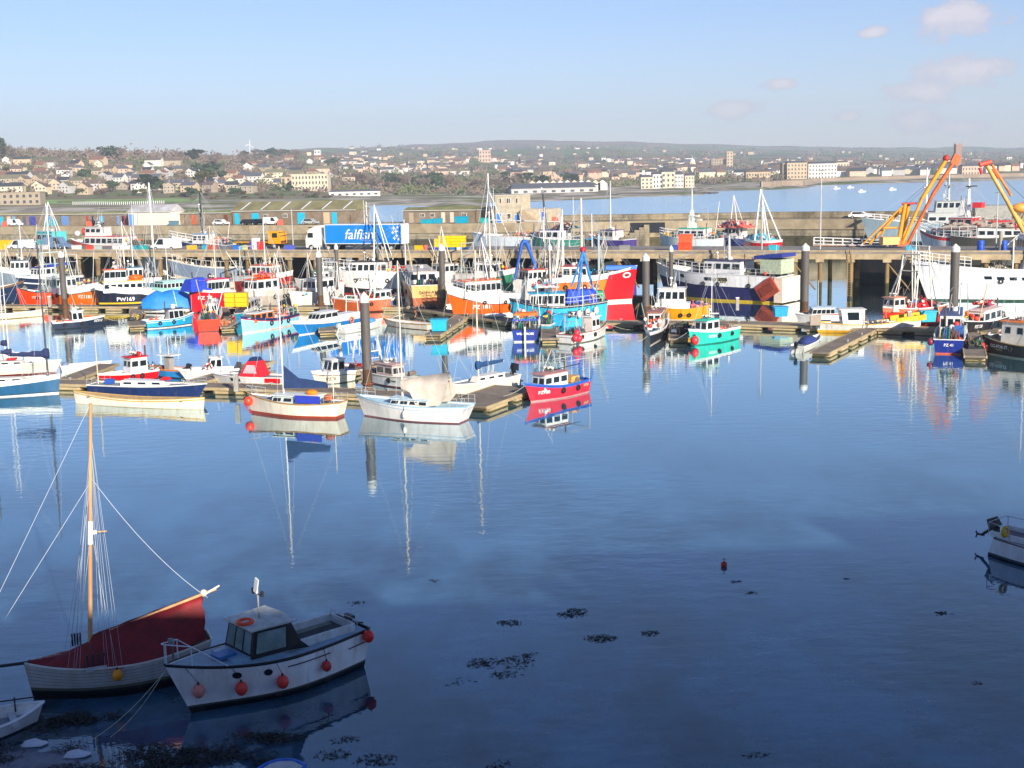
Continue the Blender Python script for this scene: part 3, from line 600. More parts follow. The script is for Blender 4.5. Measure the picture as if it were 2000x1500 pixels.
t = empty('stone_pier', (NPp[0].x, NPp[0].y, 0)); tag(t, 'long stone harbour pier with sheds on top, between the harbour and the bay', 'pier'); tn = t
q = MB(); qp = MB(); qs = MB()
NL = [Line(a, b) for a, b in zip(NPp, NPp[1:])]
for i, L_ in enumerate(NL):
    barl(q, -2, L_.len + 2, 0, 16 if i < 3 else 11, 3.1, ZD + .003 * i, stone, L_); barl(q, -2, L_.len + 2, -.03, 16 if i < 3 else 11, -2, 3.1 + .003 * i, algst, L_)
    barl(qs, -2, L_.len + 2, -.25, .3, 4.6, ZD + .12, M('#b9a687', .95, .3, .4, k=.75, bump=.5), L_)
    if i >= 3: barl(qp, -2.5 * (i > 3), L_.len + 2.5, 9.5, 1.2, ZD + .05, ZD + 1.4 + .01 * i, stone2, L_)
for qq, nm in ((q, 'quay_wall'), (qs, 'coping'), (qp, 'parapet')):
    o = qq.build(nm, tn); o.location = -tn.location
def npx(x, off=0, z=0):
    for L_ in NL:
        if proj(L_.B)[0] >= x: return L_.px(x, off, z), L_.rz
    return NL[-1].px(x, off, z), NL[-1].rz
# recess steps in the pier wall
t2 = MB()
p, rz = npx(1265, -.3); t2.box((0, 0, 5.4), (8, .3, 2.2), M('#20242c', .9, 0)); 
for j in range(9): t2.box((-9 + j * 1.1, -.5, ZD - 5.6 + j * .3), (1.2, 1.2, .3 + j * .6), stone2)
o = t2.build('wall_steps', tn); o.location = Vector((p.x, p.y, 0)) - tn.location; o.rotation_euler.z = rz

# ------------------------------------------------------------------ pontoons
deckm = M('#9b8c7a', .9, .35, .8, k=.7); flo = M('#d6bd92', .9, .3, .8, k=.72); algae = M('#6c6330', .9, .4, 2, k=.6)
def pontoon(pa, pb, w_, label, group='floating pontoons', z=.55, fl=4.2, name='pontoon'):
    A, B = at(*pa), at(*pb); L_ = Line(A, B); L_.back = Vector((-L_.n.y, L_.n.x, 0)); t = empty(name, A, L_.rz); tag(t, label, 'pontoon', group)
    q = MB(); n = max(1, int(L_.len / 3))
    for i in range(n): q.box((L_.len * (i + .5) / n, 0, z), (L_.len / n - .04, w_, .16), deckm)
    q.build('walkway_deck', t)
    q = MB()
    for s_ in (-1, 1): q.box((L_.len / 2, s_ * (w_ / 2 + .07), z - .02), (L_.len, .13, .26), M('#c3ad86', .85, .25, .9, k=.75))
    q.build('fender_board', t)
    n = max(1, round(L_.len / fl))
    for i in range(n):
        q = MB(); x = L_.len * (i + .5) / n; q.box((x, 0, z - .28), (L_.len / n * .66, w_ * .96, .36), flo); q.box((x, 0, z - .6), (L_.len / n * .68, w_ * .98, .28), algae); q.build('float', t)
    for i in range(max(1, int(L_.len / 6))):
        q = MB(); x = 1 + i * 6; q.tube((x, w_ / 2 - .2, z + .08), (x, w_ / 2 - .2, z + .32), .05, M(STEEL)); q.tube((x - .18, w_ / 2 - .2, z + .3), (x + .18, w_ / 2 - .2, z + .3), .04, M(STEEL)); q.build('cleat', t)
    return t, L_
pontoon((-60, 604), (300, 606), 2.6, 'main pontoon walkway at far left in front of the orange trawlers')
pontoon((300, 606), (800, 607), 2.6, 'main pontoon walkway in the middle, behind the pale blue boat')
pontoon((800, 607), (1010, 637), 2.8, 'pontoon walkway below the big orange trawler')
pontoon((1010, 637), (1440, 640), 2.8, 'pontoon walkway between the light blue trawler and the turquoise boat')
pontoon((1440, 640), (2080, 662), 3.2, 'main pontoon walkway at right under the yellow hull')
pontoon((108, 758), (500, 768), 2.4, 'weathered front pontoon behind the white gig')
pontoon((500, 768), (905, 790), 2.4, 'weathered front pontoon around the tall pile')
pontoon((1010, 768), (905, 806), 4.2, 'wide pontoon end between the white sailing boat and the red boat')
FG = 'finger pontoons'
for a, b, l in (((268, 612), (268, 645), 'short finger pontoon heaped with pots beside the small blue boat'), ((430, 610), (448, 648), 'short finger pontoon between the red stern and the pale blue bow'), ((640, 608), (640, 656), 'short finger pontoon between the blue cruiser and the white dinghy'),
                ((905, 624), (845, 664), 'finger pontoon with a cyan tub below the orange trawler'), ((1075, 640), (1075, 672), 'short finger pontoon right of the navy blue stern'), ((1325, 642), (1325, 672), 'short finger pontoon left of the turquoise boat'),
                ((1700, 650), (1600, 700), 'long finger pontoon right of the blue covered dinghy'), ((1895, 658), (1905, 708), 'short finger pontoon left of the black boat at right'), ((640, 744), (760, 716), 'finger pontoon behind the small cream cabin boat'),
                ((370, 762), (520, 716), 'long finger pontoon beside the white boat with the lifebuoy'), ((135, 752), (215, 722), 'finger pontoon right of the blue yacht bow')):
    pontoon(a, b, 1.9, l, FG)
PH = 'mooring piles'
def mpile(px, yb, yt, label, r=.42, cap=WHITE):
    P = at(px, yb); D = P.y; s_ = Vector((P.x, P.y, 0)); h = 0
    for k in range(300):
        if proj(s_ + Vector((0, 0, k * .1)))[1] <= yt: h = k * .1; break
    t = empty('mooring_pile', s_); tag(t, label, 'mooring pile', PH); q = MB()
    q.tube((0, 0, -1), (0, 0, 2.2), r, M('#6a4a30', .8, .5, 1.5, k=.7, st=(1, 1, .3)), r, 16, False); q.tube((0, 0, 2.2), (0, 0, h - .9), r, M('#77706a', .6, .35, .8, k=.62, st=(1, 1, .15)), r, 16, False); q.build('post', t)
    q = MB(); cm = M('#e8e6e0', .5, .05); q.tube((0, 0, h - .95), (0, 0, h - .45), r * 1.04, cm, r * 1.04, 16, False); q.tube((0, 0, h - .45), (0, 0, h), r * 1.04, cm, .03, 16); q.build('cap', t)
    q = MB(); q.torus((0, 0, .9), r + .12, .07, M('#8a4a28', .8, .2), 'z', 14, 5); q.build('pile_guide', t)
for a in ((128, 612, 491, 'pile in front of the left orange trawler', .44), (627, 606, 490, 'pile in front of the large white trawler with the black roof', .44), (866, 612, 477, 'pile touching the bow of the big orange trawler', .42), (1262, 632, 495, 'pile right of the red bow with the painted eye', .46),
          (1311, 588, 480, 'slim dark pile beside the navy and white trawler', .3), (1571, 622, 476, 'pile in front of the jetty left of the ladder', .5), (1861, 640, 476, 'pile in front of the big white ship', .5), (719, 768, 571, 'tallest nearest pile standing at the front pontoon', .42),
          (661, 588, 476, 'slim pile in front of the blue lorry', .3), (1076, 600, 476, 'slim pile behind the light blue trawler', .3)):
    mpile(a[0], a[1], a[2], 'white capped ' + a[3], a[4])
# ------------------------------------------------------------------ front pontoon boats
FISH = [WHITE, '#3c6a50', '#2f6f8f', ORANGE, '#c04030', '#2a2d33', '#8a7a60', '#d8d0c0', '#6d5a48', CYAN, '#e07060']
POTS = ['#2a2d33', '#6d5a48', '#8a5a3a', '#45474a', '#a89878', '#3c6a50']
def win_strip(b, f0, f1, dz, n, h=.28, side=None, t=None):
    for i in range(n):
        f = f0 + (f1 - f0) * (i + .5) / n; q = MB(); w_ = (f1 - f0) / n * .3
        for sd_ in (1, -1):
            vs = [];
            for a, z in ((-w_, -h / 2), (w_, -h / 2), (w_, h / 2), (-w_, h / 2)):
                p = b.surf(sd_, f + a, b.sheer(f) + dz + z); p.y += sd_ * .02; vs.append(p)
            q.add(vs, [(0, 1, 2, 3)], GL)
        q.build('porthole', b.root)
def cabin_trunk(b, f0, f1, w, h, mat=WHITE, nw=3, name='coachroof', wh=.35):
    return b.house(f0, f1, w, h, mat, None, ns=nw, nf=0, nb=0, rf=.9, rb=.2, wr=(.5 - wh / 2 + .05, .5 + wh / 2 + .05), name=name, wf=.6, gap=.45, taper=.85)
b = Boat('sailing_lugger', 'blue hulled two masted lugger with white top strake at far left of the front pontoon', (115, 768), (-150, 778), 3.1, (1.75, 1.35, 1.5), [('z', .12, WHITE), ('z', .2, '#2a3c50'), ('s', -.38, '#1f5a82'), ('s', 0, WHITE)], 'sailing boat', rake=.25, bul=.12, gw=WHITE, deck=CREAM, inn=CREAM)
cabin_trunk(b, .2, .78, 1.9, .42, CREAM, 5)
b.mast(.93, 12.2, .1, '#4a4c52', rig=[(1, 0, 1), (.85, 1, .8), (.85, -1, .8), (.3, 0, 1)], boom=3.4, boomz=2.0, cover='#23305c', coverr=.24); b.mast(.49, 10.5, .1, '#4a4c52', rig=[(.45, 1, .9), (.45, -1, .9), (0, 0, 1)], boom=2.2, boomz=1.7, cover='#23305c', coverr=.24)
b.rail(.75, 1, .55, STEEL, .015, 3)
b = Boat('yacht', 'cream yacht lying behind the blue lugger with a red cushion on deck', (108, 728), (-110, 736), 2.8, (1.3, 1.05, 1.15), [('z', .15, '#7a2a24'), ('s', 0, CREAM)], 'yacht', rake=.7, bul=.1)
cabin_trunk(b, .3, .75, 1.8, .45, CREAM, 4); b.mast(.6, 11.5, .06, WHITE, rig=[(1, 0, 1), (0, 0, 1), (.55, 1, .95), (.55, -1, .95)], spr=1.6, boom=4, boomz=1.2, cover='#2a3560')
b.part('deck_cushion', lambda q: q.box((b.X(.62), 0, 1.6), (.9, .8, .16), M(RED)))
b = Boat('yacht', 'small yacht behind the cream yacht with turquoise and blue tarpaulins, far left', (86, 706), (-90, 712), 2.5, (1.1, .9, 1.0), [('s', 0, WHITE)], 'yacht', rake=.6, bul=.1)
cabin_trunk(b, .3, .7, 1.6, .5, WHITE, 3); b.part('tarpaulin', lambda q: q.box((b.X(.25), 0, 1.35), (2.2, 1.7, .6), M(TEAL, .9, .2), tp=.3)); b.mast(.58, 13.0, .05, WHITE, rig=[(1, 0, 1), (0, 0, 1)], boom=3.4, cover='#2a3560')
b = Boat('pilot_gig', 'long white open rowing gig with a yellow rail nearest the camera at left', (148, 788), (398, 800), 1.5, (1.15, .75, 1.05), [('z', .06, '#e8d9b8'), ('s', -.22, '#fbf3df'), ('s', -.12, '#e0b040'), ('s', 0, '#fbf3df')], 'rowing boat', rake=.15, srake=.15, ds=True, bul=.45, gw='#d9b45c', gwr=.035, mid=.5, inn=WOOD, deck=WOOD)
for i in range(7): b.part('thwart', lambda q: q.box((b.X(.14 + i * .12), 0, b.sheer(.14 + i * .12) - .18), (.2, 1.25, .04), M(WOOD)))
b = Boat('yacht', 'navy blue yacht with white cabin top between the gig and the red roofed boat', (388, 778), (186, 772), 2.5, (1.35, 1.1, 1.1), [('z', .05, '#202028'), ('s', -.06, '#22376a'), ('s', 0, WHITE)], 'yacht', rake=.9, bul=.06)
cabin_trunk(b, .3, .72, 1.7, .5, WHITE, 3); b.rail(.82, 1, .6, STEEL, .015, 2, close=False); b.rail(0, .1, .6, STEEL, .015, 2); b.mast(.04, 4.6, .06, '#d8c8a8'); b.part('locker', lambda q: q.box((b.X(.14), .2, 1.3), (.7, .6, .4), M('#2f5fb8')))
b.rest('life_jacket', 'bright red jacket lying on the navy yacht foredeck', 'life jacket', (b.X(.7), 0, 1.75), MB().box((0, 0, 0), (.9, .7, .22), M(RED, .9, .2), tp=.5))
b = Boat('fishing_boat', 'white fishing boat with square wheelhouse and red roof behind the navy yacht', (205, 752), (300, 738), 2.3, (1.15, .95, .9), [('z', .1, '#3a1a1a'), ('s', -.15, RED), ('s', 0, WHITE)], 'fishing boat', bul=.35)
b.house(.2, .55, 1.7, 1.75, WHITE, RED, 2, 2, 0, wr=(.5, .8), z0=b.dk(.35)); b.part('life_raft', lambda q: q.tube((b.X(.3), -.4, b.top + .15), (b.X(.3), .4, b.top + .15), .22, M(RED), n=8)); b.aerials(b.top, .4, 3, 1.8)
b.gear(.12, 1.2, 14, FISH, 'heap of nets and buoys behind the red roofed wheelhouse')
b = Boat('rowing_boat', 'small white rowing boat with a grey stern cover beside the front pontoon at left', (214, 716), (120, 724), 1.5, (.6, .5, .55), [('s', 0, WHITE)], 'rowing boat', rake=.3, bul=.3, gwr=.04)
b.part('stern_cover', lambda q: q.sph((b.X(.08), 0, .5), .5, M('#7f8fb0', .8, .1), (.8, 1.2, .8)))
b = Boat('workboat', 'open blue workboat with an orange gunwale and a grey frame', (282, 730), (366, 738), 1.9, (.9, .8, .85), [('z', .1, '#20304c'), ('s', -.12, '#2f8fd0'), ('s', 0, '#f09040')], 'workboat', bul=.4, gw='#f09040')
b.part('control_frame', lambda q: (q.box((b.X(.4), 0, 1.2), (.7, .6, 1.5), M('#a8a39c')), q.box((b.X(.4), 0, 2.15), (2.0, 1.3, .08), M(WHITE)), q.tube((b.X(.4), 0, 2.15), (b.X(.4), 0, 3.9), .03, M(WHITE)))); b.outboard(k=1.1)
b.gear(.78, 1.2, 14, FISH, 'pile of red and orange nets in the bow of the blue workboat')
b = Boat('cabin_boat', 'small white cabin boat with a red and white lifebuoy on its side', (364, 742), (462, 734), 2.1, (1.0, .85, .8), [('z', .08, '#c8c8c8'), ('s', 0, WHITE)], 'cabin boat', bul=.4)
b.house(.3, .62, 1.5, 1.6, WHITE, WHITE, 2, 2, 0, rf=.35, wr=(.45, .85), name='cabin'); b.outboard(k=1.1); b.aerials(b.top, .45, 2, 1.2)
b.part('foredeck_locker', lambda q: q.box((b.X(.8), 0, 1.0), (.9, .9, .4), M(WHITE)))
q = MB(); q.torus((0, 0, 0), .32, .09, M('#f04a3a'), 'y', 16, 6, M(WHITE)); b.rest('lifebuoy', 'red and white lifebuoy on the small white cabin boat', 'lifebuoy', (b.X(.58), b.near * .95, 1.25), q)
b = Boat('cabin_boat', 'white boat with a bright red canopy and a red stripe at its stern', (428, 752), (556, 756), 2.3, (1.15, 1.0, 1.0), [('z', .12, '#d8d8d8'), ('s', -.35, WHITE), ('s', -.05, WHITE), ('s', 0, RED)], 'cabin boat', bul=.1)
b.part('canopy', lambda q: (q.add([(b.X(.28), -.95, 1), (b.X(.62), -.9, 1), (b.X(.62), .9, 1), (b.X(.28), .95, 1), (b.X(.34), -.6, 2.45), (b.X(.5), -.6, 2.45), (b.X(.5), .6, 2.45), (b.X(.34), .6, 2.45)], [(0, 1, 5, 4), (1, 2, 6, 5), (2, 3, 7, 6), (3, 0, 4, 7), (4, 5, 6, 7)], M('#e02434', .8, .15)), q.box((b.X(.42), 0, 2.6), (1.0, 1.1, .3), M('#23355c'), tp=.7), q.add([(b.X(.34), b.near * .93, 1.35), (b.X(.55), b.near * .91, 1.35), (b.X(.5), b.near * .73, 2.1), (b.X(.38), b.near * .73, 2.1)], [(0, 1, 2, 3)], M('#c9b8bd', .3))))
win_strip(b, .5, .75, -.3, 1, .3); b.part('stern_stripe', lambda q: q.box((b.X(.1), b.near * 1.06, .75), (1.6, .05, .4), M(RED)))
b = Boat('sailing_boat', 'cream ketch with a blue side cloth, portholes and a furled navy sail', (492, 806), (664, 815), 2.6, (1.7, 1.15, 1.35), [('z', .2, '#b04a30'), ('s', -.1, '#f6ead6'), ('s', 0, '#c8a468')], 'sailing boat', rake=.4, srake=.4, bul=.12, gw='#b08a58', gwr=.045, ws=.6)
b.house(.22, .72, 1.8, .62, '#cfe0dc', '#e8ece6', 4, 2, 0, wr=(.3, .75), rf=.4, name='coachroof', z0=b.dk(.5)); b.part('side_cloth', lambda q: q.box((b.X(.27), b.near * 1.2, b.sheer(.2) + .35), (2.3, .04, .62), M('#2a3fb8', .9, .15)))
b.mast(.62, 11.3, .075, WHITE, rig=[(1, 0, 1), (.6, 1, .95), (.6, -1, .95), (0, 0, 1)], spr=1.6)
q = MB(); a = Vector((b.X(.62) - .1, 0, b.dk(.6) + 3.0)); q.add([a, a + Vector((0, .12, -1.9)), a + Vector((-4.0, .15, -1.7)), a + Vector((-3.9, 0, -1.25)), a + Vector((-1.4, .05, -1.0)), a + Vector((0, -.12, -1.9)), a + Vector((-4.0, -.15, -1.7))], [(0, 1, 2, 3, 4), (0, 4, 3, 6, 5), (1, 5, 6, 2)], M('#27406f', .85, .25, 2)); q.build('furled_sail', b.root)
b.mast(.06, 3.4, .045, CREAM); b.rail(.84, 1, .6, STEEL, .02, 2); b.rail(0, .14, .6, STEEL, .015, 2)
b.rest('dry_bag', 'bright orange bag on the coachroof of the cream ketch', 'bag', (b.X(.3), 0, b.top + .15), MB().sph((0, 0, 0), .4, M('#ff8a1a', .7, .1), (1.3, 1, .6)))
b.rest('dry_bag', 'rust orange bundle at the stern of the cream ketch', 'bag', (b.X(.1), .3, 1.6), MB().sph((0, 0, 0), .35, M('#c0602a', .7, .1), (1.2, 1, .8)))
b.fender(.97, -.6, 'pink red round buoy under the bow of the cream ketch', .36)
b = Boat('cabin_boat', 'small cream cabin boat with black registration number behind the tall pile', (618, 752), (684, 742), 2.1, (1.35, 1.1, .95), [('z', .08, '#8a8a80'), ('s', -.35, CREAM), ('s', -.28, '#5a3a30'), ('s', 0, WHITE)], 'cabin boat', bul=.2, rake=.5)
b.house(.28, .7, 1.6, 1.3, WHITE, WHITE, 2, 2, 0, rf=.3, wr=(.3, .85), name='cabin'); b.name('PZ70', .66, -.65, .42, '#2a2a30'); b.outboard(k=1.1); b.aerials(b.top, .45, 2, 1)
b.part('deck_cover', lambda q: q.box((b.X(.1), 0, .95), (1.2, 1.5, .4), M('#2f3c66'), tp=.8))
b = Boat('workboat', 'low open workboat with red brown sides behind the tall pile', (652, 724), (742, 728), 2.0, (.8, .6, .6), [('s', -.15, WHITE), ('s', 0, '#8a3020')], 'workboat', bul=.4, gw='#8a3020')
b.gear(.4, 1.2, 16, ['#f04a3a', RED, BLACK, '#e8dcd0'], 'heap of red and black gear in the low open workboat')
b = Boat('fishing_boat', 'white fishing boat with a pinkish shelter partly hidden by the tallest pile', (818, 762), (722, 742), 2.3, (1.3, 1.0, 1.0), [('z', .12, '#7a2a24'), ('s', -.2, WHITE), ('s', 0, CREAM)], 'fishing boat', bul=.35)
b.house(.3, .62, 1.6, 1.3, '#d8b8b0', '#c8a8a0', 2, 2, 0, wr=(.4, .8)); b.gantry(.1, 1.6, 2.2, WHITE); b.aerials(b.top, .5, 3, 2.6); b.name('MARY ANN', .6, -.45, .26, '#2a3050')
b.gear(.15, 1.3, 14, FISH, 'heap of gear aft on the boat with the pinkish shelter')
b = Boat('sailing_boat', 'white sailing boat with pale blue trim and a beige boom tent nearest the camera', (712, 812), (905, 824), 2.9, (1.75, 1.25, 1.35), [('z', .1, '#9a5a60'), ('s', -.32, '#f8f3ee'), ('s', -.24, '#bcd4ea'), ('s', 0, '#fbf8f4')], 'sailing boat', rake=.7, srake=.6, bul=.12, gw='#a8d0ea', gwr=.05, ws=.7, deck='#bcdce8')
b.house(.3, .7, 1.9, .55, '#e9f1f4', '#d0e6f0', 4, 2, 0, wr=(.3, .75), rf=.6, name='coachroof'); b.rail(.86, 1, .65, STEEL, .02, 2, close=False); b.rail(0, .12, .7, STEEL, .02, 2)
b.mast(.6, 11.4, .08, CREAM, rig=[(1, 0, 1), (.58, 1, .97), (.58, -1, .97), (.5, 1, .6), (0, 0, 1)], spr=1.8, boom=4.4, boomz=2.0)
z = b.dk(.4); q = MB(); x1, x0 = b.X(.6) - .05, b.X(.12); n = 8; vs = []
for i in range(n + 1):
    t_ = i / n; x = x1 + (x0 - x1) * t_; top = z + 2.05 + .75 * t_; sg = .12 * math.sin(t_ * 9)
    lo = z + 1.3 - .2 * t_ - (1.0 if .25 < t_ < .95 else .3) * min(1, t_ * 3); vs += [(x, -.95 * min(1, .3 + t_ * 2), lo + sg), (x, -.4, (lo + top) / 2 + .2), (x, 0, top), (x, .4, (lo + top) / 2 + .2), (x, .95 * min(1, .3 + t_ * 2), lo + sg)]
q.add(vs, [(i * 5 + j, i * 5 + j + 1, i * 5 + 6 + j, i * 5 + 5 + j) for i in range(n) for j in range(4)], M('#ddd0c0', .9, .12, 1.5), True); q.build('boom_tent', b.root)
b.fender(.5, -.65, 'small white fender on the far side row of the white sailing boat', .14, WHITE, sq=2.2)
b = Boat('yacht', 'small cream yacht with a navy sail cover behind the wide pontoon end', (886, 776), (1000, 752), 2.4, (1.2, 1.0, 1.05), [('z', .1, '#c8bca8'), ('s', 0, '#f7eedd')], 'yacht', rake=.9, bul=.06)
cabin_trunk(b, .22, .68, 1.6, .5, '#f4ecdc', 3); b.mast(.58, 11.6, .075, CREAM, rig=[(1, 0, 1), (.55, 1, .97), (.55, -1, .97), (0, 0, 1)], spr=1.6, boom=3.4, boomz=1.3, cover='#1f4a7c', coverr=.2)
b.rail(.85, 1, .6, STEEL, .015, 2); b.outboard(k=1.5, z=1.2)
b = Boat('fishing_boat', 'bright pink red fishing boat with a blue gunwale and white wheelhouse at the pontoon end', (1037, 786), (1136, 764), 2.4, (1.75, 1.15, 1.2), [('z', .12, '#e8a0a0'), ('s', -.22, '#e83448'), ('s', 0, '#2a62c0')], 'fishing boat', rake=.75, bul=.45, gw='#2a62c0', deck='#3fa0c8', inn='#3fa0c8')
b.house(.42, .86, 1.7, 1.35, WHITE, '#c08a84', 3, 2, 0, wr=(.42, .78), z0=b.dk(.6) + .1); b.name('PZ728', .8, -.66, .42, WHITE, shear=.2, bold=.02)
b.part('stern_arch', lambda q: (q.line([(b.X(.02), -1, 1), (b.X(.02), -1, 3.1), (b.X(.02), 1, 3.1), (b.X(.02), 1, 1)], .04, M(STEEL)), q.line([(b.X(.02), -1, 3.1), (b.X(.42), -.9, 3.1), (b.X(.42), .9, 3.1), (b.X(.02), 1, 3.1)], .035, M(STEEL)), q.tube((b.X(.1), .4, 2.6), (b.X(.6), .4, 2.5), .035, M('#222'.ljust(7, '2')))))
b.part('fish_bin', lambda q: q.box((b.X(.22), 0, 1.35), (1.1, 1.1, .5), M('#e0a860')))
b.name('PZ728', .1, -.4, .28, '#e8d8a0')

# ------------------------------------------------------------------ second row, in front of the main walkway
b = Boat('rowing_boat', 'long slim cream rowing boat at the far left in front of the walkway', (80, 618), (-70, 628), 2.0, (.95, .6, .8), [('z', .1, '#a89060'), ('s', -.15, CREAM), ('s', -.08, '#c8b080'), ('s', 0, CREAM)], 'rowing boat', bul=.4, gwr=.05)
b.part('thwart', lambda q: [q.box((b.X(f), 0, .55), (.25, 1.6, .05), M(WOOD)) for f in (.3, .5, .7)])
b = Boat('fishing_boat', 'small black hulled fishing boat with white deck in front of the left orange trawler', (200, 636), (104, 643), 2.5, (1.35, 1.0, .95), [('z', .1, '#30363c'), ('s', -.15, '#1e2c44'), ('s', 0, WHITE)], 'fishing boat', bul=.3, rake=.4)
b.house(.38, .62, 1.6, 1.5, WHITE, WHITE, 2, 2, 1, wr=(.3, .85)); b.name('PZ912', .88, -.45, .45, WHITE, shear=.15, bold=.02); b.aerials(b.top, .5, 2, 1.5)
b.gear(.2, 1.4, 12, [ORANGE, RED, WHITE, YEL, BLACK], 'orange and red gear aft in the small black boat'); b.part('hatch', lambda q: q.box((b.X(.3), b.near * .5, 1.05), (1.3, .8, .1), M(RED)))
b = Boat('fishing_boat', 'small light blue boat with a dark windowed cabin below the blue tarpaulin', (374, 634), (284, 642), 2.5, (1.6, 1.1, 1.05), [('z', .1, WHITE), ('z', .22, '#2a3c50'), ('s', -.28, '#28a8de'), ('s', -.2, WHITE), ('s', 0, '#28a8de')], 'fishing boat', bul=.4, rake=.4)
b.house(.48, .82, 1.7, 1.5, '#e8eef0', '#3a4a60', 3, 2, 0, wr=(.15, .85), gap=.15); b.gear(.2, 1.5, 16, ['#f0a080', RED, '#d85040', '#e8b090', '#8a5a48'], 'pink and red nets heaped aft in the light blue boat')
b = Boat('fishing_boat', 'small boat with a square bright red stern facing the camera', (420, 612), (408, 648), 3.0, (1.5, 1.4, 1.5), [('z', .1, '#5a2018'), ('s', 0, '#ff3c14')], 'fishing boat', bul=.5, gw='#ff5a30', ws=.95, srake=.05)
b.house(.5, .8, 1.6, 1.5, WHITE, '#e8e0d8', 2, 2, 2, wr=(.4, .85)); b.aframe(.35, 1.8, 3.2, '#d8e0d8', .05); b.gear(.25, 2.0, 22, ['#3c8a60', RED, '#e06040', TEAL, WHITE, BLACK], 'green and red trawl nets over the bright red stern')
b = Boat('fishing_boat', 'white cabin boat with a teal bow behind the finger pontoon left of centre', (462, 634), (500, 612), 2.4, (1.5, 1.2, 1.1), [('z', .1, '#205060'), ('s', -.2, CYAN), ('s', 0, '#28a8c0')], 'fishing boat', bul=.3)
b.house(.2, .68, 1.7, 1.6, '#f4e8d8', WHITE, 3, 2, 0, wr=(.4, .88), name='wheelhouse'); b.aerials(b.top, .4, 2, 2)
b = Boat('fishing_boat', 'pale blue wooden boat with navy rail and varnished wheelhouse, bow to the left', (474, 652), (570, 632), 3.0, (2.2, 1.35, 1.4), [('z', .16, '#f0dcd0'), ('s', -.35, '#a4e4f4'), ('s', -.24, '#c83040'), ('s', 0, '#25356a')], 'fishing boat', rake=.25, bul=.45, gw='#25356a')
b.house(.5, .85, 1.9, 1.0, '#d87028', '#f8f0e8', 3, 2, 0, wr=(.3, .85), z0=b.dk(.65) + .2, winmat='#d87028'); b.gear(.25, 2, 26, ['#f08080', '#e05050', '#f0a0a0', WHITE, '#c04050', '#8a6a58'], 'pink and red buoys heaped aft in the pale blue wooden boat', 'buoy_heap', 'buoys', h=1.1); b.mast(.45, 4.5, .05, '#e8d8c8'); b.name('PZ56', .9, -.14, .2, WHITE)
b = Boat('motor_cruiser', 'motor cruiser with a flared bright blue hull and white upperworks', (585, 655), (694, 634), 3.0, (1.9, 1.4, 1.3), [('z', .12, '#f0e8e0'), ('s', -.38, '#1f80c4'), ('s', 0, WHITE)], 'motor cruiser', rake=1.6, bul=.1, heavy=.6)
b.house(.42, .78, 2.0, 1.0, WHITE, WHITE, 3, 3, 0, rf=.8, rb=.1, wr=(.35, .85), name='cabin', gap=.12); b.house(.02, .4, 2.2, .5, WHITE, None, 0, 0, name='cockpit_coaming'); b.gantry(.05, 2.0, 2.6, WHITE, .06, br=False); b.aerials(b.top, .5, 2, 2)
q = MB(); q.torus((0, 0, 0), .35, .1, M('#f07850'), 'y', 14, 6); b.rest('lifebuoy', 'orange lifebuoy on the side of the blue and white motor cruiser', 'lifebuoy', (b.X(.25), b.near * 1.6, 1.0), q)
b = Boat('dinghy', 'small white open motor dinghy with an outboard, left of the tall pile cap', (744, 638), (666, 652), 2.0, (1.0, .8, .75), [('z', .1, '#c8c0b0'), ('s', -.12, WHITE), ('s', 0, WHITE)], 'dinghy', bul=.3, rake=.4); b.outboard(mat='#d8d8d8', k=1.1); b.name('R90', .3, -.4, .3, '#8a8a8a'); b.part('spray_hood', lambda q: q.sph((b.X(.75), 0, .95), .6, M('#4a90c8', .7, .1), (1.2, 1, .7)))
b = Boat('rowing_boat', 'long cream open boat moored against the walkway right of the tall pile cap', (756, 636), (842, 644), 2.0, (.95, .7, .75), [('z', .08, '#a06a40'), ('s', -.12, '#f2e4cf'), ('s', 0, '#c8a478')], 'rowing boat', bul=.4, gw='#c8a478'); b.part('thwart', lambda q: [q.box((b.X(f), 0, .5), (.25, 1.6, .05), M(WOOD)) for f in (.3, .5, .7)])
b = Boat('fishing_boat', 'small navy blue boat showing its stern with an orange canopy', (1030, 640), (1026, 668), 3.3, (1.6, 1.4, 1.45), [('z', .14, '#e8dcc8'), ('s', 0, '#1a3a94')], 'fishing boat', bul=.4, ws=.92, gw='#28304a', srake=.05)
b.part('canopy', lambda q: (q.box((b.X(.35), 0, 2.75), (2.2, 2.9, .25), M('#ff7a2a', .8, .1), tp=.85), q.box((b.X(.02), 0, 2.5), (.1, 2.9, .14), M('#3048c8')), [q.tube((b.X(f), y, 1), (b.X(f), y, 2.7), .03, M(STEEL)) for f in (.05, .6) for y in (-1.2, 1.2)])); b.tname('WILD  ROSE', .95, .36); b.part('rudder', lambda q: q.box((b.X(-.04), 0, .5), (.1, .2, 2.6), M('#e8dcc8'))); b.mast(.5, 6, .035, WHITE)
b = Boat('fishing_boat', 'white decked boat with an open white wheelhouse behind a cyan tub', (1112, 628), (1058, 652), 2.7, (1.6, 1.2, 1.1), [('z', .1, '#4a4a4a'), ('s', -.15, '#58b0c8'), ('s', 0, WHITE)], 'fishing boat', bul=.4)
b.house(.3, .8, 2.0, 1.9, '#f6efe8', WHITE, 2, 2, 1, wr=(.4, .85), rf=-.05, gap=.5); b.mast(.4, 6, .03, WHITE)
b = Boat('fishing_boat', 'small cream fishing boat with pots and a white shelter beside three red buoys', (1181, 656), (1103, 672), 2.7, (1.7, 1.15, 1.1), [('z', .12, '#8a8478'), ('s', -.4, '#faf4ea'), ('s', -.32, '#8a8a90'), ('s', 0, '#faf4ea')], 'fishing boat', rake=.5, bul=.4, gw='#a06050')
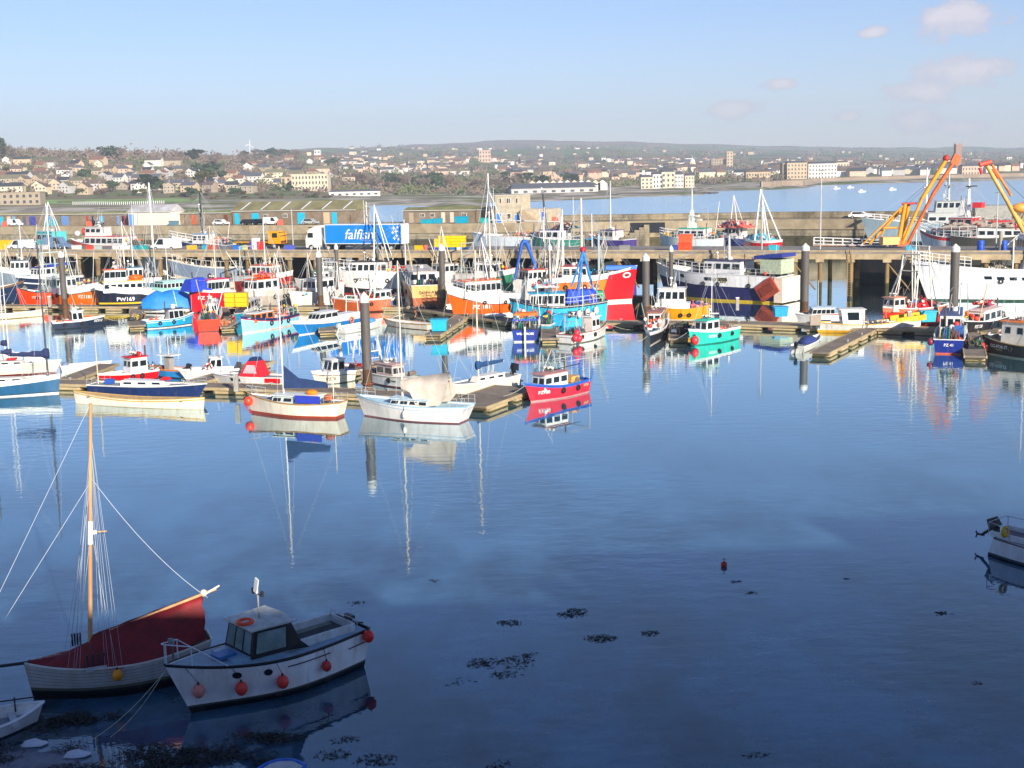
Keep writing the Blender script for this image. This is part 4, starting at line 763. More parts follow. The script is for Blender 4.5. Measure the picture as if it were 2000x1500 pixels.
b.house(.55, .78, 1.5, 1.7, '#f6e6dc', WHITE, 2, 2, 0, wr=(.4, .8)); b.gear(.3, 1.9, 34, ['#3a6a58', '#5a5a8a', '#6a6a70', '#2a2d33', '#8a7a70', '#4a5a9a'], 'tangle of dark crab pots and ropes in the cream fishing boat', 'crab_pot_heap', 'crab pots', h=1.3, l=2.6); b.mast(.45, 7, .04, WHITE); b.gantry(.15, 1.8, 2.4, STEEL)
for i, (t_, dz) in enumerate(((.02, -.35), (.1, -.5), (.05, .2))): b.fender(t_, dz, ('lowest', 'middle', 'topmost')[i] + ' of three red buoys at the stern of the cream fishing boat', .36, '#f0384a')
b = Boat('fishing_boat', 'little black and white boat facing the camera, left of the turquoise boat', (1270, 676), (1290, 640), 2.5, (1.5, 1.2, 1.1), [('z', .1, '#d8c8b8'), ('s', -.3, '#262b36'), ('s', 0, '#e8e4e0')], 'fishing boat', bul=.25, rake=.3)
b.house(.3, .62, 1.8, 2.0, '#efe6e0', '#b07060', 2, 2, 0, wr=(.45, .85), rf=0); b.aerials(b.top, .4, 3, 1.6)
b = Boat('fishing_boat', 'turquoise fishing boat with a white wheelhouse and turquoise roof', (1350, 676), (1428, 660), 2.9, (1.9, 1.4, 1.35), [('z', .12, '#2a8a7a'), ('s', -.2, '#38d0b8'), ('s', 0, '#f4f8f4')], 'fishing boat', rake=.5, bul=.4, gw=WHITE, gwr=.07)
b.house(.48, .78, 1.9, 1.5, WHITE, '#3ad0b8', 2, 2, 0, wr=(.4, .85)); b.name('PZ550', .66, -.62, .42, '#f8f8f0', shear=.15, bold=.015); b.mast(.5, 5.5, .05, WHITE, z0=b.top); b.radar(b.top, .55)
b.gear(.2, 2, 26, ['#f08070', '#f0a090', '#e06050', '#e8c0b0', '#3a8a7a'], 'salmon pink nets and buoys aft in the turquoise boat'); b.fender(.98, -1.2, 'bright red round buoy at the bow of the turquoise boat', .45, '#f03a40')
b = Boat('dinghy', 'small dinghy under a dark blue cover beside the finger pontoon at right', (1600, 668), (1556, 690), 1.9, (.85, .7, .7), [('s', 0, '#e8e8e0')], 'dinghy', bul=.2, rake=.3)
b.part('boat_cover', lambda q: q.sph((b.X(.5), 0, .65), 1.0, M('#2c3f80', .85, .2, 2), (1.7, .95, .62))); b.outboard(k=1)
b = Boat('fishing_boat', 'navy blue boat with a tall white and blue wheelhouse, stern to the camera at right', (1862, 650), (1852, 692), 3.2, (1.6, 1.45, 1.5), [('z', .14, '#e06a50'), ('s', 0, '#1c3390')], 'fishing boat', bul=.4, ws=.9)
b.house(.25, .7, 2.2, 2.4, '#f4f2f0', '#4a5a88', 2, 2, 3, wr=(.5, .85)); b.part('side_panel', lambda q: q.box((b.X(.2), -.9, 1.9), (.06, .9, 1.3), M('#3a70b8'))); b.tname('PZ 41', .95, .4); b.gear(.1, 2.2, 18, [ORANGE, '#f05030', WHITE, '#304060'], 'orange and white floats along the stern rail of the navy boat at right'); b.fender(.02, -.3, 'dark red buoy at the corner of the navy stern at right', .34, '#a02a4a', 1 if b.near < 0 else b.near)
b = Boat('fishing_boat', 'black hulled boat with white name lettering and cream wheelhouse at the right edge', (1925, 690), (2080, 706), 3.2, (1.75, 1.35, 1.35), [('z', .12, '#d8d8c8'), ('z', .2, '#23262a'), ('s', 0, '#23282c')], 'fishing boat', rake=.2, bul=.4, gw='#c8b078')
b.house(.42, .75, 2.2, 2.5, '#f4ecdc', '#ff8a2a', 2, 2, 0, wr=(.55, .8), rf=.05, gap=.55); b.name('GO-FOR-IT', .76, -.55, .48, '#e8f0f8', bold=.03); b.name('PENZANCE', .76, -.88, .18, '#d8c890'); b.mast(.5, 7, .05, WHITE, z0=b.top); b.fender(.99, -1.1, 'salmon red buoy in front of the black bow at the right edge', .48, '#ff5a50')
b = Boat('fishing_boat', 'black hulled boat with white number and white cabin behind the navy boat at right', (1884, 662), (1950, 640), 2.9, (2.0, 1.5, 1.4), [('z', .1, '#181a1c'), ('s', 0, '#1d2226')], 'fishing boat', rake=.3, bul=.4, gw=WHITE)
b.house(.2, .7, 2.2, 1.6, WHITE, '#f4d8cc', 3, 3, 0, wr=(.35, .8)); b.name('PZ128', .8, -.55, .5, WHITE, shear=.1, bold=.03); b.gear(.45, 2, 18, ['#f08060', WHITE, RED, '#8a4a6a'], 'orange and red floats on the roof of the black hulled boat with white cabin', dz=2.1, h=.5)
b = Boat('fishing_boat', 'dark navy low boat wedged between the two black boats at right', (1935, 676), (1990, 660), 2.6, (1.3, 1.0, 1.0), [('s', 0, '#2a3c5c')], 'fishing boat', bul=.4)
b.gear(.4, 1.8, 22, ['#f0a080', WHITE, '#c8b8a0', '#2a6a8a', '#ff7a4a'], 'pale nets and rope in the low navy boat at right')

# ------------------------------------------------------------------ third row, behind the main walkway
b = Boat('trawler', 'dark navy wooden trawler cut by the left edge', (38, 590), (-90, 596), 5, (3.4, 2.4, 2.6), [('z', .2, '#1a2030'), ('s', -.3, '#1f3558'), ('s', 0, '#8a6a48')], 'trawler', rake=1, gw='#8a6a48'); b.house(.1, .4, 3, 2.2, WHITE, '#5a4a40', 3, 3); b.mast(.4, 11, .1, WHITE, rig=[(1, 0, 1), (.1, .8, 1), (.1, -.8, 1)])
b = Boat('trawler', 'navy and white striped trawler behind the low red orange hull at left', (44, 578), (150, 566), 4.6, (3.6, 2.8, 2.6), [('z', .2, '#7a2018'), ('s', -1.3, '#1b2a4c'), ('s', -1.1, WHITE), ('s', -.35, '#1b2a4c'), ('s', 0, WHITE)], 'trawler', rake=1.2); b.house(.45, .75, 3, 2.0, WHITE, '#2a3a8a', 3, 3); b.mast(.45, 13, .12, WHITE, rig=[(1, 0, 1), (.1, .8, 1), (.1, -.8, 1), (.8, .8, .8), (.8, -.8, .8)]); b.gantry(.06, 3.4, 4, WHITE); b.rail(.75, 1, .9)
b.part('net_canopy', lambda q: q.box((b.X(.35), 0, 4.9), (4.5, 2.2, .5), M('#2f48a8', .8, .1), tp=.6))
b = Boat('trawler', 'low red orange trawler hull at left beside the orange trawler', (42, 600), (122, 596), 4.2, (3.2, 2.3, 2.3), [('z', .3, '#f8e8d8'), ('s', -.1, '#ff4a1a'), ('s', 0, '#26262c')], 'trawler', rake=.6, gw='#26262c'); b.name('PZ 635', .55, -.8, .55, '#f0c8b8'); b.gantry(.1, 3, 5.5, '#a8c0b8', .09); b.gear(.4, 3, 24, FISH, 'heap of nets on the low red orange trawler', l=3)
b.aframe(.5, 3, 6.5, '#c8d0c8', .07)
b = Boat('trawler', 'orange trawler with a white whaleback bow right of the left mooring pile', (192, 603), (106, 594), 4.8, (4.0, 3.0, 3.0), [('z', .3, '#f0ddc8'), ('s', -1.15, '#ff7612'), ('s', -1.05, '#2a2a30'), ('s', 0, WHITE)], 'trawler', rake=.5, gw=WHITE, bul=.8); b.name('PZ1181', .84, -1.75, .75, WHITE, bold=.02, shear=.15); b.house(.05, .4, 3, 2.2, WHITE, WHITE, 3, 3); b.gantry(.02, 3.6, 6, '#c8d8cc', .09); b.aframe(.35, 3.2, 7, '#d8e0d8', .08); b.rail(.5, .98, .9, STEEL)
b.gear(.2, 3, 28, FISH, 'mixed gear on the aft deck of the left orange trawler', l=3)
b = Boat('trawler', 'dark navy trawler with a yellow stripe and white superstructure with orange top', (198, 606), (300, 600), 5.0, (4.1, 3.3, 2.6), [('z', .9, '#1a2438'), ('z', 1.15, '#f0c830'), ('s', -.95, '#1c2438'), ('s', 0, WHITE)], 'trawler', rake=.9, gw=WHITE, bul=.7, mid=.3)
b.house(.2, .95, 3.6, 1.5, WHITE, '#f4c838', 6, 3, wr=(.35, .75)); z = b.top; b.house(.5, .92, 2.8, 1.6, WHITE, '#ff6a20', 4, 3, z0=z, wr=(.3, .85), gap=.1); b.name('PW169', .52, -1.75, .85, WHITE, bold=.04, shear=.1)
b.mast(.5, 7, .09, WHITE, z0=b.top, rig=[(1, 0, 1), (0, .8, 1), (0, -.8, 1)]); b.radar(b.top, .7); b.aerials(b.top, .6, 4, 3); b.gantry(.08, 3.6, 4.6, STEEL, .1); b.rest('life_raft', 'orange dome shaped life raft on the navy trawler with yellow stripe', 'life raft', (b.X(.3), 0, z + .3), MB().sph((0, 0, 0), .9, M(ORANGE, .6, .1), (1.3, 1, .5)))
b = Boat('trawler', 'trawler with a pale turquoise deckhouse behind the blue tarpaulin', (300, 596), (376, 588), 4.4, (2.8, 2.4, 2.2), [('z', .2, '#333333'), ('s', 0, '#9fd8d0')], 'trawler', rake=.5, gw='#8fd0c8'); b.house(.05, .85, 3, 1.5, '#9fe0d4', '#cfeee8', 8, 3, wr=(.35, .75)); b.aerials(b.top, .5, 3, 3); b.mast(.6, 6, .08, WHITE, z0=b.top, rig=[(1, 0, 1), (0, 0, 1)])
b = Boat('covered_boat', 'boat completely covered with a bright blue tarpaulin at left', (282, 612), (376, 608), 3.6, (1.6, 1.3, 1.3), [('z', .15, '#3a3a3a'), ('s', 0, WHITE)], 'covered boat', rake=.4)
q = MB(); n = 10; vs = []
for i in range(n + 1):
    t_ = i / n; x = b.X(-.03 + 1.06 * t_); hh = 2.0 + 1.25 * math.sin(math.pi * min(1, t_ * 1.1 + .05)) ** .8 + (.55 if 6 < i < 10 else 0); wv = 1.95 * (1 - max(0, t_ - .75) * 1.8)
    for j in range(7):
        a = math.pi * j / 6; vs.append((x + .1 * math.sin(j * 3 + i), wv * math.cos(a) * (1 + .04 * math.sin(i * 2.5 + j)), .75 + max(0, math.sin(a)) ** .8 * (hh - .75) + .07 * math.sin(i * 5 + j * 2)))
q.add(vs, [(i * 7 + j, i * 7 + j + 1, (i + 1) * 7 + j + 1, (i + 1) * 7 + j) for i in range(n) for j in range(6)], M('#2d8af0', .6, .18, 2), True); q.build('tarpaulin', b.root)
b = Boat('trawler', 'red hulled trawler with a magenta roofed wheelhouse and white numbers', (376, 612), (446, 604), 4.6, (3.6, 3.1, 2.9), [('z', .2, '#8a1020'), ('s', -.3, '#e0182c'), ('s', 0, WHITE)], 'trawler', rake=.4, gw=WHITE); b.name('PZ 78', .75, -1.1, .7, WHITE, bold=.03); b.house(.1, .7, 3.2, 1.9, '#f6ece6', '#e82a60', 6, 3, wr=(.3, .8), gap=.12); b.name('PZ', .3, -1.3, .6, WHITE, bold=.03)
b.part('deck_tarpaulin', lambda q: (q.box((b.X(.86), 0, b.dk(.85) + 1.0), (3.6, 3.0, 1.7), M('#2746c8', .8, .25, 2), tp=.72, tpy=.5), q.box((b.X(.8), .2, b.dk(.85) + 1.5), (2.2, 1.8, 1.1), M('#2746c8', .8, .25, 2), tp=.5, rz=.3))); b.mast(.3, 7, .09, '#e8d8c8', z0=b.top, rig=[(1, 0, 1), (0, .8, 1), (0, -.8, 1)]); b.gear(.3, 3, 24, [RED, '#f07050', '#e8d0c0', ORANGE, '#3a8a60'], 'red and orange nets hung on the red trawler', l=3, dz=.3)
for k in range(2):
    p = at(452 + k * 21, 594, 2.6); q = MB()
    for i in range(3): q.box((0, 0, i * .62), (1.5, 1.3, .58), M(YEL, .5, .12), tp=1.05)
    o = q.build('fish_box_stack'); o.location = p; tag(o, ('left', 'right')[k] + ' stack of yellow fish boxes beside the red trawler', 'fish boxes', 'yellow fish boxes beside the red trawler')
b = Boat('trawler', 'white and grey trawler with an orange roofed wheelhouse, bow toward the pale blue boat', (482, 606), (566, 594), 4.6, (3.0, 2.7, 2.4), [('z', .3, '#8a3a20'), ('s', -.9, '#b8aea0'), ('s', 0, '#d0c8bc')], 'trawler', rake=.3, gw=WHITE, bul=.7); b.house(.4, .9, 3.2, 2.3, WHITE, '#ff6a28', 3, 3, wr=(.45, .85)); b.aframe(.3, 3, 6, '#e8e0d4', .07); b.aerials(b.top, .6, 4, 3); b.gear(.6, 2.4, 26, [RED, '#f04a30', ORANGE, '#f08070', '#3a62b8'], 'red and orange floats on the roof of the grey trawler', dz=2.6, l=2.4, h=1)
b.gear(.15, 3, 26, ['#8a5a38', ORANGE, '#b06030', '#d8c8b8'], 'rust brown nets aft on the grey trawler', l=3)
b = Boat('trawler', 'white working boat between the grey trawler and the slim mooring pile', (572, 606), (652, 594), 4.2, (2.8, 2.3, 2.2), [('z', .2, '#444444'), ('s', 0, '#e8e2da')], 'trawler', rake=.6); b.house(.15, .6, 3, 2.2, '#f4f0ea', WHITE, 3, 3); b.mast(.35, 8, .09, WHITE, rig=[(1, 0, 1), (0, .8, 1), (0, -.8, 1)]); b.gear(.75, 2.6, 20, FISH, 'tangle of gear on the foredeck of the white working boat', l=2.6); b.gantry(.05, 3.2, 4.5, '#e8ecec', .08)
b = Boat('fishing_boat', 'rusty brown boat with a green net drum left of the tall pile cap', (655, 610), (762, 606), 4.0, (2.2, 1.9, 2.0), [('z', .2, '#5a2a18'), ('s', -.2, '#c05a28'), ('s', 0, '#e8e0d8')], 'fishing boat', rake=.5); b.gantry(.3, 3, 5.2, WHITE, .1, dx=-.8); b.gantry(.62, 3, 5.0, '#f0e8e0', .1, dx=.8); b.gear(.5, 3, 34, ['#2a8a60', '#c04a28', '#a0522a', '#2a6ab8', '#b8b0a0'], 'heap of green and rust brown nets below the white gantry', l=5, h=1.8)
b = Boat('fishing_boat', 'small blue and white cabin boat in front of the rusty hull', (700, 610), (780, 600), 3.0, (1.9, 1.6, 1.5), [('z', .1, '#334'.ljust(7, '4')), ('s', -.3, '#5a8ac0'), ('s', 0, WHITE)], 'fishing boat'); b.house(.3, .7, 2, 1.5, '#dce6ee', '#e8e8e8', 3, 2); b.gear(.15, 2, 20, ['#e03038', '#f05040', CYAN, WHITE], 'red and cyan buoys on the blue and white cabin boat', l=2)
b = Boat('trawler', 'rust brown steel hull seen from its cream square stern behind the big orange bow', (800, 560), (840, 612), 5.2, (4.0, 3.4, 3.9), [('z', .3, '#6a3018'), ('s', -1.7, '#a85a2c'), ('s', 0, '#e8b870')], 'trawler', bul=.5, ws=.95, srake=.02, gw='#f4eee2', rake=.6); b.tname('BON AMI', 2.9, .7, '#6a5030'); b.house(.25, .6, 4, 2, '#f2ece2', '#d8d0c4', 3, 3, 3); b.gear(.1, 4, 34, ['#c03a30', '#e05a48', '#d8d0c8', '#a05030'], 'red net floats behind the cream square stern', l=2.4, h=1.6)
b = Boat('trawler', 'big orange trawler with white bulwark and orange roofed wheelhouse in the centre', (888, 622), (998, 612), 5.4, (4.7, 3.1, 2.9), [('z', .45, '#fbf0e4'), ('s', -1.45, '#ff6a12'), ('s', -1.35, '#3a2a30'), ('s', 0, '#fbf8f4')], 'trawler', rake=1.3, gw='#f4f0ec', bul=.9, mid=.35, heavy=.5)
b.house(.3, .92, 4.0, 2.1, '#f6efe6', '#ff7a30', 7, 4, wr=(.4, .8), gap=.18, z0=b.dk(.6) + .3); b.name('PZ 181', .62, -1.95, .8, WHITE, bold=.03, shear=.15); b.rail(.62, 1, 1.3, STEEL, .035, 6, 3); b.mast(.35, 9, .12, '#f0e0cc', z0=b.top, rig=[(1, 0, 1), (0, .8, 1), (0, -.8, 1), (.8, .9, .9)]); b.aframe(.5, 3, 5.5, WHITE, .09, z0=b.top); b.aerials(b.top, .7, 3, 3); b.gear(.08, 3.4, 24, ['#5a2a30', '#f4f0ea', '#c8c0b8', '#8a2a20'], 'white and dark red bundles aft on the big orange trawler', l=3)
b.fender(.12, -1.6, 'large dark maroon fender at the stern of the big orange trawler', .9, '#6a2030', sq=.8)
b = Boat('trawler', 'light blue trawler with rows of windows and royal blue tarpaulins in the centre', (1008, 642), (1178, 637), 5.4, (3.8, 2.9, 3.4), [('z', .3, '#1a90b8'), ('s', -.3, '#3cc4e8'), ('s', -.12, '#223048'), ('s', 0, '#f0e8dc')], 'trawler', rake=.8, gw='#24344c', bul=.5, mid=.5, srake=.3, ws=.9)
b.house(.45, .85, 3.6, 1.6, '#f2e8d8', '#34b4e0', 6, 4, wr=(.25, .85), gap=.2, z0=b.dk(.6) + .3); b.name('PZ 101', .32, -1.1, .75, '#f4f4e8', back='#1a2030', bold=.02); b.mast(.6, 6.5, .09, '#e8e0d8', z0=b.top, rig=[(1, 0, 1), (0, .8, 1), (0, -.8, 1)]); b.aerials(b.top, .6, 5, 4); b.rail(.05, .45, 1.0, STEEL, .035)
b.part('deck_tarpaulin', lambda q: (q.box((b.X(.25), 0, b.dk(.25) + 1.3), (4.0, 3.2, 1.5), M('#2552d8', .8, .15), tp=.85), q.box((b.X(.06), 0, b.dk(.06) + 1.2), (1.6, 2.8, .9), M('#3a9a70', .8, .15), tp=.8)))
b.part('crane_arm', lambda q: (q.tube((b.X(.3), 0, 3), (b.X(.22), 0, 9.4), .26, M('#2a7ac0'), .2), q.tube((b.X(.22), 0, 9.4), (b.X(.1), 0, 4.2), .2, M('#2a86d0'), .14), q.tube((b.X(.22), .3, 9.4), (b.X(.36), .2, 5), .12, M('#2a86d0')), q.sph((b.X(.22), 0, 9.5), .4, M('#c02030'))))
b.gear(.66, 3, 14, [CYAN, '#e05a50', WHITE, '#2a86b0'], 'blue and red bundles on the roof of the light blue trawler', dz=2.6, l=3.4)
for i in range(3): b.fender(.12 + i * .09, -.9 - .1 * i, ('left', 'middle', 'right')[2 - i] + ' white fender on the quarter of the light blue trawler', .32, WHITE, sq=1.5)
b = Boat('trawler', 'orange and white trawler with a bright red bow and a painted white eye', (1234, 588), (1068, 590), 6.0, (5.2, 3.9, 3.5), [('z', .35, '#e8f0ea'), ('s', -.85, '#ff8212'), ('s', -.77, '#7a3020'), ('s', 0, '#fbf8f4')], 'trawler', rake=.8, gw='#f4f0ec', bul=.8, mid=.35, heavy=.4)
def redbow(q):
    n = 8
    for sd_ in (1, -1):
        vs = []
        for i in range(n + 1):
            t_ = .70 + .3 * i / n
            for z in range(7):
                zz = .36 + (b.sheer(t_) - .3 - .36) * z / 6; tt = t_ + (1 - t_) * 0 - .06 * (1 - z / 6) * (1 - i / n) ; p = b.surf(sd_, min(1, tt), zz); p.y += sd_ * .04 * (1 if i < n else 0); p.x += .03 if i == n else 0; vs.append(p)
        q.add(vs, [(i * 7 + j, (i + 1) * 7 + j, (i + 1) * 7 + j + 1, i * 7 + j + 1) for i in range(n) for j in range(6)], M('#f01420', .35, .08), True)
b.part('red_bow_panel', redbow); b.name('PZ 1192', .5, -1.9, .8, WHITE, bold=.02)
q = MB(); cx = .9
for k in range(16):
    a0, a1 = 6.2832 * k / 16, 6.2832 * (k + 1) / 16; vs = []
    for a, r_ in ((a0, 1), (a1, 1), (a1, .62), (a0, .62)):
        p = b.surf(b.near, cx + .045 * r_ * math.cos(a), 3.9 + .42 * r_ * math.sin(a)); p.y += b.near * .06; vs.append(p)
    q.add(vs, [(0, 1, 2, 3)], M(WHITE, .5, 0))
p = b.surf(b.near, cx, 3.9); q.sph((p.x, p.y + b.near * .05, p.z), .2, M('#5a1018', .5, 0), (1, .3, 1)); q.build('painted_eye', b.root)
b.part('blue_rail_panel', lambda q: [q.box((b.X(.88), s_ * b.surf(1, .9, b.sheer(.9)).y * 1.02, b.sheer(.9) + .1), (4.6, .08, .5), M('#3a78d8'), rz=-s_ * .22) for s_ in (1, -1)])
b.house(.2, .5, 4, 2.2, '#f6f0ea', '#b03a28', 3, 3); b.mast(.42, 12, .22, '#e8d4c4', z0=b.dk(.4), rig=[(1, 0, .9), (0, .8, .95), (0, -.8, .95), (.7, .9, .8), (.7, -.9, .8)], r2=.14); b.aframe(.2, 4, 10.5, WHITE, .13); b.gantry(.62, 4, 6.5, '#b0b8b8', .12); b.gear(.66, 4, 40, FISH, 'mixed nets and floats on the foredeck of the red bowed trawler', l=4.5, h=2.2); b.gear(.06, 4, 34, ['#5a5a58', '#8a8a80', '#3a6a50', '#c8c0b0'], 'grey trawl doors and netting at the stern of the red bowed trawler', l=3.4, h=2)
b.wires([((.42, 0, 14), (.95, 0, 5.4), .2), ((.2, 0, 12.5), (.75, 1, 6)), ((.2, 0, 12.5), (-.1, 0, 6))])
b = Boat('trawler', 'pale grey trawler with red roofed wheelhouse and blue crane behind the light blue trawler', (1010, 590), (1090, 584), 4.8, (3.5, 3.0, 2.8), [('z', .3, '#333333'), ('s', 0, '#e4e0da')], 'trawler', rake=.8, bul=.6); b.house(.4, .85, 3.4, 2.2, '#f4efe8', '#e85a38', 4, 3, wr=(.45, .85)); b.gantry(.2, 3.8, 6.2, '#c8ccc8', .1); b.mast(.3, 9, .1, '#e4dcd4', z0=b.top, rig=[(1, 0, 1), (0, .8, 1), (0, -.8, 1)]); b.gear(.2, 3, 34, FISH, 'netting stacked aft on the white trawler with red roof', l=3, h=1.8)
b.part('crane_arm', lambda q: (q.tube((b.X(1.0), 1, 2.5), (b.X(1.08), 1, 9.2), .3, M('#2456b0'), .24), q.tube((b.X(1.08), 1, 9.2), (b.X(.72), 1, 7.9), .24, M('#2e66c8'), .2), q.tube((b.X(.72), 1, 7.9), (b.X(.7), 1, 4.6), .2, M('#2456b0'), .3)) if False else (q.tube((b.X(1.12), 1, 3.4), (b.X(.92), 1, 8.9), .2, M('#2456b0'), .28), q.tube((b.X(.92), 1, 8.9), (b.X(.82), 1, 8.9), .3, M('#2e66c8'), .3), q.tube((b.X(.82), 1, 8.9), (b.X(.56), 1, 4.0), .3, M('#2c6ad0'), .2), q.box((b.X(.55), 1, 3.7), (.8, .8, .9), M('#2a50c8'))))
b = Boat('trawler', 'navy and white trawler with a yellow waterline lying along the jetty', (1300, 578), (1532, 590), 6.2, (5.0, 3.9, 3.7), [('z', .25, '#f0c83a'), ('s', -1.75, '#28285c'), ('s', 0, '#fbf9f6')], 'trawler', rake=1.6, gw='#e8e8ec', bul=.7, mid=.5)
b.rail(.45, 1, 1.5, WHITE, .045, 9, 3); b.house(.3, .62, 4.2, 1.9, '#faf8f6', '#3a3a5c', 4, 4, wr=(.4, .8), z0=b.dk(.45) + .6); b.name('PZ80', .42, -.95, .95, '#8a7a4a', bold=.01); b.mast(.45, 3.4, .2, '#f0ece8', z0=b.top, r2=.14, rig=[(1, 0, 1), (0, .8, 1)]); b.radar(b.top, .55); b.aerials(b.top, .5, 4, 3)
win_strip(b, .34, .56, -.75, 2, .5); win_strip(b, .7, .76, -.75, 1, .5)
b.gear(.2, 4, 40, ['#6a6a60', '#e8dcd4', '#c0b0a0', '#3a3a44', '#8aa080'], 'net drum and gear aft on the navy and white trawler', l=5, h=2.6); b.part('net_curtain', lambda q: (q.box((b.X(.06), 0, 5.1), (3.2, 4, 2.0), M('#bcc8ac', .9, .4, 4)), q.box((b.X(.08), 0, 6.5), (4.4, 4.2, .5), M('#2a3a90', .9, .2), ry=.08)))
b.rest('trawl_door', 'rust red steel trawl door hanging at the stern of the navy and white trawler', 'trawl door', (b.X(.06), b.near * 3.0, 2.0), MB().box((0, 0, 0), (3.0, .4, 2.4), M('#a8452c', .8, .35, 2), ry=.6).box((0, -.25 * 0, 0), (2.2, .6, 1.2), M('#8a3522', .8, .3), ry=.6))
b.part('stern_panel', lambda q: (q.box((b.X(-.02), 0, 1.9), (1.3, 5.4, 3.5), M('#f0dcc8', .7, .12)),))
b = Boat('fishing_boat', 'yellow fishing boat with a big white wheelhouse right of the tall pile', (1272, 632), (1384, 632), 3.6, (2.3, 2.0, 2.5), [('z', .7, '#f4ecd8'), ('s', -.1, '#f4a81c'), ('s', 0, '#f8b828')], 'fishing boat', rake=.6, gw='#e89a18', bul=.4, mid=.4)
b.house(.32, .96, 2.8, 1.0, WHITE, None, 0, 0, name='deckhouse', rf=.3); b.house(.4, .88, 2.6, 1.9, WHITE, '#f0ece8', 4, 3, z0=b.dk(.6) + .9, wr=(.35, .8), gap=.25); b.radar(b.top, .65, 0, 1); b.aerials(b.top, .6, 4, 2.4); b.name('FH 62', .42, -.75, .45, '#a0641a'); b.gear(.15, 2.6, 26, ['#f08090', '#f06070', '#f0a0a0', '#3a80c8', '#2a6ab0'], 'pink round floats and blue drums aft on the yellow boat', 'buoy_heap', 'buoys', l=2.4, h=1.4)
b = Boat('motor_cruiser', 'white cabin cruiser with a red stripe at the foot of the jetty piles', (1562, 636), (1640, 634), 2.8, (1.5, 1.3, 1.2), [('z', .1, '#e0a030'), ('s', -.05, WHITE), ('s', 0, WHITE)], 'motor cruiser', rake=.6); b.house(.18, .78, 2.1, 1.2, WHITE, '#cfe4ee', 5, 2, wr=(.45, .85), rf=.3, gap=.15, name='cabin'); b.part('red_stripe', lambda q: [q.box((b.X(.42), s_ * 1.09, b.dk(.4) + .38), (3.6, .04, .16), M(RED)) for s_ in (1, -1)]); b.mast(.55, 3.2, .04, WHITE, z0=b.top)
b = Boat('workboat', 'long low white and yellow workboat with a tan fronted wheelhouse at right', (1598, 650), (1790, 646), 3.2, (1.3, 1.0, 1.7), [('z', .1, '#c89030'), ('z', .35, '#f4b830'), ('s', 0, '#fbf6ea')], 'workboat', rake=.5, bul=.35, mid=.5, gw='#f4c030')
b.house(.55, .76, 2.0, 2.0, WHITE, '#e8e4de', 1, 2, 0, wr=(.4, .85), rf=-.15, gap=.5); b.gear(.4, 2.2, 16, ['#c8c0b8', '#8a8a88', '#5a6a70', '#c87050'], 'grey tarpaulin and gear amidships in the long yellow workboat', l=3); b.part('stern_bulwark', lambda q: [q.box((b.X(.09), s_ * 1.3, 1.55), (3.4, .2, .6), M('#f6c022', .5, .1), ry=.12) for s_ in (1, -1)])
b = Boat('fishing_boat', 'red and white netter with tall gallows and piled nets at right', (1728, 642), (1830, 630), 3.6, (2.6, 2.2, 2.4), [('z', .2, '#a02018'), ('s', -.6, '#e0301c'), ('s', -.1, '#f0805c'), ('s', 0, WHITE)], 'fishing boat', rake=.4, gw=WHITE); b.gantry(.3, 3, 7.5, '#f0e8d8', .09, dx=.6); b.gantry(.62, 3, 6.6, '#f0e8d8', .09, dx=-.8); b.mast(.45, 9.5, .08, WHITE, rig=[(1, 0, 1), (0, .8, 1), (0, -.8, 1)]); b.gear(.45, 3, 50, ['#e8dcd0', '#c8b8a8', '#f04a50', RED, WHITE, '#8a7a70', '#3a80c8'], 'big pile of white nets and red floats on the netter', l=6, h=2.4); b.house(.75, .95, 2, 1.5, '#f0e0d0', '#e8a080', 2, 2)
b = Boat('ship', 'big white steel ship cut by the right edge in front of the jetty', (1812, 587), (2160, 583), 6, (5.6, 4.4, 4.6), [('z', .25, '#3a5a4a'), ('s', 0, '#f4f4f6')], 'ship', rake=2.2, gw=WHITE, bul=.5, mid=.45, heavy=.55)
b.rail(.72, 1, 1.4, WHITE, .05, 9, 3); win_strip(b, .3, .68, -1.3, 6, .45); b.house(.12, .5, 6.4, 5.0, '#fafaff', '#e8e8f0', 6, 4, wr=(.68, .86), z0=b.dk(.3)); b.part('fore_structure', lambda q: (q.tube((b.X(.6), 0, 4.5), (b.X(.6), 0, 9.5), .25, M('#a8a090')), q.tube((b.X(.7), 0, 4.4), (b.X(.5), 0, 9), .07, M(WHITE)), q.tube((b.X(.55), 2, 4.4), (b.X(.55), 2, 8.4), .1, M(WHITE))))
b.gear(.62, 5, 24, ['#8a8478', '#c8c0b0', '#5a5a50'], 'grey ropes and nets on the foredeck of the big white ship', l=4, h=1.6)
b = Boat('trawler', 'big grey blue wooden hull with cream lower planking against the jetty at left', (352, 566), (520, 560), 6.4, (5.4, 3.9, 3.9), [('z', .3, '#8a8478'), ('s', -2.6, '#dccfb8'), ('s', -.2, '#8492a6'), ('s', 0, '#e0dcd4')], 'trawler', rake=1.8, gw='#e8e0d0', bul=.8)
b.rail(0, 1, 1.0, '#e0dccf', .04, 20, 1); b.gear(.5, 4, 40, ['#8a7a68', '#c8b8a0', '#5a5a50', '#e0d4c0'], 'ropes and netting along the deck of the grey blue hull', l=10, h=1.6); b.mast(.62, 7.5, .12, '#e0c8a8', z0=3.5, rig=[(1, 0, 1), (.3, .8, 1), (.85, .8, 1), (.3, -.8, 1)]); b.part('ribs', lambda q: [q.tube((b.X(f), b.near * 2.9, 3.6), (b.X(f) + .2, b.near * 2.7, 5.4), .11, M('#d8c8a0')) for f in (.1, .2, .32, .45, .58)])
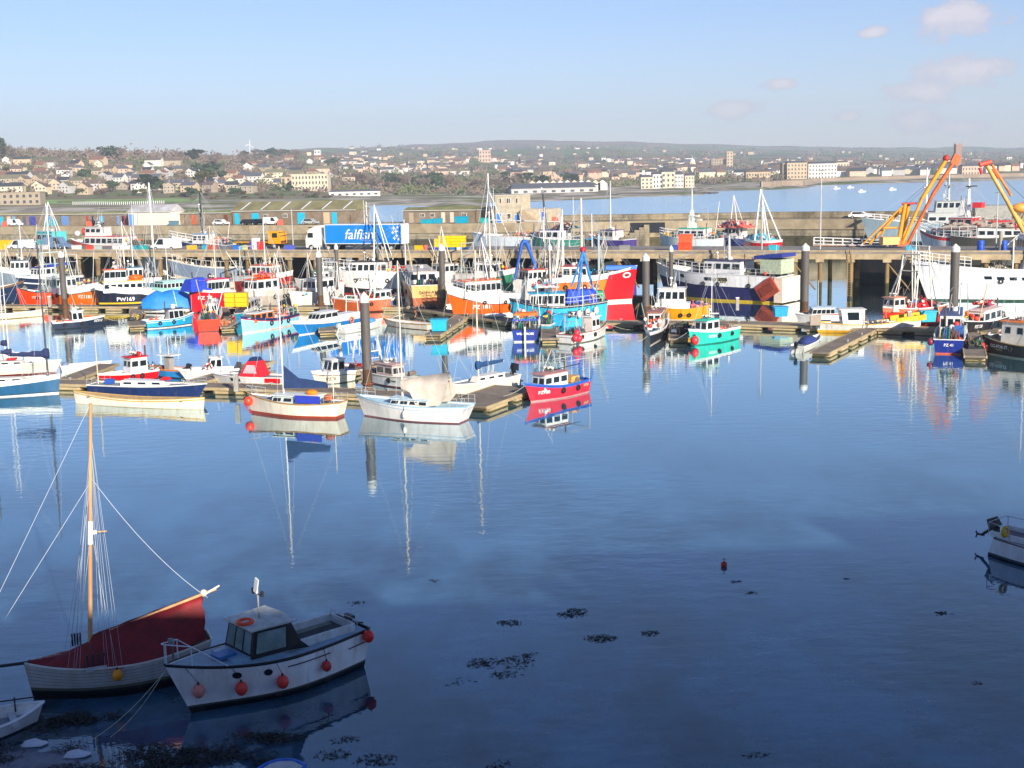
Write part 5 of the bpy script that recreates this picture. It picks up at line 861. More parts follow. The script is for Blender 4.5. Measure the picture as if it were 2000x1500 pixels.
b = Boat('trawler', 'large white trawler with a black roofed wheelhouse and red lower hull left of centre', (636, 574), (812, 572), 6.2, (4.7, 3.7, 3.6), [('z', .3, '#a83028'), ('s', -2.7, '#2a2228'), ('s', 0, '#f8f4ee')], 'trawler', rake=1.5, gw=WHITE, bul=.8)
b.rail(.55, 1, 1.3, WHITE, .04, 7, 2); b.house(.28, .68, 4.4, 2.3, '#f6f2ea', '#2a2a30', 6, 4, wr=(.42, .82)); b.aframe(.42, 3.4, 9, WHITE, .13, z0=b.top, spread=2.4); b.radar(b.top, .55, 0, 1.2); b.name('PZ 193', .5, -1.2, .7, '#4a4a4a'); b.mast(.1, 9, .12, WHITE, rig=[(0, .8, 1), (.4, 0, .8)]); b.gear(.12, 4, 44, [RED, '#e04a40', '#d8d0c8', '#2a8a90', '#5a5a60'], 'red floats and teal nets aft on the large white trawler', l=4, h=2.4)
b.wires([((.42, 0, 14), (1.0, 0, 5)), ((.42, 0, 14), (.1, 0, 9)), ((.42, 0, 14), (-.02, 0, 5))]); b.gear(.85, 3, 18, [WHITE, '#6a6a6a', '#c8c0b8'], 'windlass and rope on the foredeck of the large white trawler', l=3)
b = Boat('trawler', 'white trawler with its cream bow above the rust brown stern', (812, 580), (900, 570), 5, (4.6, 3.6, 3.4), [('z', .3, '#8a4a28'), ('s', -2.2, '#a8572a'), ('s', 0, '#f6eee0')], 'trawler', rake=1.2, bul=.8); b.house(.2, .5, 3.6, 2, '#efe7da', '#d0c8bc', 3, 3); b.aframe(.4, 3.4, 8, '#e8e0d0', .1); b.gear(.7, 3, 24, ['#8a9080', '#c8c8b8', '#a04a3a'], 'stacked steel frames on the foredeck of the cream bowed trawler', l=3, h=1.6)
# ------------------------------------------------------------------ boats behind the jetty
def wl(px, D, dz=0):   # water point at picture column px and forward distance D
    x = (px - 1000) / F * D * 1.02; return Vector((x, D, 0))
G2 = 'boats moored beyond the jetty'
def back(name, label, pa, Da, pb, Db, *a, **k): return Boat(name, label, wl(pa, Da), wl(pb, Db), *a, world=True, group=None, **k)
b = back('trawler', 'trawler with a pale turquoise wheelhouse behind the jetty at far left', 90, 272, 170, 262, 5, (7, 6, 6), [('s', 0, '#2a3c50')], rake=.5); b.house(.3, .7, 3.5, 3.2, '#5cc8c8', '#9fe0dc', 3, 3, wr=(.5, .8)); b.aframe(.5, 3, 6, '#e8ecec', .1, z0=b.top); b.aerials(b.top, .5, 5, 4)
b = back('trawler', 'white and red trawler behind the jetty at left', 172, 262, 300, 254, 5.4, (7.6, 6.4, 6.2), [('s', -1, '#e8e4de'), ('s', 0, '#e05a48')], rake=1); b.house(.15, .75, 4, 2, '#f4eee8', '#e87060', 7, 3, wr=(.35, .8)); z = b.top; b.house(.5, .75, 3, 1.6, WHITE, WHITE, 3, 3, z0=z); b.part('life_raft', lambda q: (q.sph((b.X(.8), 0, 9), .9, M('#e85a48')), q.sph((b.X(.9), .6, 8.6), .6, M(WHITE)))); b.radar(b.top, .6); b.aerials(b.top, .6, 5, 4); b.mast(.1, 9, .1, WHITE, rig=[(0, .5, 1), (.6, 0, .9)])
b = back('trawler', 'navy and white trawler with a red and white deck load left of the yellow lorry', 366, 250, 470, 246, 5.4, (8.2, 6.8, 6.4), [('s', -.9, '#f4f2ee'), ('s', 0, '#2a3a74')], rake=1.4); b.rail(.1, 1, 1, WHITE, .05, 9, 2); b.house(.35, .62, 3.4, 2, WHITE, '#8fb8e0', 3, 3); b.mast(.5, 8, .25, '#2a2c30', z0=b.top, rig=[(1, 0, 1), (0, 0, 1)]); b.radar(b.top + 4, .5, .6, 1.4); b.radar(b.top + 2.4, .56, -.6, 1.4); b.aerials(b.top, .5, 5, 5); b.gear(.3, 4, 24, ['#e83a4a', '#f06070', WHITE, '#e8d080'], 'red and white floats on the trawler beyond the jetty left of the yellow lorry', l=5, h=1.4)
b = back('sailing_boat', 'white mast and hull of a tall sailing boat behind the white van', 300, 236, 345, 232, 4, (5.6, 5.4, 5.4), [('s', 0, WHITE)], rake=.5); b.mast(.5, 13.5, .22, WHITE, rig=[(1, 0, 1), (0, 0, 1), (.5, 1, .9), (.5, -1, .9)], rigr=.03)
b = back('trawler', 'white trawler with a radar dome behind the blue lorry trailer', 690, 236, 800, 232, 5, (6.6, 6, 6), [('s', 0, WHITE)], rake=1); b.house(.4, .8, 3.4, 2.4, '#f4e8dc', '#b84a38', 3, 3); b.mast(.62, 6, .12, WHITE, z0=b.top); b.radar(b.top + 3, .62, 0, 2); b.aerials(b.top, .6, 4, 4); b.part('deck_drums', lambda q: [q.sph((b.X(.1 + k * .12), 0, 7.6), .55, M('#f0dcc8')) for k in range(5)])
b = back('trawler', 'white hulled trawler with a long pole mast left of the stone building', 940, 262, 1060, 256, 5.2, (7, 6.2, 6), [('s', 0, '#dfe6ea')], rake=1); b.mast(.8, 12.5, .2, WHITE, rig=[(1, 0, 1), (.1, .6, .6), (.6, 1, .8), (.6, -1, .8)], rigr=.04); b.aframe(.8, 5, 9.5, WHITE, .12, spread=3); b.gear(.4, 4, 30, ['#3a4a8a', WHITE, '#d8a878', '#8a8a88'], 'blue nets on the trawler beside the stone building', l=8, h=1.2); b.part('long_boom', lambda q: q.tube((b.X(.8), 0, 9.4), (b.X(-.3), 0, 9.0), .12, M(WHITE)))
b = back('trawler', 'trawler with a purple roofed wheelhouse and a white dome on a black mast', 1050, 250, 1140, 246, 5, (6.8, 6, 6), [('s', 0, '#3a8a78')], rake=1); b.house(.3, .85, 3.6, 2, '#f4f0f4', '#4a3fa0', 4, 3, wr=(.35, .8)); b.mast(.75, 7.5, .25, '#26282c', z0=b.top, lean=.7); b.radar(b.top + 6.8, .84, 0, .9); b.aerials(b.top, .5, 6, 4); b.gantry(.1, 4, 5, '#b8b8a8', .12); b.gear(.35, 3, 26, FISH, 'floats and netting over the purple roofed trawler', dz=2.4, l=5, h=1.6)
b = back('trawler', 'trawler with a dark purple rail and pinkish deckhouse behind the red bow mast', 1160, 246, 1230, 240, 5, (6.8, 6, 6), [('s', 0, '#4a3a80')], rake=1); b.house(.3, .7, 3.4, 2, '#f0dcd4', '#5a4a90', 3, 3); b.mast(.5, 9, .14, WHITE, z0=b.top, rig=[(1, 0, 1), (0, 0, 1)]); b.gear(.75, 4, 30, ['#e8a090', WHITE, CYAN, '#c06050', '#8a8a80'], 'pink and blue gear on the trawler behind the red bowed one', l=5, h=2)
b = back('trawler', 'white trawler with a green roof and a tall white signal mast', 1300, 246, 1400, 240, 5.2, (6.8, 5.8, 5.8), [('s', 0, '#e8f4f0')], rake=1.4); b.house(.2, .75, 3.8, 2.2, WHITE, '#2fc8a0', 4, 3, wr=(.35, .8), rf=.3); b.mast(.5, 8.6, .14, WHITE, z0=b.top, rig=[(1, 0, .8), (0, 0, .8)]); b.part('mast_tower', lambda q: (q.box((b.X(.5), 0, b.top + 1.6), (1.6, 1.2, 3.4), M(WHITE), tp=.3), q.box((b.X(.46), 0, b.top + 2.2), (2.0, .8, .25), M(WHITE)), q.box((b.X(.44), 0, b.top + 1.5), (2.6, .8, .25), M(WHITE)))); b.rail(0, 1, 1, WHITE, .05, 9, 2); b.gear(.95, 2, 10, [YEL], 'bright yellow sacks on the green roofed trawler', l=2)
b = back('trawler', 'white trawler with red floats left of the white tripod mast', 1405, 248, 1465, 244, 5, (6.8, 6, 6), [('s', -.5, '#2a3a80'), ('s', 0, WHITE)], rake=1); b.house(.3, .8, 3.4, 1.8, '#f4eae4', '#e88070', 4, 3); b.aframe(.6, 3, 6, '#f0e4dc', .1, z0=b.top, spread=1.5); b.gear(.55, 4, 40, ['#f0b0a0', WHITE, '#e07060', '#3a4a8a'], 'pink and white floats heaped over the trawler left of the tripod mast', dz=1.8, l=7, h=2.4)
b = back('trawler', 'white trawler with a tall white tripod mast and a red waterway', 1455, 238, 1510, 234, 5, (6.4, 5.6, 5.6), [('s', -.4, RED), ('s', 0, WHITE)], rake=1); b.aframe(.55, 4, 9.5, WHITE, .2, spread=3.2); b.mast(.5, 8, .16, WHITE); b.gear(.5, 4, 34, ['#e8dcd8', CYAN, '#6ac8d8', '#e09080', '#5a5a5a'], 'cyan and white gear below the tripod mast', l=5, h=3)
b = back('ship', 'large grey ship with square wheelhouse windows moored at the pier on the right', 1695, 268, 1960, 262, 9, (7.8, 6.6, 6.4), [('z', 3, '#1a2a34'), ('s', 0, '#a8bcc4')], rake=2.5, gw='#d8dcdc'); b.rail(.6, 1, 1, WHITE, .05, 9, 2); b.house(.34, .62, 6.4, 2.4, '#c4c4c0', '#c8c8c8', 4, 3, wr=(.35, .65)); z = b.top; b.house(.38, .56, 5, 2.2, '#bcbeba', '#c0c4c4', 4, 4, z0=z, wr=(.4, .85)); b.mast(.46, 7, .25, '#c8ccc8', z0=b.top, r2=.1); b.mast(.62, 9, .3, WHITE, z0=z, r2=.12); b.radar(b.top, .5, 1, 1); b.aerials(b.top, .5, 6, 5); b.part('mast_platform', lambda q: (q.box((b.X(.46), 0, b.top + 3), (1.6, 3.4, .2), M('#888888')), q.box((b.X(.62), 0, z + 5), (1.2, 2.6, .2), M(WHITE))))
b.part('funnel_deck', lambda q: q.box((b.X(.15), 0, 8.4), (7, 5, 3.2), M('#a8a49c', .8, .3)))
b = back('trawler', 'white trawler with a bright red upper deck behind the jetty at right', 1800, 226, 1900, 220, 6.2, (7.4, 6.2, 6.4), [('s', -.6, WHITE), ('s', 0, '#f04040')], rake=1.6); b.house(.1, .85, 4.6, 1.6, WHITE, '#e8282c', 6, 3, wr=(.35, .75)); z = b.top; b.house(.1, .55, 3.8, 1.9, '#e8383c', '#f4f0ee', 3, 3, z0=z, wr=(.4, .85)); b.rail(.0, 1, 1.8, WHITE, .05, 8, 3)
b.mast(.25, 8.5, .5, '#fbfaf8', z0=z, r2=.15); b.part('mast_brace', lambda q: q.add([(b.X(.25), -.1, z + 6), (b.X(.6), -.1, z + 1.5), (b.X(.25), -.1, z + 1.5), (b.X(.25), .1, z + 6), (b.X(.6), .1, z + 1.5), (b.X(.25), .1, z + 1.5)], [(0, 1, 2), (5, 4, 3), (0, 3, 4, 1)], M(WHITE))); b.part('radar_shelf', lambda q: (q.box((b.X(.2), 0, z + 7.2), (1.0, 2.8, .2), M('#444444')), q.box((b.X(.06), 0, z + 4), (1.6, 1.6, .9), M('#e83c3c')))); b.aerials(b.top, .3, 4, 4)
b = back('trawler', 'long trawler with white deckhouse and rusty net drums behind the jetty at right edge', 1990, 216, 1850, 222, 6.2, (6.9, 6.2, 6.6), [('s', 0, '#4a4a44')], rake=1.6, gw='#d8d4cc'); b.house(.35, .95, 4.4, 1.9, '#f8f4ee', '#4a4640', 5, 3, wr=(.35, .7)); b.gear(.4, 4, 44, ['#a04a30', '#8a3a28', '#3a3a38', '#b8a898', '#d8d0c4', '#5a5048'], 'rusty net drums and gear over the long white deckhouse', dz=1.9, l=14, h=3); b.part('red_tarpaulin', lambda q: q.box((b.X(.62), 0, b.top + .5), (7, 3, 1), M('#e0303c', .8, .1), tp=.5))

G3 = 'trawlers packed between walkway and jetty'
for (bx, by), (sx, sy), B_, fb_, hc, uc, rc, lab in (((216, 584), (312, 578), 5, (4.2, 3.3, 3.2), '#2f6a8a', WHITE, '#2f6a8a', 'steel blue trawler squeezed behind the dark navy trawler at left'), ((566, 580), (478, 576), 5, (4.3, 3.4, 3.2), '#b8342c', '#f4ece0', '#d85a30', 'brick red trawler behind the grey trawler near the yellow lorry'),
    ((590, 588), (668, 584), 4.6, (3.6, 2.9, 2.8), '#e4e0d8', WHITE, '#3a7a5a', 'white trawler with a green roof behind the slim mooring piles'), ((1000, 578), (906, 574), 5, (4.4, 3.5, 3.3), '#3a8a6a', WHITE, '#c8c0b0', 'green trawler behind the big orange trawler'), ((1108, 574), (1020, 570), 5, (4.6, 3.7, 3.5), '#f0ebe2', '#f0e4d8', '#3a4a8a', 'cream trawler with navy roof beside the jetty behind the blue crane'),
    ((0, 566), (96, 562), 5, (4.4, 3.5, 3.3), '#8a9aa8', WHITE, '#5a6a78', 'grey trawler against the jetty at the far left'), ((1196, 566), (1120, 560), 5, (4.8, 3.8, 3.6), '#4a5a62', '#e8e4dc', '#8a3a28', 'slate grey trawler between jetty and red bowed trawler')):
    b = Boat('trawler', lab, (bx, by), (sx, sy), B_, fb_, [('z', .3, '#5a2a20'), ('s', -.8, hc), ('s', 0, WHITE)], 'trawler', rake=1, gw='#e8e4da', bul=.7)
    b.house(.35, .75, 3.4, 2.3, uc, rc, 4, 3, wr=(.45, .85)); b.mast(.5, 6.5, .1, WHITE, z0=b.top, rig=[(1, 0, 1), (0, .8, 1), (0, -.8, 1)]); b.gantry(.1, 3.8, 5.4, '#b8bcb4', .1); b.radar(b.top, .6); b.aframe(.82, 3, 5, '#d8d0c0', .07)
    b.gear(.2, 3.4, 34, FISH, 'nets and floats on the ' + ' '.join(lab.split()[:8]), l=3.4, h=1.8)
b = back('barge', 'black hulled work barge lying behind the jetty under the yellow derrick', 1815, 203, 1655, 207, 6.5, (5.6, 5.4, 5.4), [('z', .2, '#101214'), ('s', 0, '#14171b')], rake=.3, gw='#2a2c30', ws=.95)  # hull added only to make the openings between the piles black
rk = random.Random(9)
for b_ in BOATS: kit(b_, rk)
# ------------------------------------------------------------------ things on the jetty
def jobj(name, label, cat, px, off, q, group=None, dz=0, rz=0):
    o = q.build(name); o.location = J.px(px, off, dz); o.rotation_euler = (0, 0, J.rz + rz); return tag(o, label, cat, group)
def jempty(name, label, cat, px, off, rz=0, group=None):
    t = empty(name, J.px(px, off), J.rz + rz); return tag(t, label, cat, group)
def wheel(t, x, y, r=.5, w_=.35):
    q = MB(); q.tube((x, y - w_ / 2, r), (x, y + w_ / 2, r), r, M('#1c1c1e', .8, .1), n=18); o = q.build('wheel', t)
    q = MB(); s = -1 if y < 0 else 1; q.tube((x, y + s * w_ / 2, r), (x, y + s * (w_ / 2 + .03), r), r * .5, M('#c8c8c8', .4, .1), n=12); q.build('rim', o)
# lorry: x along jetty to the right, front to the left (-x)
t = jempty('lorry', 'white cab lorry with a long bright blue lettered trailer parked on the jetty', 'lorry', 697, 1.8)
Lx = 9.05
blue = M('#1f8cf0', .35, .06, .5, k=.85)
q = MB(); q.box((1.9, 0, 2.75), (14.2, 2.6, 3.05), blue); q.build('trailer_box', t)
q = MB()
for z in (1.2, 4.32): q.box((1.9, 0, z), (14.3, 2.66, .12), M('#e8eef4'))
for x in (-5.2, 9.0): q.box((x, 0, 2.75), (.12, 2.66, 3.2), M('#e8eef4'))
q.build('trailer_frame', t)
vs, fs = text_geo('falfish', 2.35, .25, .015); q = MB(); q.add([(1.25 + x * 1.02, -1.335, 2.75 + y * 1.0) for x, y in vs], fs, M(WHITE, .5, 0)); q.build('lettering', t)
q = MB()
for dx, dz, w_ in ((7.6, 3.7, .5), (8.0, 3.2, .5), (7.4, 3.0, .35), (8.1, 2.5, .35), (7.7, 2.1, .45), (8.3, 3.85, .3), (8.4, 1.9, .3)): q.box((dx, -1.335, dz), (.16, .02, w_ * 1.4), M(WHITE, .5, 0)); q.box((dx, -1.336, dz), (w_ * 1.3, .02, .14), M(WHITE, .5, 0))
q.build('rear_emblem', t)
q = MB(); q.box((1.9, 0, .95), (14, 1.0, .3), M('#2a2a2c')); q.box((1.5, -1.1, .75), (3.2, .15, .6), M('#3a4048')); q.box((-3.4, 0, .95), (5, 1.0, .3), M('#2a2a2c')); q.build('chassis', t)
q = MB(); wc = M('#f4ece4', .3, .05)
q.xz([(-8.9, .55), (-8.95, 1.9), (-8.6, 3.0), (-8.35, 3.5), (-7.1, 4.1), (-6.35, 4.2), (-6.35, .9), (-6.6, .55)], -1.25, 1.25, wc); q.build('cab', t)
q = MB(); q.box((-8.0, -1.262, 2.6), (1.0, .03, .8), GL); q.box((-8.72, 0, 2.6), (.2, 2.2, .9), GL, ry=-.3); q.build('cab_window', t)
q = MB(); q.box((-8.0, 0, 4.0), (.5, 2.4, .14), M('#222')) if 0 else q.box((-8.2, 0, 3.85), (.5, 2.3, .12), M('#26282c')); q.build('sun_visor', t)
for n_, x in enumerate((-7.9, -4.6, -3.3, 4.2, 5.6, 7.0)):
    for y in (-1.08, 1.08): wheel(t, x, y, .52)
# yellow lorry
t = jempty('lorry', 'yellow flatbed lorry facing right with an empty bed on the jetty', 'lorry', 520, 6.5)
q = MB(); q.xz([(1.2, .9), (1.2, 3.1), (3.1, 3.1), (3.5, 2.3), (3.55, .9)], -1.2, 1.2, M('#f8a818', .35, .06)); q.build('cab', t)
q = MB(); q.box((2.55, -1.215, 2.35), (1.0, .03, .8), GL); q.box((3.34, 0, 2.5), (.1, 2.1, .8), GL, ry=-.45); q.build('cab_window', t)
q = MB(); q.box((-2.4, 0, 1.15), (7, 2.3, .25), M('#c8901c')); q.box((0, 0, .8), (6.5, .9, .3), M('#26262a')); q.build('flatbed', t)
for x in (2.4, -3.6, -4.9):
    for y in (-1, 1): wheel(t, x, y, .5)
q = MB(); q.box((3.58, 0, 1.2), (.05, 1.8, .4), M('#7a4010')); q.build('grille', t)
# vans and cars
def car(t, L_=4.4, hgt=1.5, col='#f4f4f2', van=False, fl=1):
    mm = M(col, .25, .03); h = L_ / 2
    prof = [(-h, .35), (-h, 1.0), (-h + .15, hgt), (h * .35, hgt), (h * .7, 1.05), (h, .85), (h, .35)] if van else [(-h, .35), (-h, .85), (-h + .35, .95), (-h + .8, hgt), (h * .25, hgt), (h * .55, .98), (h, .8), (h, .35)]
    q = MB(); q.xz([(x * fl, z) for x, z in (prof if fl > 0 else prof[::-1])], -.85, .85, mm); q.build('body', t)
    q = MB()
    gp_ = [(h * .0, 1.0), (h * .0, hgt - .12), (h * .33, hgt - .12), (h * .58, 1.02)] if van else [(-h + .75, .98), (-h + 1.0, hgt - .08), (h * .22, hgt - .08), (h * .48, .98)]
    q.xz([(x * fl, z) for x, z in (gp_ if fl > 0 else gp_[::-1])], -.862, .862, GL); q.build('window', t)
    for x in (-h * .62, h * .6):
        for y in (-.78, .78): wheel(t, x * fl, y, .33, .22)
t = jempty('van', 'white panel van facing left parked on the jetty', 'van', 325, 2); car(t, 5.4, 2.1, WHITE, True, -1)
t = jempty('van', 'white pickup van at the left end of the jetty beside the yellow skip', 'van', 42, 2); car(t, 5.0, 1.9, '#e8ecee', True, -1)
t = jempty('car', 'dark grey car behind the yellow skip at the left end of the jetty', 'car', 12, 5); car(t, 4.4, 1.5, '#4a5468', False, -1)
t = jempty('van', 'blue grey van behind the pickup at left', 'van', 112, 5); car(t, 5.0, 2.2, '#6f86a8', True, 1)
q = MB(); q.box((0, 0, .9), (5.4, 2.2, 1.7), M('#f8c41a', .6, .15), tp=1.05, tpy=1.0); jobj('skip', 'yellow skip at the left end of the jetty', 'skip', 8, 3.4, q)
# yellow box stack
t = jempty('fish_box_stack', 'tall stack of bright yellow fish boxes on a blue base on the jetty', 'fish boxes', 884, 2.6)
q = MB()
for i in range(7):
    for j in range(3 if i in (0,) else 4):
        q.box((-2.6 + i * .74, random.uniform(-.05, .05), .75 + j * .46), (.7, 1.3, .43), M('#fbd20e', .4, .05, k=.95), tp=1.03)
q.build('yellow_boxes', t)
q = MB(); [q.box((x, 0, .27), (.8, 1.3, .5), M(c_)) for x, c_ in ((-2.6, '#2a48c8'), (-1.7, '#2a48c8'), (.2, '#3a78b8'), (1.4, '#e8eef4'), (2.2, '#3a6aa8'))]; q.build('blue_boxes', t)
def tub(px, label, cc, off=.9, s=1.2, n=1, group='tubs and bins on the jetty'):
    q = MB()
    for i in range(n): q.box((0, 0, s * .4 + i * s * .82), (s * 1.15, s, s * .78), M(cc, .5, .12), tp=1.08); q.box((0, 0, s * .8 + i * s * .82), (s * 1.3, s * 1.14, s * .07), M(cc, .5, .12))
    jobj('fish_tub', label, 'fish tub', px, off, q, group)
tub(1338, 'orange fish tub stack on the jetty left of the green roofed trawler', '#ff5a34', .9, 1.5, 1); tub(1339, 'upper orange tub of the orange stack on the jetty', '#ff6a40', .9, 1.5, 1)
COL.objects[-1].location.z += 1.3
tub(1322, 'blue fish tub beside the orange stack on the jetty', '#3a5ab8', .8, 1.1)
for px, l, cc in ((470, 'pale blue tub left of the yellow lorry bed', '#5fb0d8'), (405, 'cyan tub below the red and white deck load', '#3fb8c8'), (415, 'rust red tub beside the cyan tub at left', '#c85a40'), (375, 'yellow tray by the white van', '#f0c030'), (280, 'teal tub left of the white van', '#2aa8a8'), (268, 'small teal tub beside the teal tub', '#2a98a8'), (230, 'white tub on the jetty right of the left mooring pile', '#f0ece4'),
                  (245, 'second white tub on the jetty right of the left mooring pile', '#e4e8e8'), (190, 'grey green tub on the jetty at left', '#b8c8c0'), (178, 'red tub on the jetty at left', '#e05040'), (150, 'white bin on the jetty at left', '#e8e4e0'), (85, 'white bin beside the white pickup van', '#ece8e8'), (480, 'cream tub left of the red striped bin', '#e8d890'), (465, 'blue tray left of the cream tub', '#3a78d8'), (566, 'blue tub right of the yellow lorry', '#5a68d0'),
                  (1780, 'cyan tub on the jetty under the yellow derrick', '#3ab0d8'), (1512, 'cyan bin below the tripod mast', '#38b8d0'), (1220, 'grey bin by the red bowed trawler stern', '#9a9a94'), (820, 'yellow bin behind the lorry', '#f0c020'), (825, 'red and white box behind the lorry', '#e87a70')):
    tub(px, l, cc, random.uniform(.7, 1.6), 1.1)
t = jempty('striped_bin', 'white and red striped bin between the van and the yellow lorry', 'bin', 503, 1.0)
for i, cc in enumerate(('#5a3ab8', '#f0e8e8', '#f8f4f0', '#e03040', '#e8383c')):
    q = MB(); q.box((-1 + i * .5, 0, .8 + (.3 if i in (1, 2) else 0)), (.48, 1.1, 1.5 + (.6 if i in (1, 2) else 0)), M(cc)); q.build('panel', t)
for px, l in ((1915, 'left'), (1960, 'right')):
    q = MB(); q.tube((0, 0, 0), (0, 0, 1.5), .5, M('#2a58c0', .4, .08), .5, 14)
    for z in (.45, 1.0): q.torus((0, 0, z), .5, .035, M('#244ca8', .4, 0), 'z', 14, 4)
    jobj('barrel', l + ' blue barrel on the jetty at right', 'barrel', px, 1.6, q, 'blue barrels on the jetty')
for px, off, h, l in ((1602, 6, 11.5, 'tall pale lamp post on the jetty left of the white gangway'), (1036 + 452, 5, 9, 'lamp post behind the tripod mast'), (1487, 16, 10, 'thin pale pole beyond the tripod mast'), (1945, 3, 8, 'thin lamp post right of the blue barrels'), (573, 4, 7, 'thin lamp post right of the yellow lorry')):
    t = jempty('lamp_post', l, 'lamp post', px, off); q = MB(); q.tube((0, 0, 0), (0, 0, h), .1, M('#c8c8c4', .5, .1), .06, 8); q.build('post', t); q = MB(); q.box((0, 0, h + .06), (.9, .3, .12), M('#8a8a88')); q.build('lamp_head', t)
# gangway
t = jempty('gangway', 'white railed gangway on the back edge of the jetty left of the yellow derrick', 'gangway', 1655, 12)
q = MB(); g = M(WHITE, .4, 0)
for s_ in (-.5, .5):
    for k in range(3): q.tube((-5, s_, .4 + k * .5), (6.5, s_, .1 + k * .42), .045, g)
    for k in range(9): q.tube((-5 + k * 1.43, s_, .3 - k * .03), (-5 + k * 1.43, s_, 1.4 - k * .04), .05, g)
q.build('side_rail', t); q = MB(); q.box((.7, 0, .16), (11.6, 1, .1), M('#c8a080')); q.build('walkway', t)
# derricks: yellow legs
D0 = J.px(1770, 9).y
def strut(q, a, b, r, mt, D=0., lat=0): q.tube(pt(a[0], a[1], D0 + D), pt(b[0], b[1], D0 + D + lat), r, mt, r, 8)
yo = M('#f0a018', .5, .25, .5, k=.85); ru = M('#d86a20', .6, .45, .4, k=.8); rd = M('#c0392b', .6, .3)
t = empty('derrick', J.px(1765, 9)); tag(t, 'tall yellow and rust orange derrick with twin booms standing on the jetty', 'derrick')
def dpart(nm, fn, T):
    q = MB(); fn(q); o = q.build(nm, T); o.location = -T.location; return o
dpart('mast_leg', lambda q: (strut(q, (1754, 477), (1768, 398), .3, yo), strut(q, (1763, 477), (1775, 398), .28, yo, .9)), t)
dpart('back_stay', lambda q: (strut(q, (1686, 476), (1764, 402), .13, yo), strut(q, (1698, 476), (1766, 404), .2, yo, 1.5), strut(q, (1725, 445), (1754, 445), .16, yo, .4), strut(q, (1727, 447), (1722, 462), .1, yo)), t)
dpart('boom', lambda q: (strut(q, (1762, 478), (1801, 388), .24, yo, -.5), strut(q, (1801, 388), (1848, 312), .3, yo, -.5)), t)
dpart('boom', lambda q: (strut(q, (1772, 478), (1822, 380), .26, ru, .8), strut(q, (1822, 380), (1866, 312), .3, ru, .8)), t)
dpart('boom_head', lambda q: (q.sph(pt(1848, 309, D0 - .5), .5, rd), q.box(pt(1866, 312, D0 + .8), (1.1, .5, 1.5), ru, ry=.4), strut(q, (1762, 398), (1791, 397), .16, rd)), t)
dpart('winch_house', lambda q: (q.box(pt(1737, 470, D0), (2.4, 2, 1.1), M('#f0c078')), q.box(pt(1760, 475, D0), (1.4, 1.2, .8), M('#e0602a'))), t)
dpart('cable', lambda q: [strut(q, a, b_, .03, M('#5a6470')) for a, b_ in (((1791, 397), (1848, 312)), ((1765, 398), (1830, 340)), ((1773, 398), (1866, 315)), ((1700, 460), (1768, 398)))], t)
t = empty('derrick', pt(2010, 470, D0 + 6) - Vector((0, 0, 1))); tag(t, 'yellow derrick leaning out from the right edge with a red head', 'derrick')
dpart('boom', lambda q: (strut(q, (1928, 324), (1972, 402), .3, M('#f0b860', .6, .3, .6, k=.85), 5), strut(q, (1972, 402), (2012, 476), .34, M('#f0b860', .6, .3, .6, k=.85), 5)), t)
dpart('boom', lambda q: (strut(q, (1938, 322), (1975, 382), .2, M('#e88a30', .6, .3, .6), 6), strut(q, (1985, 420), (2030, 480), .2, M('#f0b860', .6, .3, .6, k=.85), 6)), t)
dpart('boom_head', lambda q: (strut(q, (1913, 322), (1936, 316), .36, M('#e05a40'), 5), strut(q, (1914, 328), (1917, 340), .22, M('#e02a30'), 5), strut(q, (1938, 330), (1950, 348), .2, M('#d04a30'), 5)), t)
dpart('winch_drum', lambda q: (q.sph(pt(1995, 406, D0 + 5), .95, M('#f0a850'), (1.6, 1, .8)), strut(q, (1982, 404), (2010, 392), .2, M('#d85040'), 5), strut(q, (1960, 350), (2010, 396), .04, M('#555a60'), 5)), t)

# ------------------------------------------------------------------ on the stone pier
def nobj(px, off):
    p, rz = npx(px, off); return p, rz
shed = M('#9c8a74', .9, .3, .4, k=.75)
def shedrow(x0, x1, off, h, dep, label, doors, roofc='#6f7a48', name='net_loft', wcol=None, rh=1.0, lights=0, wins=()):
    (a, rz), (b_, _) = nobj(x0, off), nobj(x1, off); L_ = (b_ - a).length; rz = math.atan2((b_ - a).y, (b_ - a).x); t = empty(name, a, rz); tag(t, label, 'shed')
    q = MB(); q.box((L_ / 2, dep / 2, h / 2), (L_, dep, h), wcol or shed); q.build('wall', t)
    q = MB(); rm = M(roofc, .9, .35, .3); q.add([(-.2, -.3, h + .01), (L_ + .2, -.3, h + .01), (L_ + .2, dep / 2, h + rh), (-.2, dep / 2, h + rh), (-.2, dep + .3, h + .01), (L_ + .2, dep + .3, h + .01)], [(0, 1, 2, 3), (3, 2, 5, 4), (1, 5, 2), (4, 0, 3)], rm)
    q.box((L_ / 2, -.32, h + .02), (L_ + .4, .12, .18), M('#d8d4cc')); ro = q.build('roof', t)
    for k in range(lights):
        x = L_ * (k + .5) / lights; q = MB(); q.add([(x - .9, -.1, h + .1), (x - .5, -.1, h + .1), (x + .9, dep * .42, h + rh * .93), (x + .4, dep * .42, h + rh * .93)], [(0, 1, 2, 3)], M('#e8e8ec', .5, 0)); q.build('roof_light', ro)
    for px, w_, cc in doors:
        x = (px - x0) / (x1 - x0) * L_; q = MB(); q.box((x, -.02, h * .42), (w_, .08, h * .84), M(cc, .5, .08)); q.build('door', t)
    for px in wins:
        x = (px - x0) / (x1 - x0) * L_
        q = MB(); q.box((x, -.02, h * .62), (1.3, .06, h * .3), M('#e8e4dc')); [q.box((x + (k - 1) * .38, -.05, h * .62), (.26, .06, h * .24), GL) for k in range(3)]; q.build('window', t)
    return t
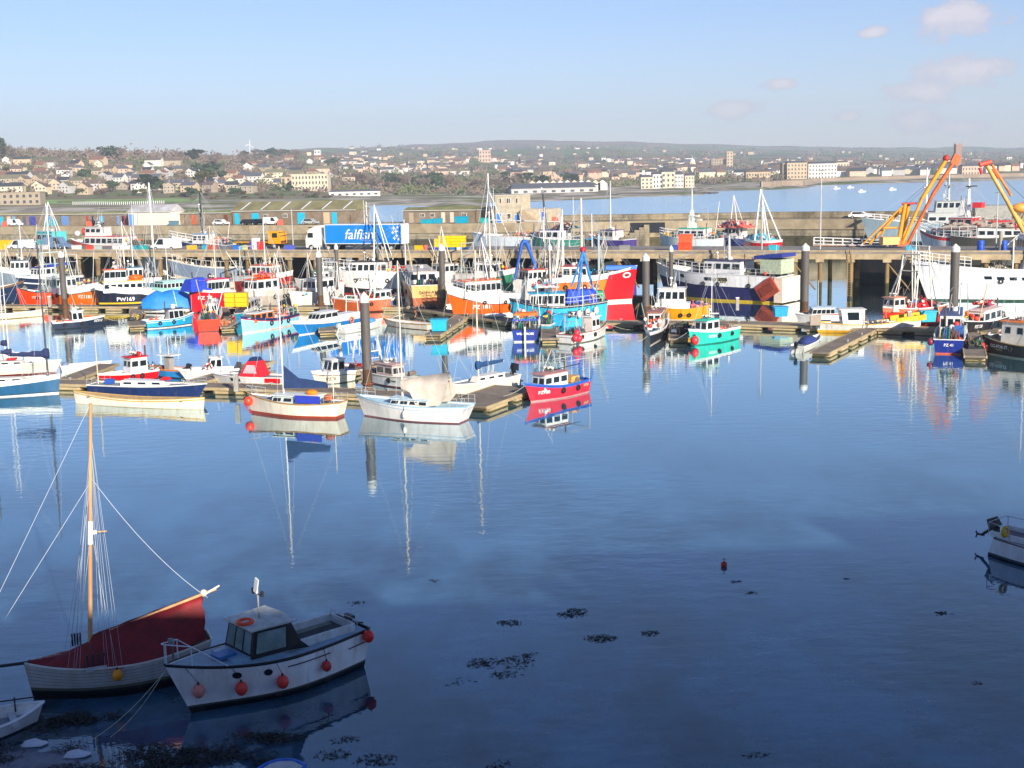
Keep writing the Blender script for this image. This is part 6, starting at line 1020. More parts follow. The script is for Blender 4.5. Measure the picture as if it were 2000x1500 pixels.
shedrow(455, 695, 9, 3.4, 8, 'long stone net loft with a grassy brown roof and turquoise doors left of the lorry', [(464, 1.4, '#2ec0e0'), (501, 2.1, '#2ec0e0'), (591, 2.1, '#2ec0e8'), (640, 1.8, '#d8c0a0'), (635 + 20, 1.4, '#2ec0e8'), (492, .1, '#888888')], '#8d8660', lights=6, rh=2.4, wins=(522, 560))
shedrow(788, 962, 9, 3.0, 7, 'low stone net loft with white trim behind the yellow fish boxes', [(804, 1.2, '#b8a890'), (867, 1.0, '#e8dcc8'), (884, 1.0, '#e0d4c4'), (845, .2, '#c8b8a0')], '#8f8c58', rh=.8, wins=(826, 846, 908))
shedrow(335, 455, 9.5, 3.0, 5, 'plain stone wall shed left of the net loft', [(362, .1, '#333333'), (380, 1.6, '#c86a48'), (442, 1.2, '#7a4a38')], '#8f9a58', rh=.5)
shedrow(120, 250, 9.5, 3.0, 5, 'stone shed row with pale blue doors at left', [(200, 1.2, '#6ac0e8'), (128, 2.6, '#7098d0'), (172, .6, '#c83040'), (232, .8, '#7aa0d8'), (244, .6, '#b83048'), (183, .6, '#26366a'), (241, .6, '#222230')], '#a0a060', rh=.5)
shedrow(-60, 118, 9.5, 3.0, 5, 'stone shed row at the far left with a green tub by its door', [(3, 2.4, '#4ac0e0'), (20, 1.4, '#e0d0c0'), (30, 1.2, '#8ab8e0'), (66, 2.4, '#4a50a8'), (98, 2.4, '#2a9ad8'), (50, 1.2, '#6a6a80')], '#b0a468', rh=.5)
shedrow(252, 334, 5.5, 3.6, 6, 'white corrugated shed with a grey roof and a blue door beside the tall white mast', [(258, 1.6, '#6aa0e8')], '#c8c4c4', name='white_shed', wcol=M('#f6ead8', .6, .08, 6, st=(3, 1, .1)), rh=1.9)
def nempty(name, label, cat, px, off, group=None):
    p, rz = nobj(px, off); t = empty(name, p, rz); return tag(t, label, cat, group)
# stone building
t = nempty('pier_building', 'two storey granite pier office with outside stairs and blue doors', 'building', 968, 3); gr = M('#d8c8ac', .9, .3, 1.2, k=.8, bump=.4)
Lb = (nobj(1080, 3)[0] - nobj(968, 3)[0]).length; k = Lb / 112
q = MB(); q.box((26 * k, 3.5, 3.25), (52 * k, 7, 6.5), gr); q.box((82 * k, 3.5, 1.55), (60 * k, 7, 3.1), gr); q.build('wall', t)
q = MB(); q.box((26 * k, 3.5, 6.58), (53 * k, 7.2, .16), M('#e8dcc4')); q.box((82 * k, 3.5, 3.18), (61 * k, 7.2, .16), M('#d8ccb8')); q.build('roof', t)
for x, z, w_, h, cc, nm in ((7, 1.2, 9, 2.2, '#4a90e8', 'door'), (45, 1.25, 13, 1.3, '#5a9ae8', 'shutter'), (93, 1.6, 5, 1.9, '#3a5ac8', 'door'), (27, 1.6, 6, 1.1, '#5a4a40', 'window'), (11, 5.3, 3, 1.1, '#5a5048', 'window'), (25, 5.3, 3, 1.1, '#5a5048', 'window'), (29, 5.3, 2, 1.1, '#5a5048', 'window'), (43, 5.3, 3, 1.1, '#5a5048', 'window')):
    q = MB(); q.box((x * k, -.02, z), (w_ * k + .25, .04, h + .25), M('#f0ece4')); q.box((x * k, -.05, z), (w_ * k, .06, h), M(cc, .4, .05)); q.build(nm, t)
q = MB()
for i in range(10): q.box((54 * k + i * .45, -.7, (3.1 - i * .31) / 2), (.45, 1.3, 3.1 - i * .31), M('#b8a488', .9, .2))
q.build('outside_stairs', t)
# tower on left of the building: antenna mast
for px, h, l in ((965, 8.5, 'tall white flagpole left of the granite pier office'), (1120, 6, 'thin pole on the pier right of the granite office'), (690 + 22, 6, 'thin white pole at the end of the long net loft')):
    t = nempty('flagpole', l, 'pole', px, 1.5, 'thin poles on the stone pier'); q = MB(); q.tube((0, 0, 0), (0, 0, h), .09, M(WHITE), .05); q.build('shaft', t)
for px, l, cc, s in ((830, 'left cyan tub on the pier behind the lorry trailer end', '#22aac0', 1.3), (842, 'middle cyan tub on the pier behind the lorry trailer end', '#22b0c8', 1.3), (855, 'right cyan tub on the pier behind the lorry trailer end', '#22a8c8', 1.5), (902, 'large cyan tub on the pier above the yellow boxes', '#10a8c8', 2.0), (948, 'teal tub on the pier left of the flagpole', '#28b8b0', 1.5), (100, 'teal tub on the pier at far left', '#38a8b8', 2), (340, 'blue grey tub right of the white shed', '#6a90a0', 1.5)):
    q = MB(); q.box((0, 0, s * .4), (s * 1.3, s, s * .75), M(cc, .5, .1), tp=1.1); q.box((0, 0, s * .8), (s * 1.5, s * 1.2, s * .06), M(cc, .5, .1)); p, rz = nobj(px, 4); o = q.build('fish_tub'); o.location = p; o.rotation_euler.z = rz; tag(o, l, 'fish tub', 'tubs on the stone pier')
def ncar(px, l, cc, van=False, off=4, L_=4.4, fl=1): t = nempty('van' if van else 'car', l, 'van' if van else 'car', px, off, 'cars on the stone pier'); car(t, L_, 2.0 if van else 1.5, cc, van, fl)
ncar(1680, 'white car parked on the right part of the stone pier', '#fbfbfa', off=7, L_=5.0); ncar(532, 'white van in front of the net loft windows', WHITE, True, 4, 4.6); ncar(488, 'black pickup in front of the turquoise door', '#1c2026', False, 4, 5); ncar(508, 'dark car behind the black pickup', '#2a2c30', False, 6); ncar(432, 'white car at the left end of the net loft', '#e8e8e8', False, 4); ncar(187, 'dark car among the sheds at left', '#22242a', False, 4); ncar(606, 'silver car right of the turquoise door', '#b8b8b8'); ncar(30, 'white van by the sheds at far left', '#e8ecf0', True); ncar(1058, 'dark red car by the granite office', '#5a3030')
for px, l in ((548, 'red and white barrier beside the white van on the pier'), (1085, 'red and white marker by the granite office'), (10, 'orange tank on the pier at far left'), (175, 'pink stack of boxes on the pier at left')):
    q = MB(); q.box((0, 0, .7), (1.6, .8, 1.3), M('#f06048', .6, .15), tp=.8); p, rz = nobj(px, 3); o = q.build('barrier'); o.location = p; tag(o, l, 'barrier')
# tubs by the pontoons
for px, py, l, cc, s in ((858, 646, 'cyan tub on the finger pontoon below the orange trawler', '#1fb0d0', 1.7), (1094, 636, 'cyan tub beside the white open wheelhouse boat', '#1fa4d4', 1.7), (1524, 618, 'cyan tub on the walkway right of the navy and white trawler', '#28a8d8', 1.5), (1810, 628, 'cyan tub at the stern of the netter at right', '#38c0d8', 1.6)):
    q = MB(); q.box((0, 0, s * .4), (s * 1.0, s * .9, s * .75), M(cc, .5, .12), tp=1.12); q.box((0, 0, s * .8), (s * 1.25, s * 1.12, s * .07), M(cc, .5, .1)); o = q.build('fish_tub'); o.location = at(px, py, .7); tag(o, l, 'fish tub')
def potheap(px, py, l, n=40, w_=1.8, ln=3.4, pal=POTS, h=1.0, name='crab_pot_heap', cat='crab pots'):
    q = MB(); q.box((0, 0, h * .22), (w_ * .9, ln * .9, h * .45), M(pal[0], .95, .4, 4), tp=.5); n = int(n * 1.5)
    for i in range(n):
        x, y = random.uniform(-w_, w_) / 2, random.uniform(-ln, ln) / 2; z = max(0, h * .5 * (1 - max(abs(2 * x / w_), abs(2 * y / ln)) * .8)) * random.uniform(.5, 1.2); c_ = M(random.choice(pal), .85, .25)
        if random.random() < .55: q.torus((x, y, z + .2), random.uniform(.18, .34), .05, c_, random.choice('xyz'), 8, 4)
        elif random.random() < .5: q.box((x, y, z + .2), (random.uniform(.3, .7), random.uniform(.3, .6), random.uniform(.2, .4)), c_, random.random() * 3)
        else: q.sph((x, y, z + .15), random.uniform(.12, .28), c_, n=7, m=5)
    o = q.build(name); o.location = at(px, py, .64); tag(o, l, cat)
potheap(266, 624, 'brown crab pots and ropes on the left short finger pontoon', pal=POTS + ['#c8a080', YEL]); potheap(434, 634, 'orange and brown ropes on the finger beside the red stern', 20, h=.5, pal=['#d88a60', '#b06a48', '#c8a080']); potheap(1335, 650, 'dark pots and nets on the finger left of the turquoise boat', 60, 2.6, 3, h=2.0, pal=POTS + ['#b8a0a0', '#5a6a80']); potheap(1898, 678, 'dark crate and ropes on the finger left of the black boat', 26, 2, 3, h=1.4)
potheap(825, 603, 'coiled rope and dark boxes on the walkway beside the orange bow', 30, 4, 2, h=.8, pal=['#2a2a30', '#6a5a50', '#c8b8a0'])
for px, py, l in ((892, 608, 'grey service post at the orange bow'), (462 + 0, 764, 'grey service post on the front pontoon left of the ketch'), (1440, 606, 'grey post reflected beside the yellow boat'), (1775, 636, 'grey post on the walkway under the netter'), (345, 602, 'thin grey post beside the blue tarpaulin'), (98, 600, 'thin grey post on the walkway at left')):
    p = at(px, py, .6); t = empty('service_post', p); tag(t, l, 'post', 'grey posts on the pontoons'); q = MB(); q.box((0, 0, .8), (.4, .4, 1.6), M('#a8a49c', .7, .2)); q.build('post', t); q = MB(); q.box((0, 0, 1.65), (.46, .46, .1), M(WHITE)); q.build('cap', t)
q = MB(); q.box((0, 0, .9), (1.2, .4, 1.1), M('#a89888')); [q.box((x, 0, .2), (.08, .3, .5), M('#6a6058')) for x in (-.5, .5)]; o = q.build('notice_board'); o.location = at(1592, 641, .6); tag(o, 'brown board on the walkway above the blue covered dinghy', 'board')
q = MB(); q.sph((0, 0, 0), .5, M('#f4f0ea'), (3.2, .8, .6)); o = q.build('upturned_boat'); o.location = at(965, 616, .9); o.rotation_euler.z = -.1; tag(o, 'white upturned tender lying on the walkway below the orange trawler', 'tender')
# ------------------------------------------------------------------ town
WALLC = {'white': '#f6f0e8', 'cream': '#eeddc0', 'pinkish': '#e6c4ac', 'granite': '#b8a890', 'beige': '#d8c0a0', 'pale grey': '#d4d0cc'}
ROOFC = {'slate grey': '#6a6c76', 'dark': '#44464e', 'brown': '#7e6a5e', 'terracotta': '#a0705c', 'mossy': '#8a8468'}
def wm(c): return M(WALLC[c], .85, .1, .3, k=.82)
def rm_(c): return M(ROOFC[c], .85, .2, .3, k=.7)
HM = {}
def house_mesh(kind, w, d, h, rh):
    key = (kind, w, d, h, rh)
    if key in HM: return HM[key]
    a = MB(); a.box((0, 0, h / 2 - 2), (w, d, h + 4), wm('white'))
    r = MB(); o = .35
    if kind == 'gable':
        a.add([(-w / 2, -d / 2, h), (w / 2, -d / 2, h), (w / 2, d / 2, h), (-w / 2, d / 2, h), (-w / 2, 0, h + rh), (w / 2, 0, h + rh)], [(3, 4, 0)[::-1], (1, 2, 5)], wm('white'))
        r.add([(-w / 2 - o, -d / 2 - o, h - .1), (w / 2 + o, -d / 2 - o, h - .1), (w / 2 + o, 0, h + rh + .12), (-w / 2 - o, 0, h + rh + .12), (-w / 2 - o, d / 2 + o, h - .1), (w / 2 + o, d / 2 + o, h - .1)], [(0, 1, 2, 3), (3, 2, 5, 4)], rm_('dark'))
    elif kind == 'front':
        a.add([(-w / 2, -d / 2, h), (w / 2, -d / 2, h), (w / 2, d / 2, h), (-w / 2, d / 2, h), (0, -d / 2, h + rh), (0, d / 2, h + rh)], [(0, 1, 4), (2, 3, 5)], wm('white'))
        r.add([(-w / 2 - o, -d / 2 - o, h - .1), (-w / 2 - o, d / 2 + o, h - .1), (0, d / 2 + o, h + rh + .12), (0, -d / 2 - o, h + rh + .12), (w / 2 + o, -d / 2 - o, h - .1), (w / 2 + o, d / 2 + o, h - .1)], [(1, 0, 3, 2), (3, 4, 5, 2)], rm_('dark'))
    else:
        r.add([(-w / 2 - o, -d / 2 - o, h), (w / 2 + o, -d / 2 - o, h), (w / 2 + o, d / 2 + o, h), (-w / 2 - o, d / 2 + o, h), (-w / 2 + d * .45, 0, h + rh), (w / 2 - d * .45, 0, h + rh)], [(0, 1, 5, 4), (1, 2, 5), (2, 3, 4, 5), (3, 0, 4)], rm_('dark'))
    wn = MB(); wn.box((0, 0, 0), (1.5, .1, 1.5), M('#e8e4de')); wn.box((0, -.04, 0), (1.15, .1, 1.15), GL)
    c = MB(); c.box((0, 0, 0), (.9, .7, 2.0), M('#b89a80', .9, .2)); c.tube((0, 0, 1), (0, 0, 1.5), .18, M('#c07050'))
    HM[key] = (a.mesh('wall'), r.mesh('roof'), wn.mesh('window'), c.mesh('chimney')); return HM[key]
def slot(o, mt):
    o.material_slots[0].link = 'OBJECT'; o.material_slots[0].material = mt
NH = [0]
def region(u): return next(s for lim, s in ((60, 'at far left'), (150, 'left of the white shed'), (260, 'above the grass field'), (360, 'above the white shed'), (460, 'around two dark pines'), (560, 'above the net loft'), (690, 'around the cream block'), (850, 'left of the central wood'), (1000, 'behind the pier office'), (1180, 'above the grey warehouse'), (1350, 'by the white terrace'), (1530, 'left of the white hotel'), (1700, 'around the white hotel'), (1850, 'left of the derrick heads'), (3000, 'at far right')) if u < lim)
def rowname(D): return 'near the shore' if D < 1080 else 'low' if D < 1220 else 'halfway up' if D < 1400 else 'high up' if D < 1700 else 'far back'
def house(u, D, wc, rc, kind='gable', w=10, d=8, h=5.6, rh=3, rz=0, detail=True, label=None, z=None, nwin=3, name='house'):
    ms = house_mesh(kind, w, d, h, rh); p = gp(u, D) if z is None else z
    t = empty(name, p, rz)
    a = bpy.data.objects.new('wall', ms[0]); link(a, t); slot(a, wm(wc)); r = bpy.data.objects.new('roof', ms[1]); link(r, t); slot(r, rm_(rc))
    if detail:
        for fl in ((1.6, 4.2) if h > 5 else (1.6,)):
            for k in range(nwin):
                o = bpy.data.objects.new('window', ms[2]); link(o, t); o.location = ((k + .5) / nwin * w - w / 2, -d / 2 - .03, fl)
        c = bpy.data.objects.new('chimney', ms[3]); link(c, r); c.location = ((-w / 2 + .6, 0, h + rh + .2) if kind == 'gable' else (w * .2, 0, h + rh + .1)) if kind != 'front' else (0, d * .25, h + rh + .3)
    kn = {'gable': 'house', 'front': 'gable-fronted house', 'hip': 'hip-roofed house'}[kind]
    tag(t, label or f'{wc} {kn}, {rc} roof, {rowname(D)}, {region(u)}', 'house', 'houses on the hillside'); NH[0] += 1; return t
rh_ = random.Random(5)
spots = []
def scatter(u0, u1, Ds_, gap, wmix, rmix, skip, big=.15, det=True):
    for D in Ds_:
        u = u0 + rh_.random() * gap
        while u < u1:
            DD = D + rh_.uniform(-14, 14)
            if rh_.random() > skip and gz(u, DD) > 3.5:
                w = rh_.choice((9, 10, 12)) if rh_.random() > big else rh_.choice((18, 24)); kd = 'gable' if w > 14 else rh_.choice(('gable', 'gable', 'front', 'hip', 'front'))
                if kd == 'front': w = rh_.choice((8, 9))
                h = rh_.choice((5.6, 5.6, 3.4)) if w < 14 else 5.6
                house(u, DD, rh_.choice(wmix), rh_.choice(rmix), kd, w, 8, h, rh_.choice((2.6, 3.2)), rh_.uniform(-.45, .25), det, nwin=3 if w < 14 else 6); spots.append((u, DD))
            u += gap * rh_.uniform(.6, 1.4)
WM = ['white', 'white', 'cream', 'pinkish', 'granite', 'granite', 'beige', 'pale grey', 'beige']; RMX = ['slate grey', 'dark', 'brown', 'slate grey', 'terracotta', 'mossy', 'brown']
scatter(-60, 500, (985, 1030, 1085, 1140, 1195, 1250), 36, WM, RMX, .22)
scatter(-60, 480, (1310, 1370), 42, WM, RMX, .45, det=False)
scatter(480, 720, (1120, 1190, 1280), 40, WM, RMX, .3)
scatter(500, 700, (1400, 1500, 1640, 1780), 30, WM + ['white'], RMX, .3, det=False)
scatter(690, 950, (1650, 1800, 1950), 26, ['white', 'cream', 'pinkish', 'white'], RMX, .25, det=False)
scatter(1010, 1240, (1560, 1700), 30, WM, RMX, .4, det=False)
scatter(1180, 1540, (1330, 1440, 1560), 27, ['white', 'cream', 'pinkish', 'granite', 'beige'], RMX, .3, det=False)
scatter(1560, 2080, (1330, 1440, 1580), 26, ['white', 'white', 'cream', 'white', 'pinkish', 'pale grey'], ['slate grey', 'brown', 'slate grey', 'dark'], .12, .3, det=False)
# landmark buildings
def block(name, label, u, D, w, d, h, wc, rc, floors, cols, rz=0, z=None, par=.6, proud=0, roof=0):
    p = gp(u, D) if z is None else Vector((gp(u, D).x, D, z)); t = empty(name, p, rz); tag(t, label, 'building')
    q = MB(); q.box((0, 0, h / 2 - 2), (w, d, h + 4), wm(wc)); q.box((0, 0, h + par / 2), (w + .4, d + .4, par), wm(wc)); q.build('wall', t)
    q = MB()
    if roof: q.add([(-w / 2 - .3, -d / 2 - .3, h + par + .01), (w / 2 + .3, -d / 2 - .3, h + par + .01), (w / 2 + .3, d / 2 + .3, h + par + .01), (-w / 2 - .3, d / 2 + .3, h + par + .01), (-w / 2 + 2, 0, h + par + roof), (w / 2 - 2, 0, h + par + roof)], [(0, 1, 5, 4), (1, 2, 5), (2, 3, 4, 5), (3, 0, 4)], rm_(rc))
    else: q.box((0, 0, h + par + .1), (w - 1, d - 1, .2), rm_(rc))
    q.build('roof', t)
    for f in range(floors):
        for k in range(cols):
            q = MB(); q.box((-w / 2 + (k + .5) / cols * w, -d / 2 - .04, (f + .5) / floors * h), (w / cols * .42, .1, h / floors * .5), M('#4a5058', .3, .1)); q.build('window', t)
    return t
block('apartment_block', 'large cream apartment block with rows of windows above the long net loft', 622, 1035, 29, 12, 12.5, 'cream', 'brown', 3, 11, -.06)
block('apartment_block', 'lower grey cream wing left of the large cream apartment block', 586, 1060, 16, 12, 9.5, 'beige', 'brown', 3, 4, -.06)
block('low_building', 'long low white pavilion on the shore right of the cream block', 705, 975, 38, 7, 2.6, 'white', 'slate grey', 1, 7, 0, roof=1.5)
block('quay_building', 'long grey brown building with small square white windows at the far left', 35, 850, 46, 10, 7.5, 'granite', 'brown', 2, 11, 0)
block('warehouse', 'long low warehouse with a grey blue roof behind the stone pier office', 1085, 1010, 66, 22, 3.4, 'pale grey', 'slate grey', 1, 9, .12, roof=4)
block('warehouse', 'low white end of the warehouse above the beach', 1150, 1030, 18, 16, 4.4, 'pale grey', 'slate grey', 1, 3, .12, roof=2)
for k in range(11):
    u = 1048 + k * 13.5; house(u, 1075, 'white' if k % 3 else 'cream', rh_.choice(('slate grey', 'brown')), 'front', 7.5 if 0 else 8, 8, 5.6, 3.2, 0, False, f'gable fronted white terrace house number {k + 1} from the left above the warehouse'.replace('number ', '') if 0 else ['first', 'second', 'third', 'fourth', 'fifth', 'sixth', 'seventh', 'eighth', 'ninth', 'tenth', 'eleventh'][k] + ' white gabled house from the left in the row above the warehouse')
for k, (w, h) in enumerate(((16, 9), (13, 11), (18, 12.5), (12, 10), (12, 9))): block('hotel', ('first', 'second', 'third', 'fourth', 'last')[k] + ' white building from the left of the seafront terrace above the beach', 1268 + k * 20.5, 1080, w * .62, 12, h, 'white' if k % 2 else 'cream', 'slate grey', 3, 3, 0, roof=2)
block('hotel', 'large white seafront hotel right of the centre of the bay', 1605, 1238, 27, 14, 14, 'white', 'slate grey', 4, 9, 0, roof=2)
block('hotel', 'beige wing with four floors left of the large white hotel', 1556, 1238, 19, 14, 14.5, 'beige', 'slate grey', 4, 6, 0, roof=2)
block('tower_house', 'narrow grey tower house at the left end of the beige wing', 1533, 1242, 4.5, 12, 14.5, 'granite', 'dark', 4, 1, 0)
block('terrace', 'tan brick terrace left of the grey tower house', 1482, 1235, 23, 10, 8, 'beige', 'brown', 2, 9, 0, roof=2)
block('pink_building', 'pink long building under the yellow derrick head', 1893, 1270, 20, 12, 8.5, 'pinkish', 'slate grey', 2, 7, 0, roof=2)
block('church_building', 'large grey stone school with many windows on the rise', 1412, 1900, 30, 14, 16, 'granite', 'brown', 4, 8, 0)
block('tower_block', 'tall beige tower at the right end of the stone school', 1428, 1890, 9, 9, 27, 'beige', 'brown', 6, 2, 0)
block('cream_hall', 'cream hall behind the pink and white houses at the right', 1640, 1600, 22, 12, 12, 'cream', 'brown', 2, 6, 0, roof=2)
block('hill_building', 'pinkish block on the hill left of the domed building', 958, 2500, 22, 14, 22, 'pinkish', 'brown', 3, 4, 0)
block('hill_building', 'tall square white building on the left skyline of the town', 637, 1950, 9, 9, 16, 'white', 'brown', 3, 2, 0)
t = empty('domed_building', gp(1357, 1900)); tag(t, 'cream building with a pointed white dome on the rise', 'building'); t.scale = (.62, .62, .66)
q = MB(); q.box((0, 0, 8), (13, 13, 24), wm('cream')); q.build('wall', t); q = MB(); q.sph((0, 0, 20), 6.2, M('#f4efe4', .6, .05), (1, 1, 1.15), 14, 8); q.tube((0, 0, 25), (0, 0, 33), 1.3, M('#f4efe4', .6, .05), .1); q.build('dome', t)
t = empty('church_tower', gp(1868, 1500)); tag(t, 'tall square granite church tower on the skyline behind the derrick heads', 'church tower')
q = MB(); q.box((0, 0, 15), (7, 7, 34), M('#a88878', .9, .2)); q.build('shaft', t); q = MB(); [q.box((x, y, 33.2), (1, 1, 2.6), M('#a88878', .9, .2), tp=.3) for x in (-3, 3) for y in (-3, 3)]; q.box((0, 0, 32.3), (7.6, 7.6, .6), M('#b89888')); q.build('parapet', t)
t = empty('church', gp(1035, 1850)); tag(t, 'small dark church with a spire among trees above the warehouse', 'church'); q = MB(); q.box((0, 0, 4), (14, 9, 12), wm('granite')); q.build('nave', t); q = MB(); q.box((-8, 0, 6), (5, 5, 16), wm('granite')); q.tube((-8, 0, 14), (-8, 0, 25), 3.2, rm_('dark'), .1, 4); q.build('spire', t)
t = empty('wind_turbine', gp(507, 1900)); tag(t, 'white wind turbine on the left skyline', 'wind turbine'); q = MB(); q.tube((0, 0, -4), (0, 0, 19), .7, M(WHITE, .5, 0), .4); q.build('tower', t); q = MB(); [q.box((math.sin(a) * 3.6, -.8, 19 + math.cos(a) * 3.6), (.7, .2, 7), M(WHITE, .5, 0), ry=a) for a in (.2, 2.3, 4.4)]; q.build('rotor', t)
print('houses', NH[0])
# distant town as stuff
q = MB(); rf = [rm_(c) for c in ('slate grey', 'brown', 'slate grey', 'mossy', 'dark', 'brown', 'terracotta')]; wf_ = [wm(c) for c in ('white', 'cream', 'pinkish', 'white', 'beige')]
for i in range(1700):
    u = rh_.triangular(560, 2100, 1250) if i % 2 else rh_.uniform(600, 2100); D = rh_.uniform(1650, 2700) if i % 16 else rh_.uniform(2700, 4600)
    if u > 1300 and i % 3 == 0: D = rh_.uniform(1450, 2200)
    if u < 900 and D < 1900: continue
    cl = NZ.noise(Vector((u * .012, D * .0022, 2)))
    if cl < -.05: continue
    p = gp(u, D); w, d, h = rh_.choice((7, 8, 9, 12, 18)), 8, rh_.choice((5, 6, 7)); q.box((p.x, p.y, p.z + h / 2 - 2), (w, d, h + 4), rh_.choice(wf_)); rr = rh_.choice(rf); z = p.z + h
    q.add([(p.x - w / 2 - .3, p.y - d / 2 - .3, z), (p.x + w / 2 + .3, p.y - d / 2 - .3, z), (p.x + w / 2 + .3, p.y, z + 3), (p.x - w / 2 - .3, p.y, z + 3), (p.x - w / 2, p.y + d / 2, z), (p.x + w / 2, p.y + d / 2, z)], [(0, 1, 2, 3), (3, 2, 5, 4)], rr)
tag(q.build('distant_houses'), 'dense far off town of small pale houses below the hills', 'town', kind='stuff')
# ------------------------------------------------------------------ trees
LEAF = {}
def leafmat(name, a, b):
    m = bpy.data.materials.new(name); m.use_nodes = True; nt = m.node_tree; n = nt.nodes; L = nt.links; p = n['Principled BSDF']; p.inputs['Roughness'].default_value = .9; p.inputs['Specular IOR Level'].default_value = .15
    t = n.new('ShaderNodeTexCoord'); z = n.new('ShaderNodeTexNoise'); z.inputs['Scale'].default_value = .55; z.inputs['Detail'].default_value = 3; L.new(t.outputs['Object'], z.inputs['Vector'])
    r = n.new('ShaderNodeMapRange'); r.inputs[1].default_value = .35; r.inputs[2].default_value = .65; L.new(z.outputs[0], r.inputs[0]); x = n.new('ShaderNodeMix'); x.data_type = 'RGBA'; L.new(r.outputs[0], x.inputs[0]); x.inputs[6].default_value = (*a, 1); x.inputs[7].default_value = (*b, 1); L.new(x.outputs[2], p.inputs['Base Color']); return m
LM = {'bare': leafmat('bare_twigs', (.16, .115, .09), (.25, .185, .145)), 'dark': leafmat('evergreen', (.035, .06, .025), (.08, .11, .05)), 'green': leafmat('shrub', (.08, .11, .04), (.16, .18, .07)), 'yellow': leafmat('conifer', (.11, .12, .035), (.2, .19, .07)), 'rust': leafmat('bracken', (.15, .10, .06), (.22, .155, .09))}
BK = M('#6a5a4c', .9, .2, k=.6)
TMs = {}
def tree_mesh(kind, k):
    if (kind, k) in TMs: return TMs[(kind, k)]
    r = random.Random(k * 7 + len(kind)); H_ = 9; q = MB(); lm = LM[kind]; vs = []; fs = []
    cl = [(r.uniform(-2.8, 2.8), r.uniform(-2.8, 2.8), r.uniform(3.2, 7.2), r.uniform(1.2, 2.1)) for _ in range(9)] + [(0, 0, 6.8, 1.9)]
    if kind in ('green', 'rust'): cl = [(r.uniform(-3, 3), r.uniform(-2.5, 2.5), r.uniform(.6, 2.8), r.uniform(1, 1.8)) for _ in range(9)]
    if kind == 'bare': nl, sz = 520, .42
    else: nl, sz = 620, .5
    for i in range(nl):
        c = r.choice(cl); v = Vector((r.gauss(0, 1), r.gauss(0, 1), r.gauss(0, 1))).normalized() * c[3] * r.random() ** (.35 if kind != 'bare' else .5); p = Vector(c[:3]) + Vector((v.x, v.y, v.z * .8))
        a = Vector((r.gauss(0, 1), r.gauss(0, 1), r.gauss(0, 1))).normalized(); b = a.orthogonal().normalized(); s = sz * r.uniform(.6, 1.3)
        if kind == 'bare': a = (p - Vector((0, 0, 3))).normalized() * s * 2.2 + a * s * .6; b = b * s * .16
        else: a = a * s; b = b * s * .7
        o = len(vs); vs += [p - a - b, p + a - b, p + a + b, p - a + b]; fs.append((o, o + 1, o + 2, o + 3))
    q.add(vs, fs, lm); cm = q.mesh('crown'); q = MB(); hh = 5.5 if kind in ('bare', 'dark', 'yellow') else 1.4
    q.tube((0, 0, -1), (0, 0, hh * .6), .32, BK, .22, 7)
    for c in cl[:6]: q.tube((0, 0, hh * .45), tuple(c[:3]), .16, BK, .04, 5)
    TMs[(kind, k)] = (cm, q.mesh('trunk')); return TMs[(kind, k)]
TL = {'bare': 'leafless brown winter tree', 'dark': 'dark evergreen tree', 'green': 'green bush', 'yellow': 'yellowish green conifer', 'rust': 'rusty brown thicket'}
def tree(u, D, kind, s=1., label=None, wide=1., name=None):
    a, b = tree_mesh(kind, rh_.randrange(5)); t = empty(name or {'bare': 'bare_tree', 'dark': 'evergreen_tree', 'green': 'bush', 'yellow': 'conifer', 'rust': 'thicket'}[kind], gp(u, D, -.3), rh_.random() * 6.28)
    t.scale = (s * wide, s * wide, s); o = bpy.data.objects.new('crown', a); link(o, t); o = bpy.data.objects.new('trunk', b); link(o, t)
    tag(t, label or f'{TL[kind]} {rowname(D)}, {region(u)}', 'tree' if kind not in ('green', 'rust') else 'bush', 'trees on the slopes'); return t
tree(8, 1400, 'dark', 3.3, 'large dark evergreen on the skyline at the far left edge', 1.3); tree(-28, 1390, 'dark', 3.4, 'dark evergreen cut by the left edge on the skyline', 1.3); tree(34, 1410, 'bare', 2.4, 'bare brown tree right of the large skyline evergreen')
tree(428, 1180, 'dark', 2.2, 'large round dark pine above the yellowish conifer', 1.5); tree(415, 1060, 'yellow', 1.8, 'yellowish green rounded conifer below the large dark pine', 1.4); tree(303, 1000, 'dark', 1.7, 'dark spreading pine with a visible trunk by the shore', 1.5); tree(325, 1002, 'dark', 1.2, 'smaller dark bush right of the spreading pine', 1.3); tree(238, 1005, 'dark', 1.1, 'small dark pine by the pink house', 1.2); tree(186, 1150, 'dark', 1.3, 'dark green tree between houses at left', 1.3)
tree(400, 1480, 'dark', 1.9, 'dark tree on the skyline above the two pines', 1.5); tree(238, 1480, 'dark', 1.9, 'dark rounded tree on the left skyline', 1.5)
for i in range(60): tree(rh_.uniform(-40, 620), rh_.uniform(1420, 1640), 'bare', rh_.uniform(.9, 1.4), wide=1.3)
for i in range(22): tree(rh_.uniform(480, 700), rh_.uniform(1600, 2200), rh_.choice(('bare', 'bare', 'dark')), rh_.uniform(1.0, 1.6), wide=1.4)
for i in range(24): tree(-60 + i * 24 + rh_.uniform(-8, 8), rh_.uniform(925, 975), rh_.choice(('green', 'green', 'rust', 'dark', 'yellow') if i % 4 else ('bare',)), rh_.uniform(.5, .9), wide=rh_.uniform(1.1, 1.8))
for i in range(40): tree(rh_.uniform(-40, 700), rh_.uniform(1000, 1350), rh_.choice(('bare', 'bare', 'green', 'dark', 'rust', 'yellow')), rh_.uniform(.55, .95), wide=1.2)
for i in range(18): tree(rh_.uniform(370, 700), rh_.uniform(880, 960), rh_.choice(('rust', 'green', 'bare')), rh_.uniform(.35, .65), wide=1.8)
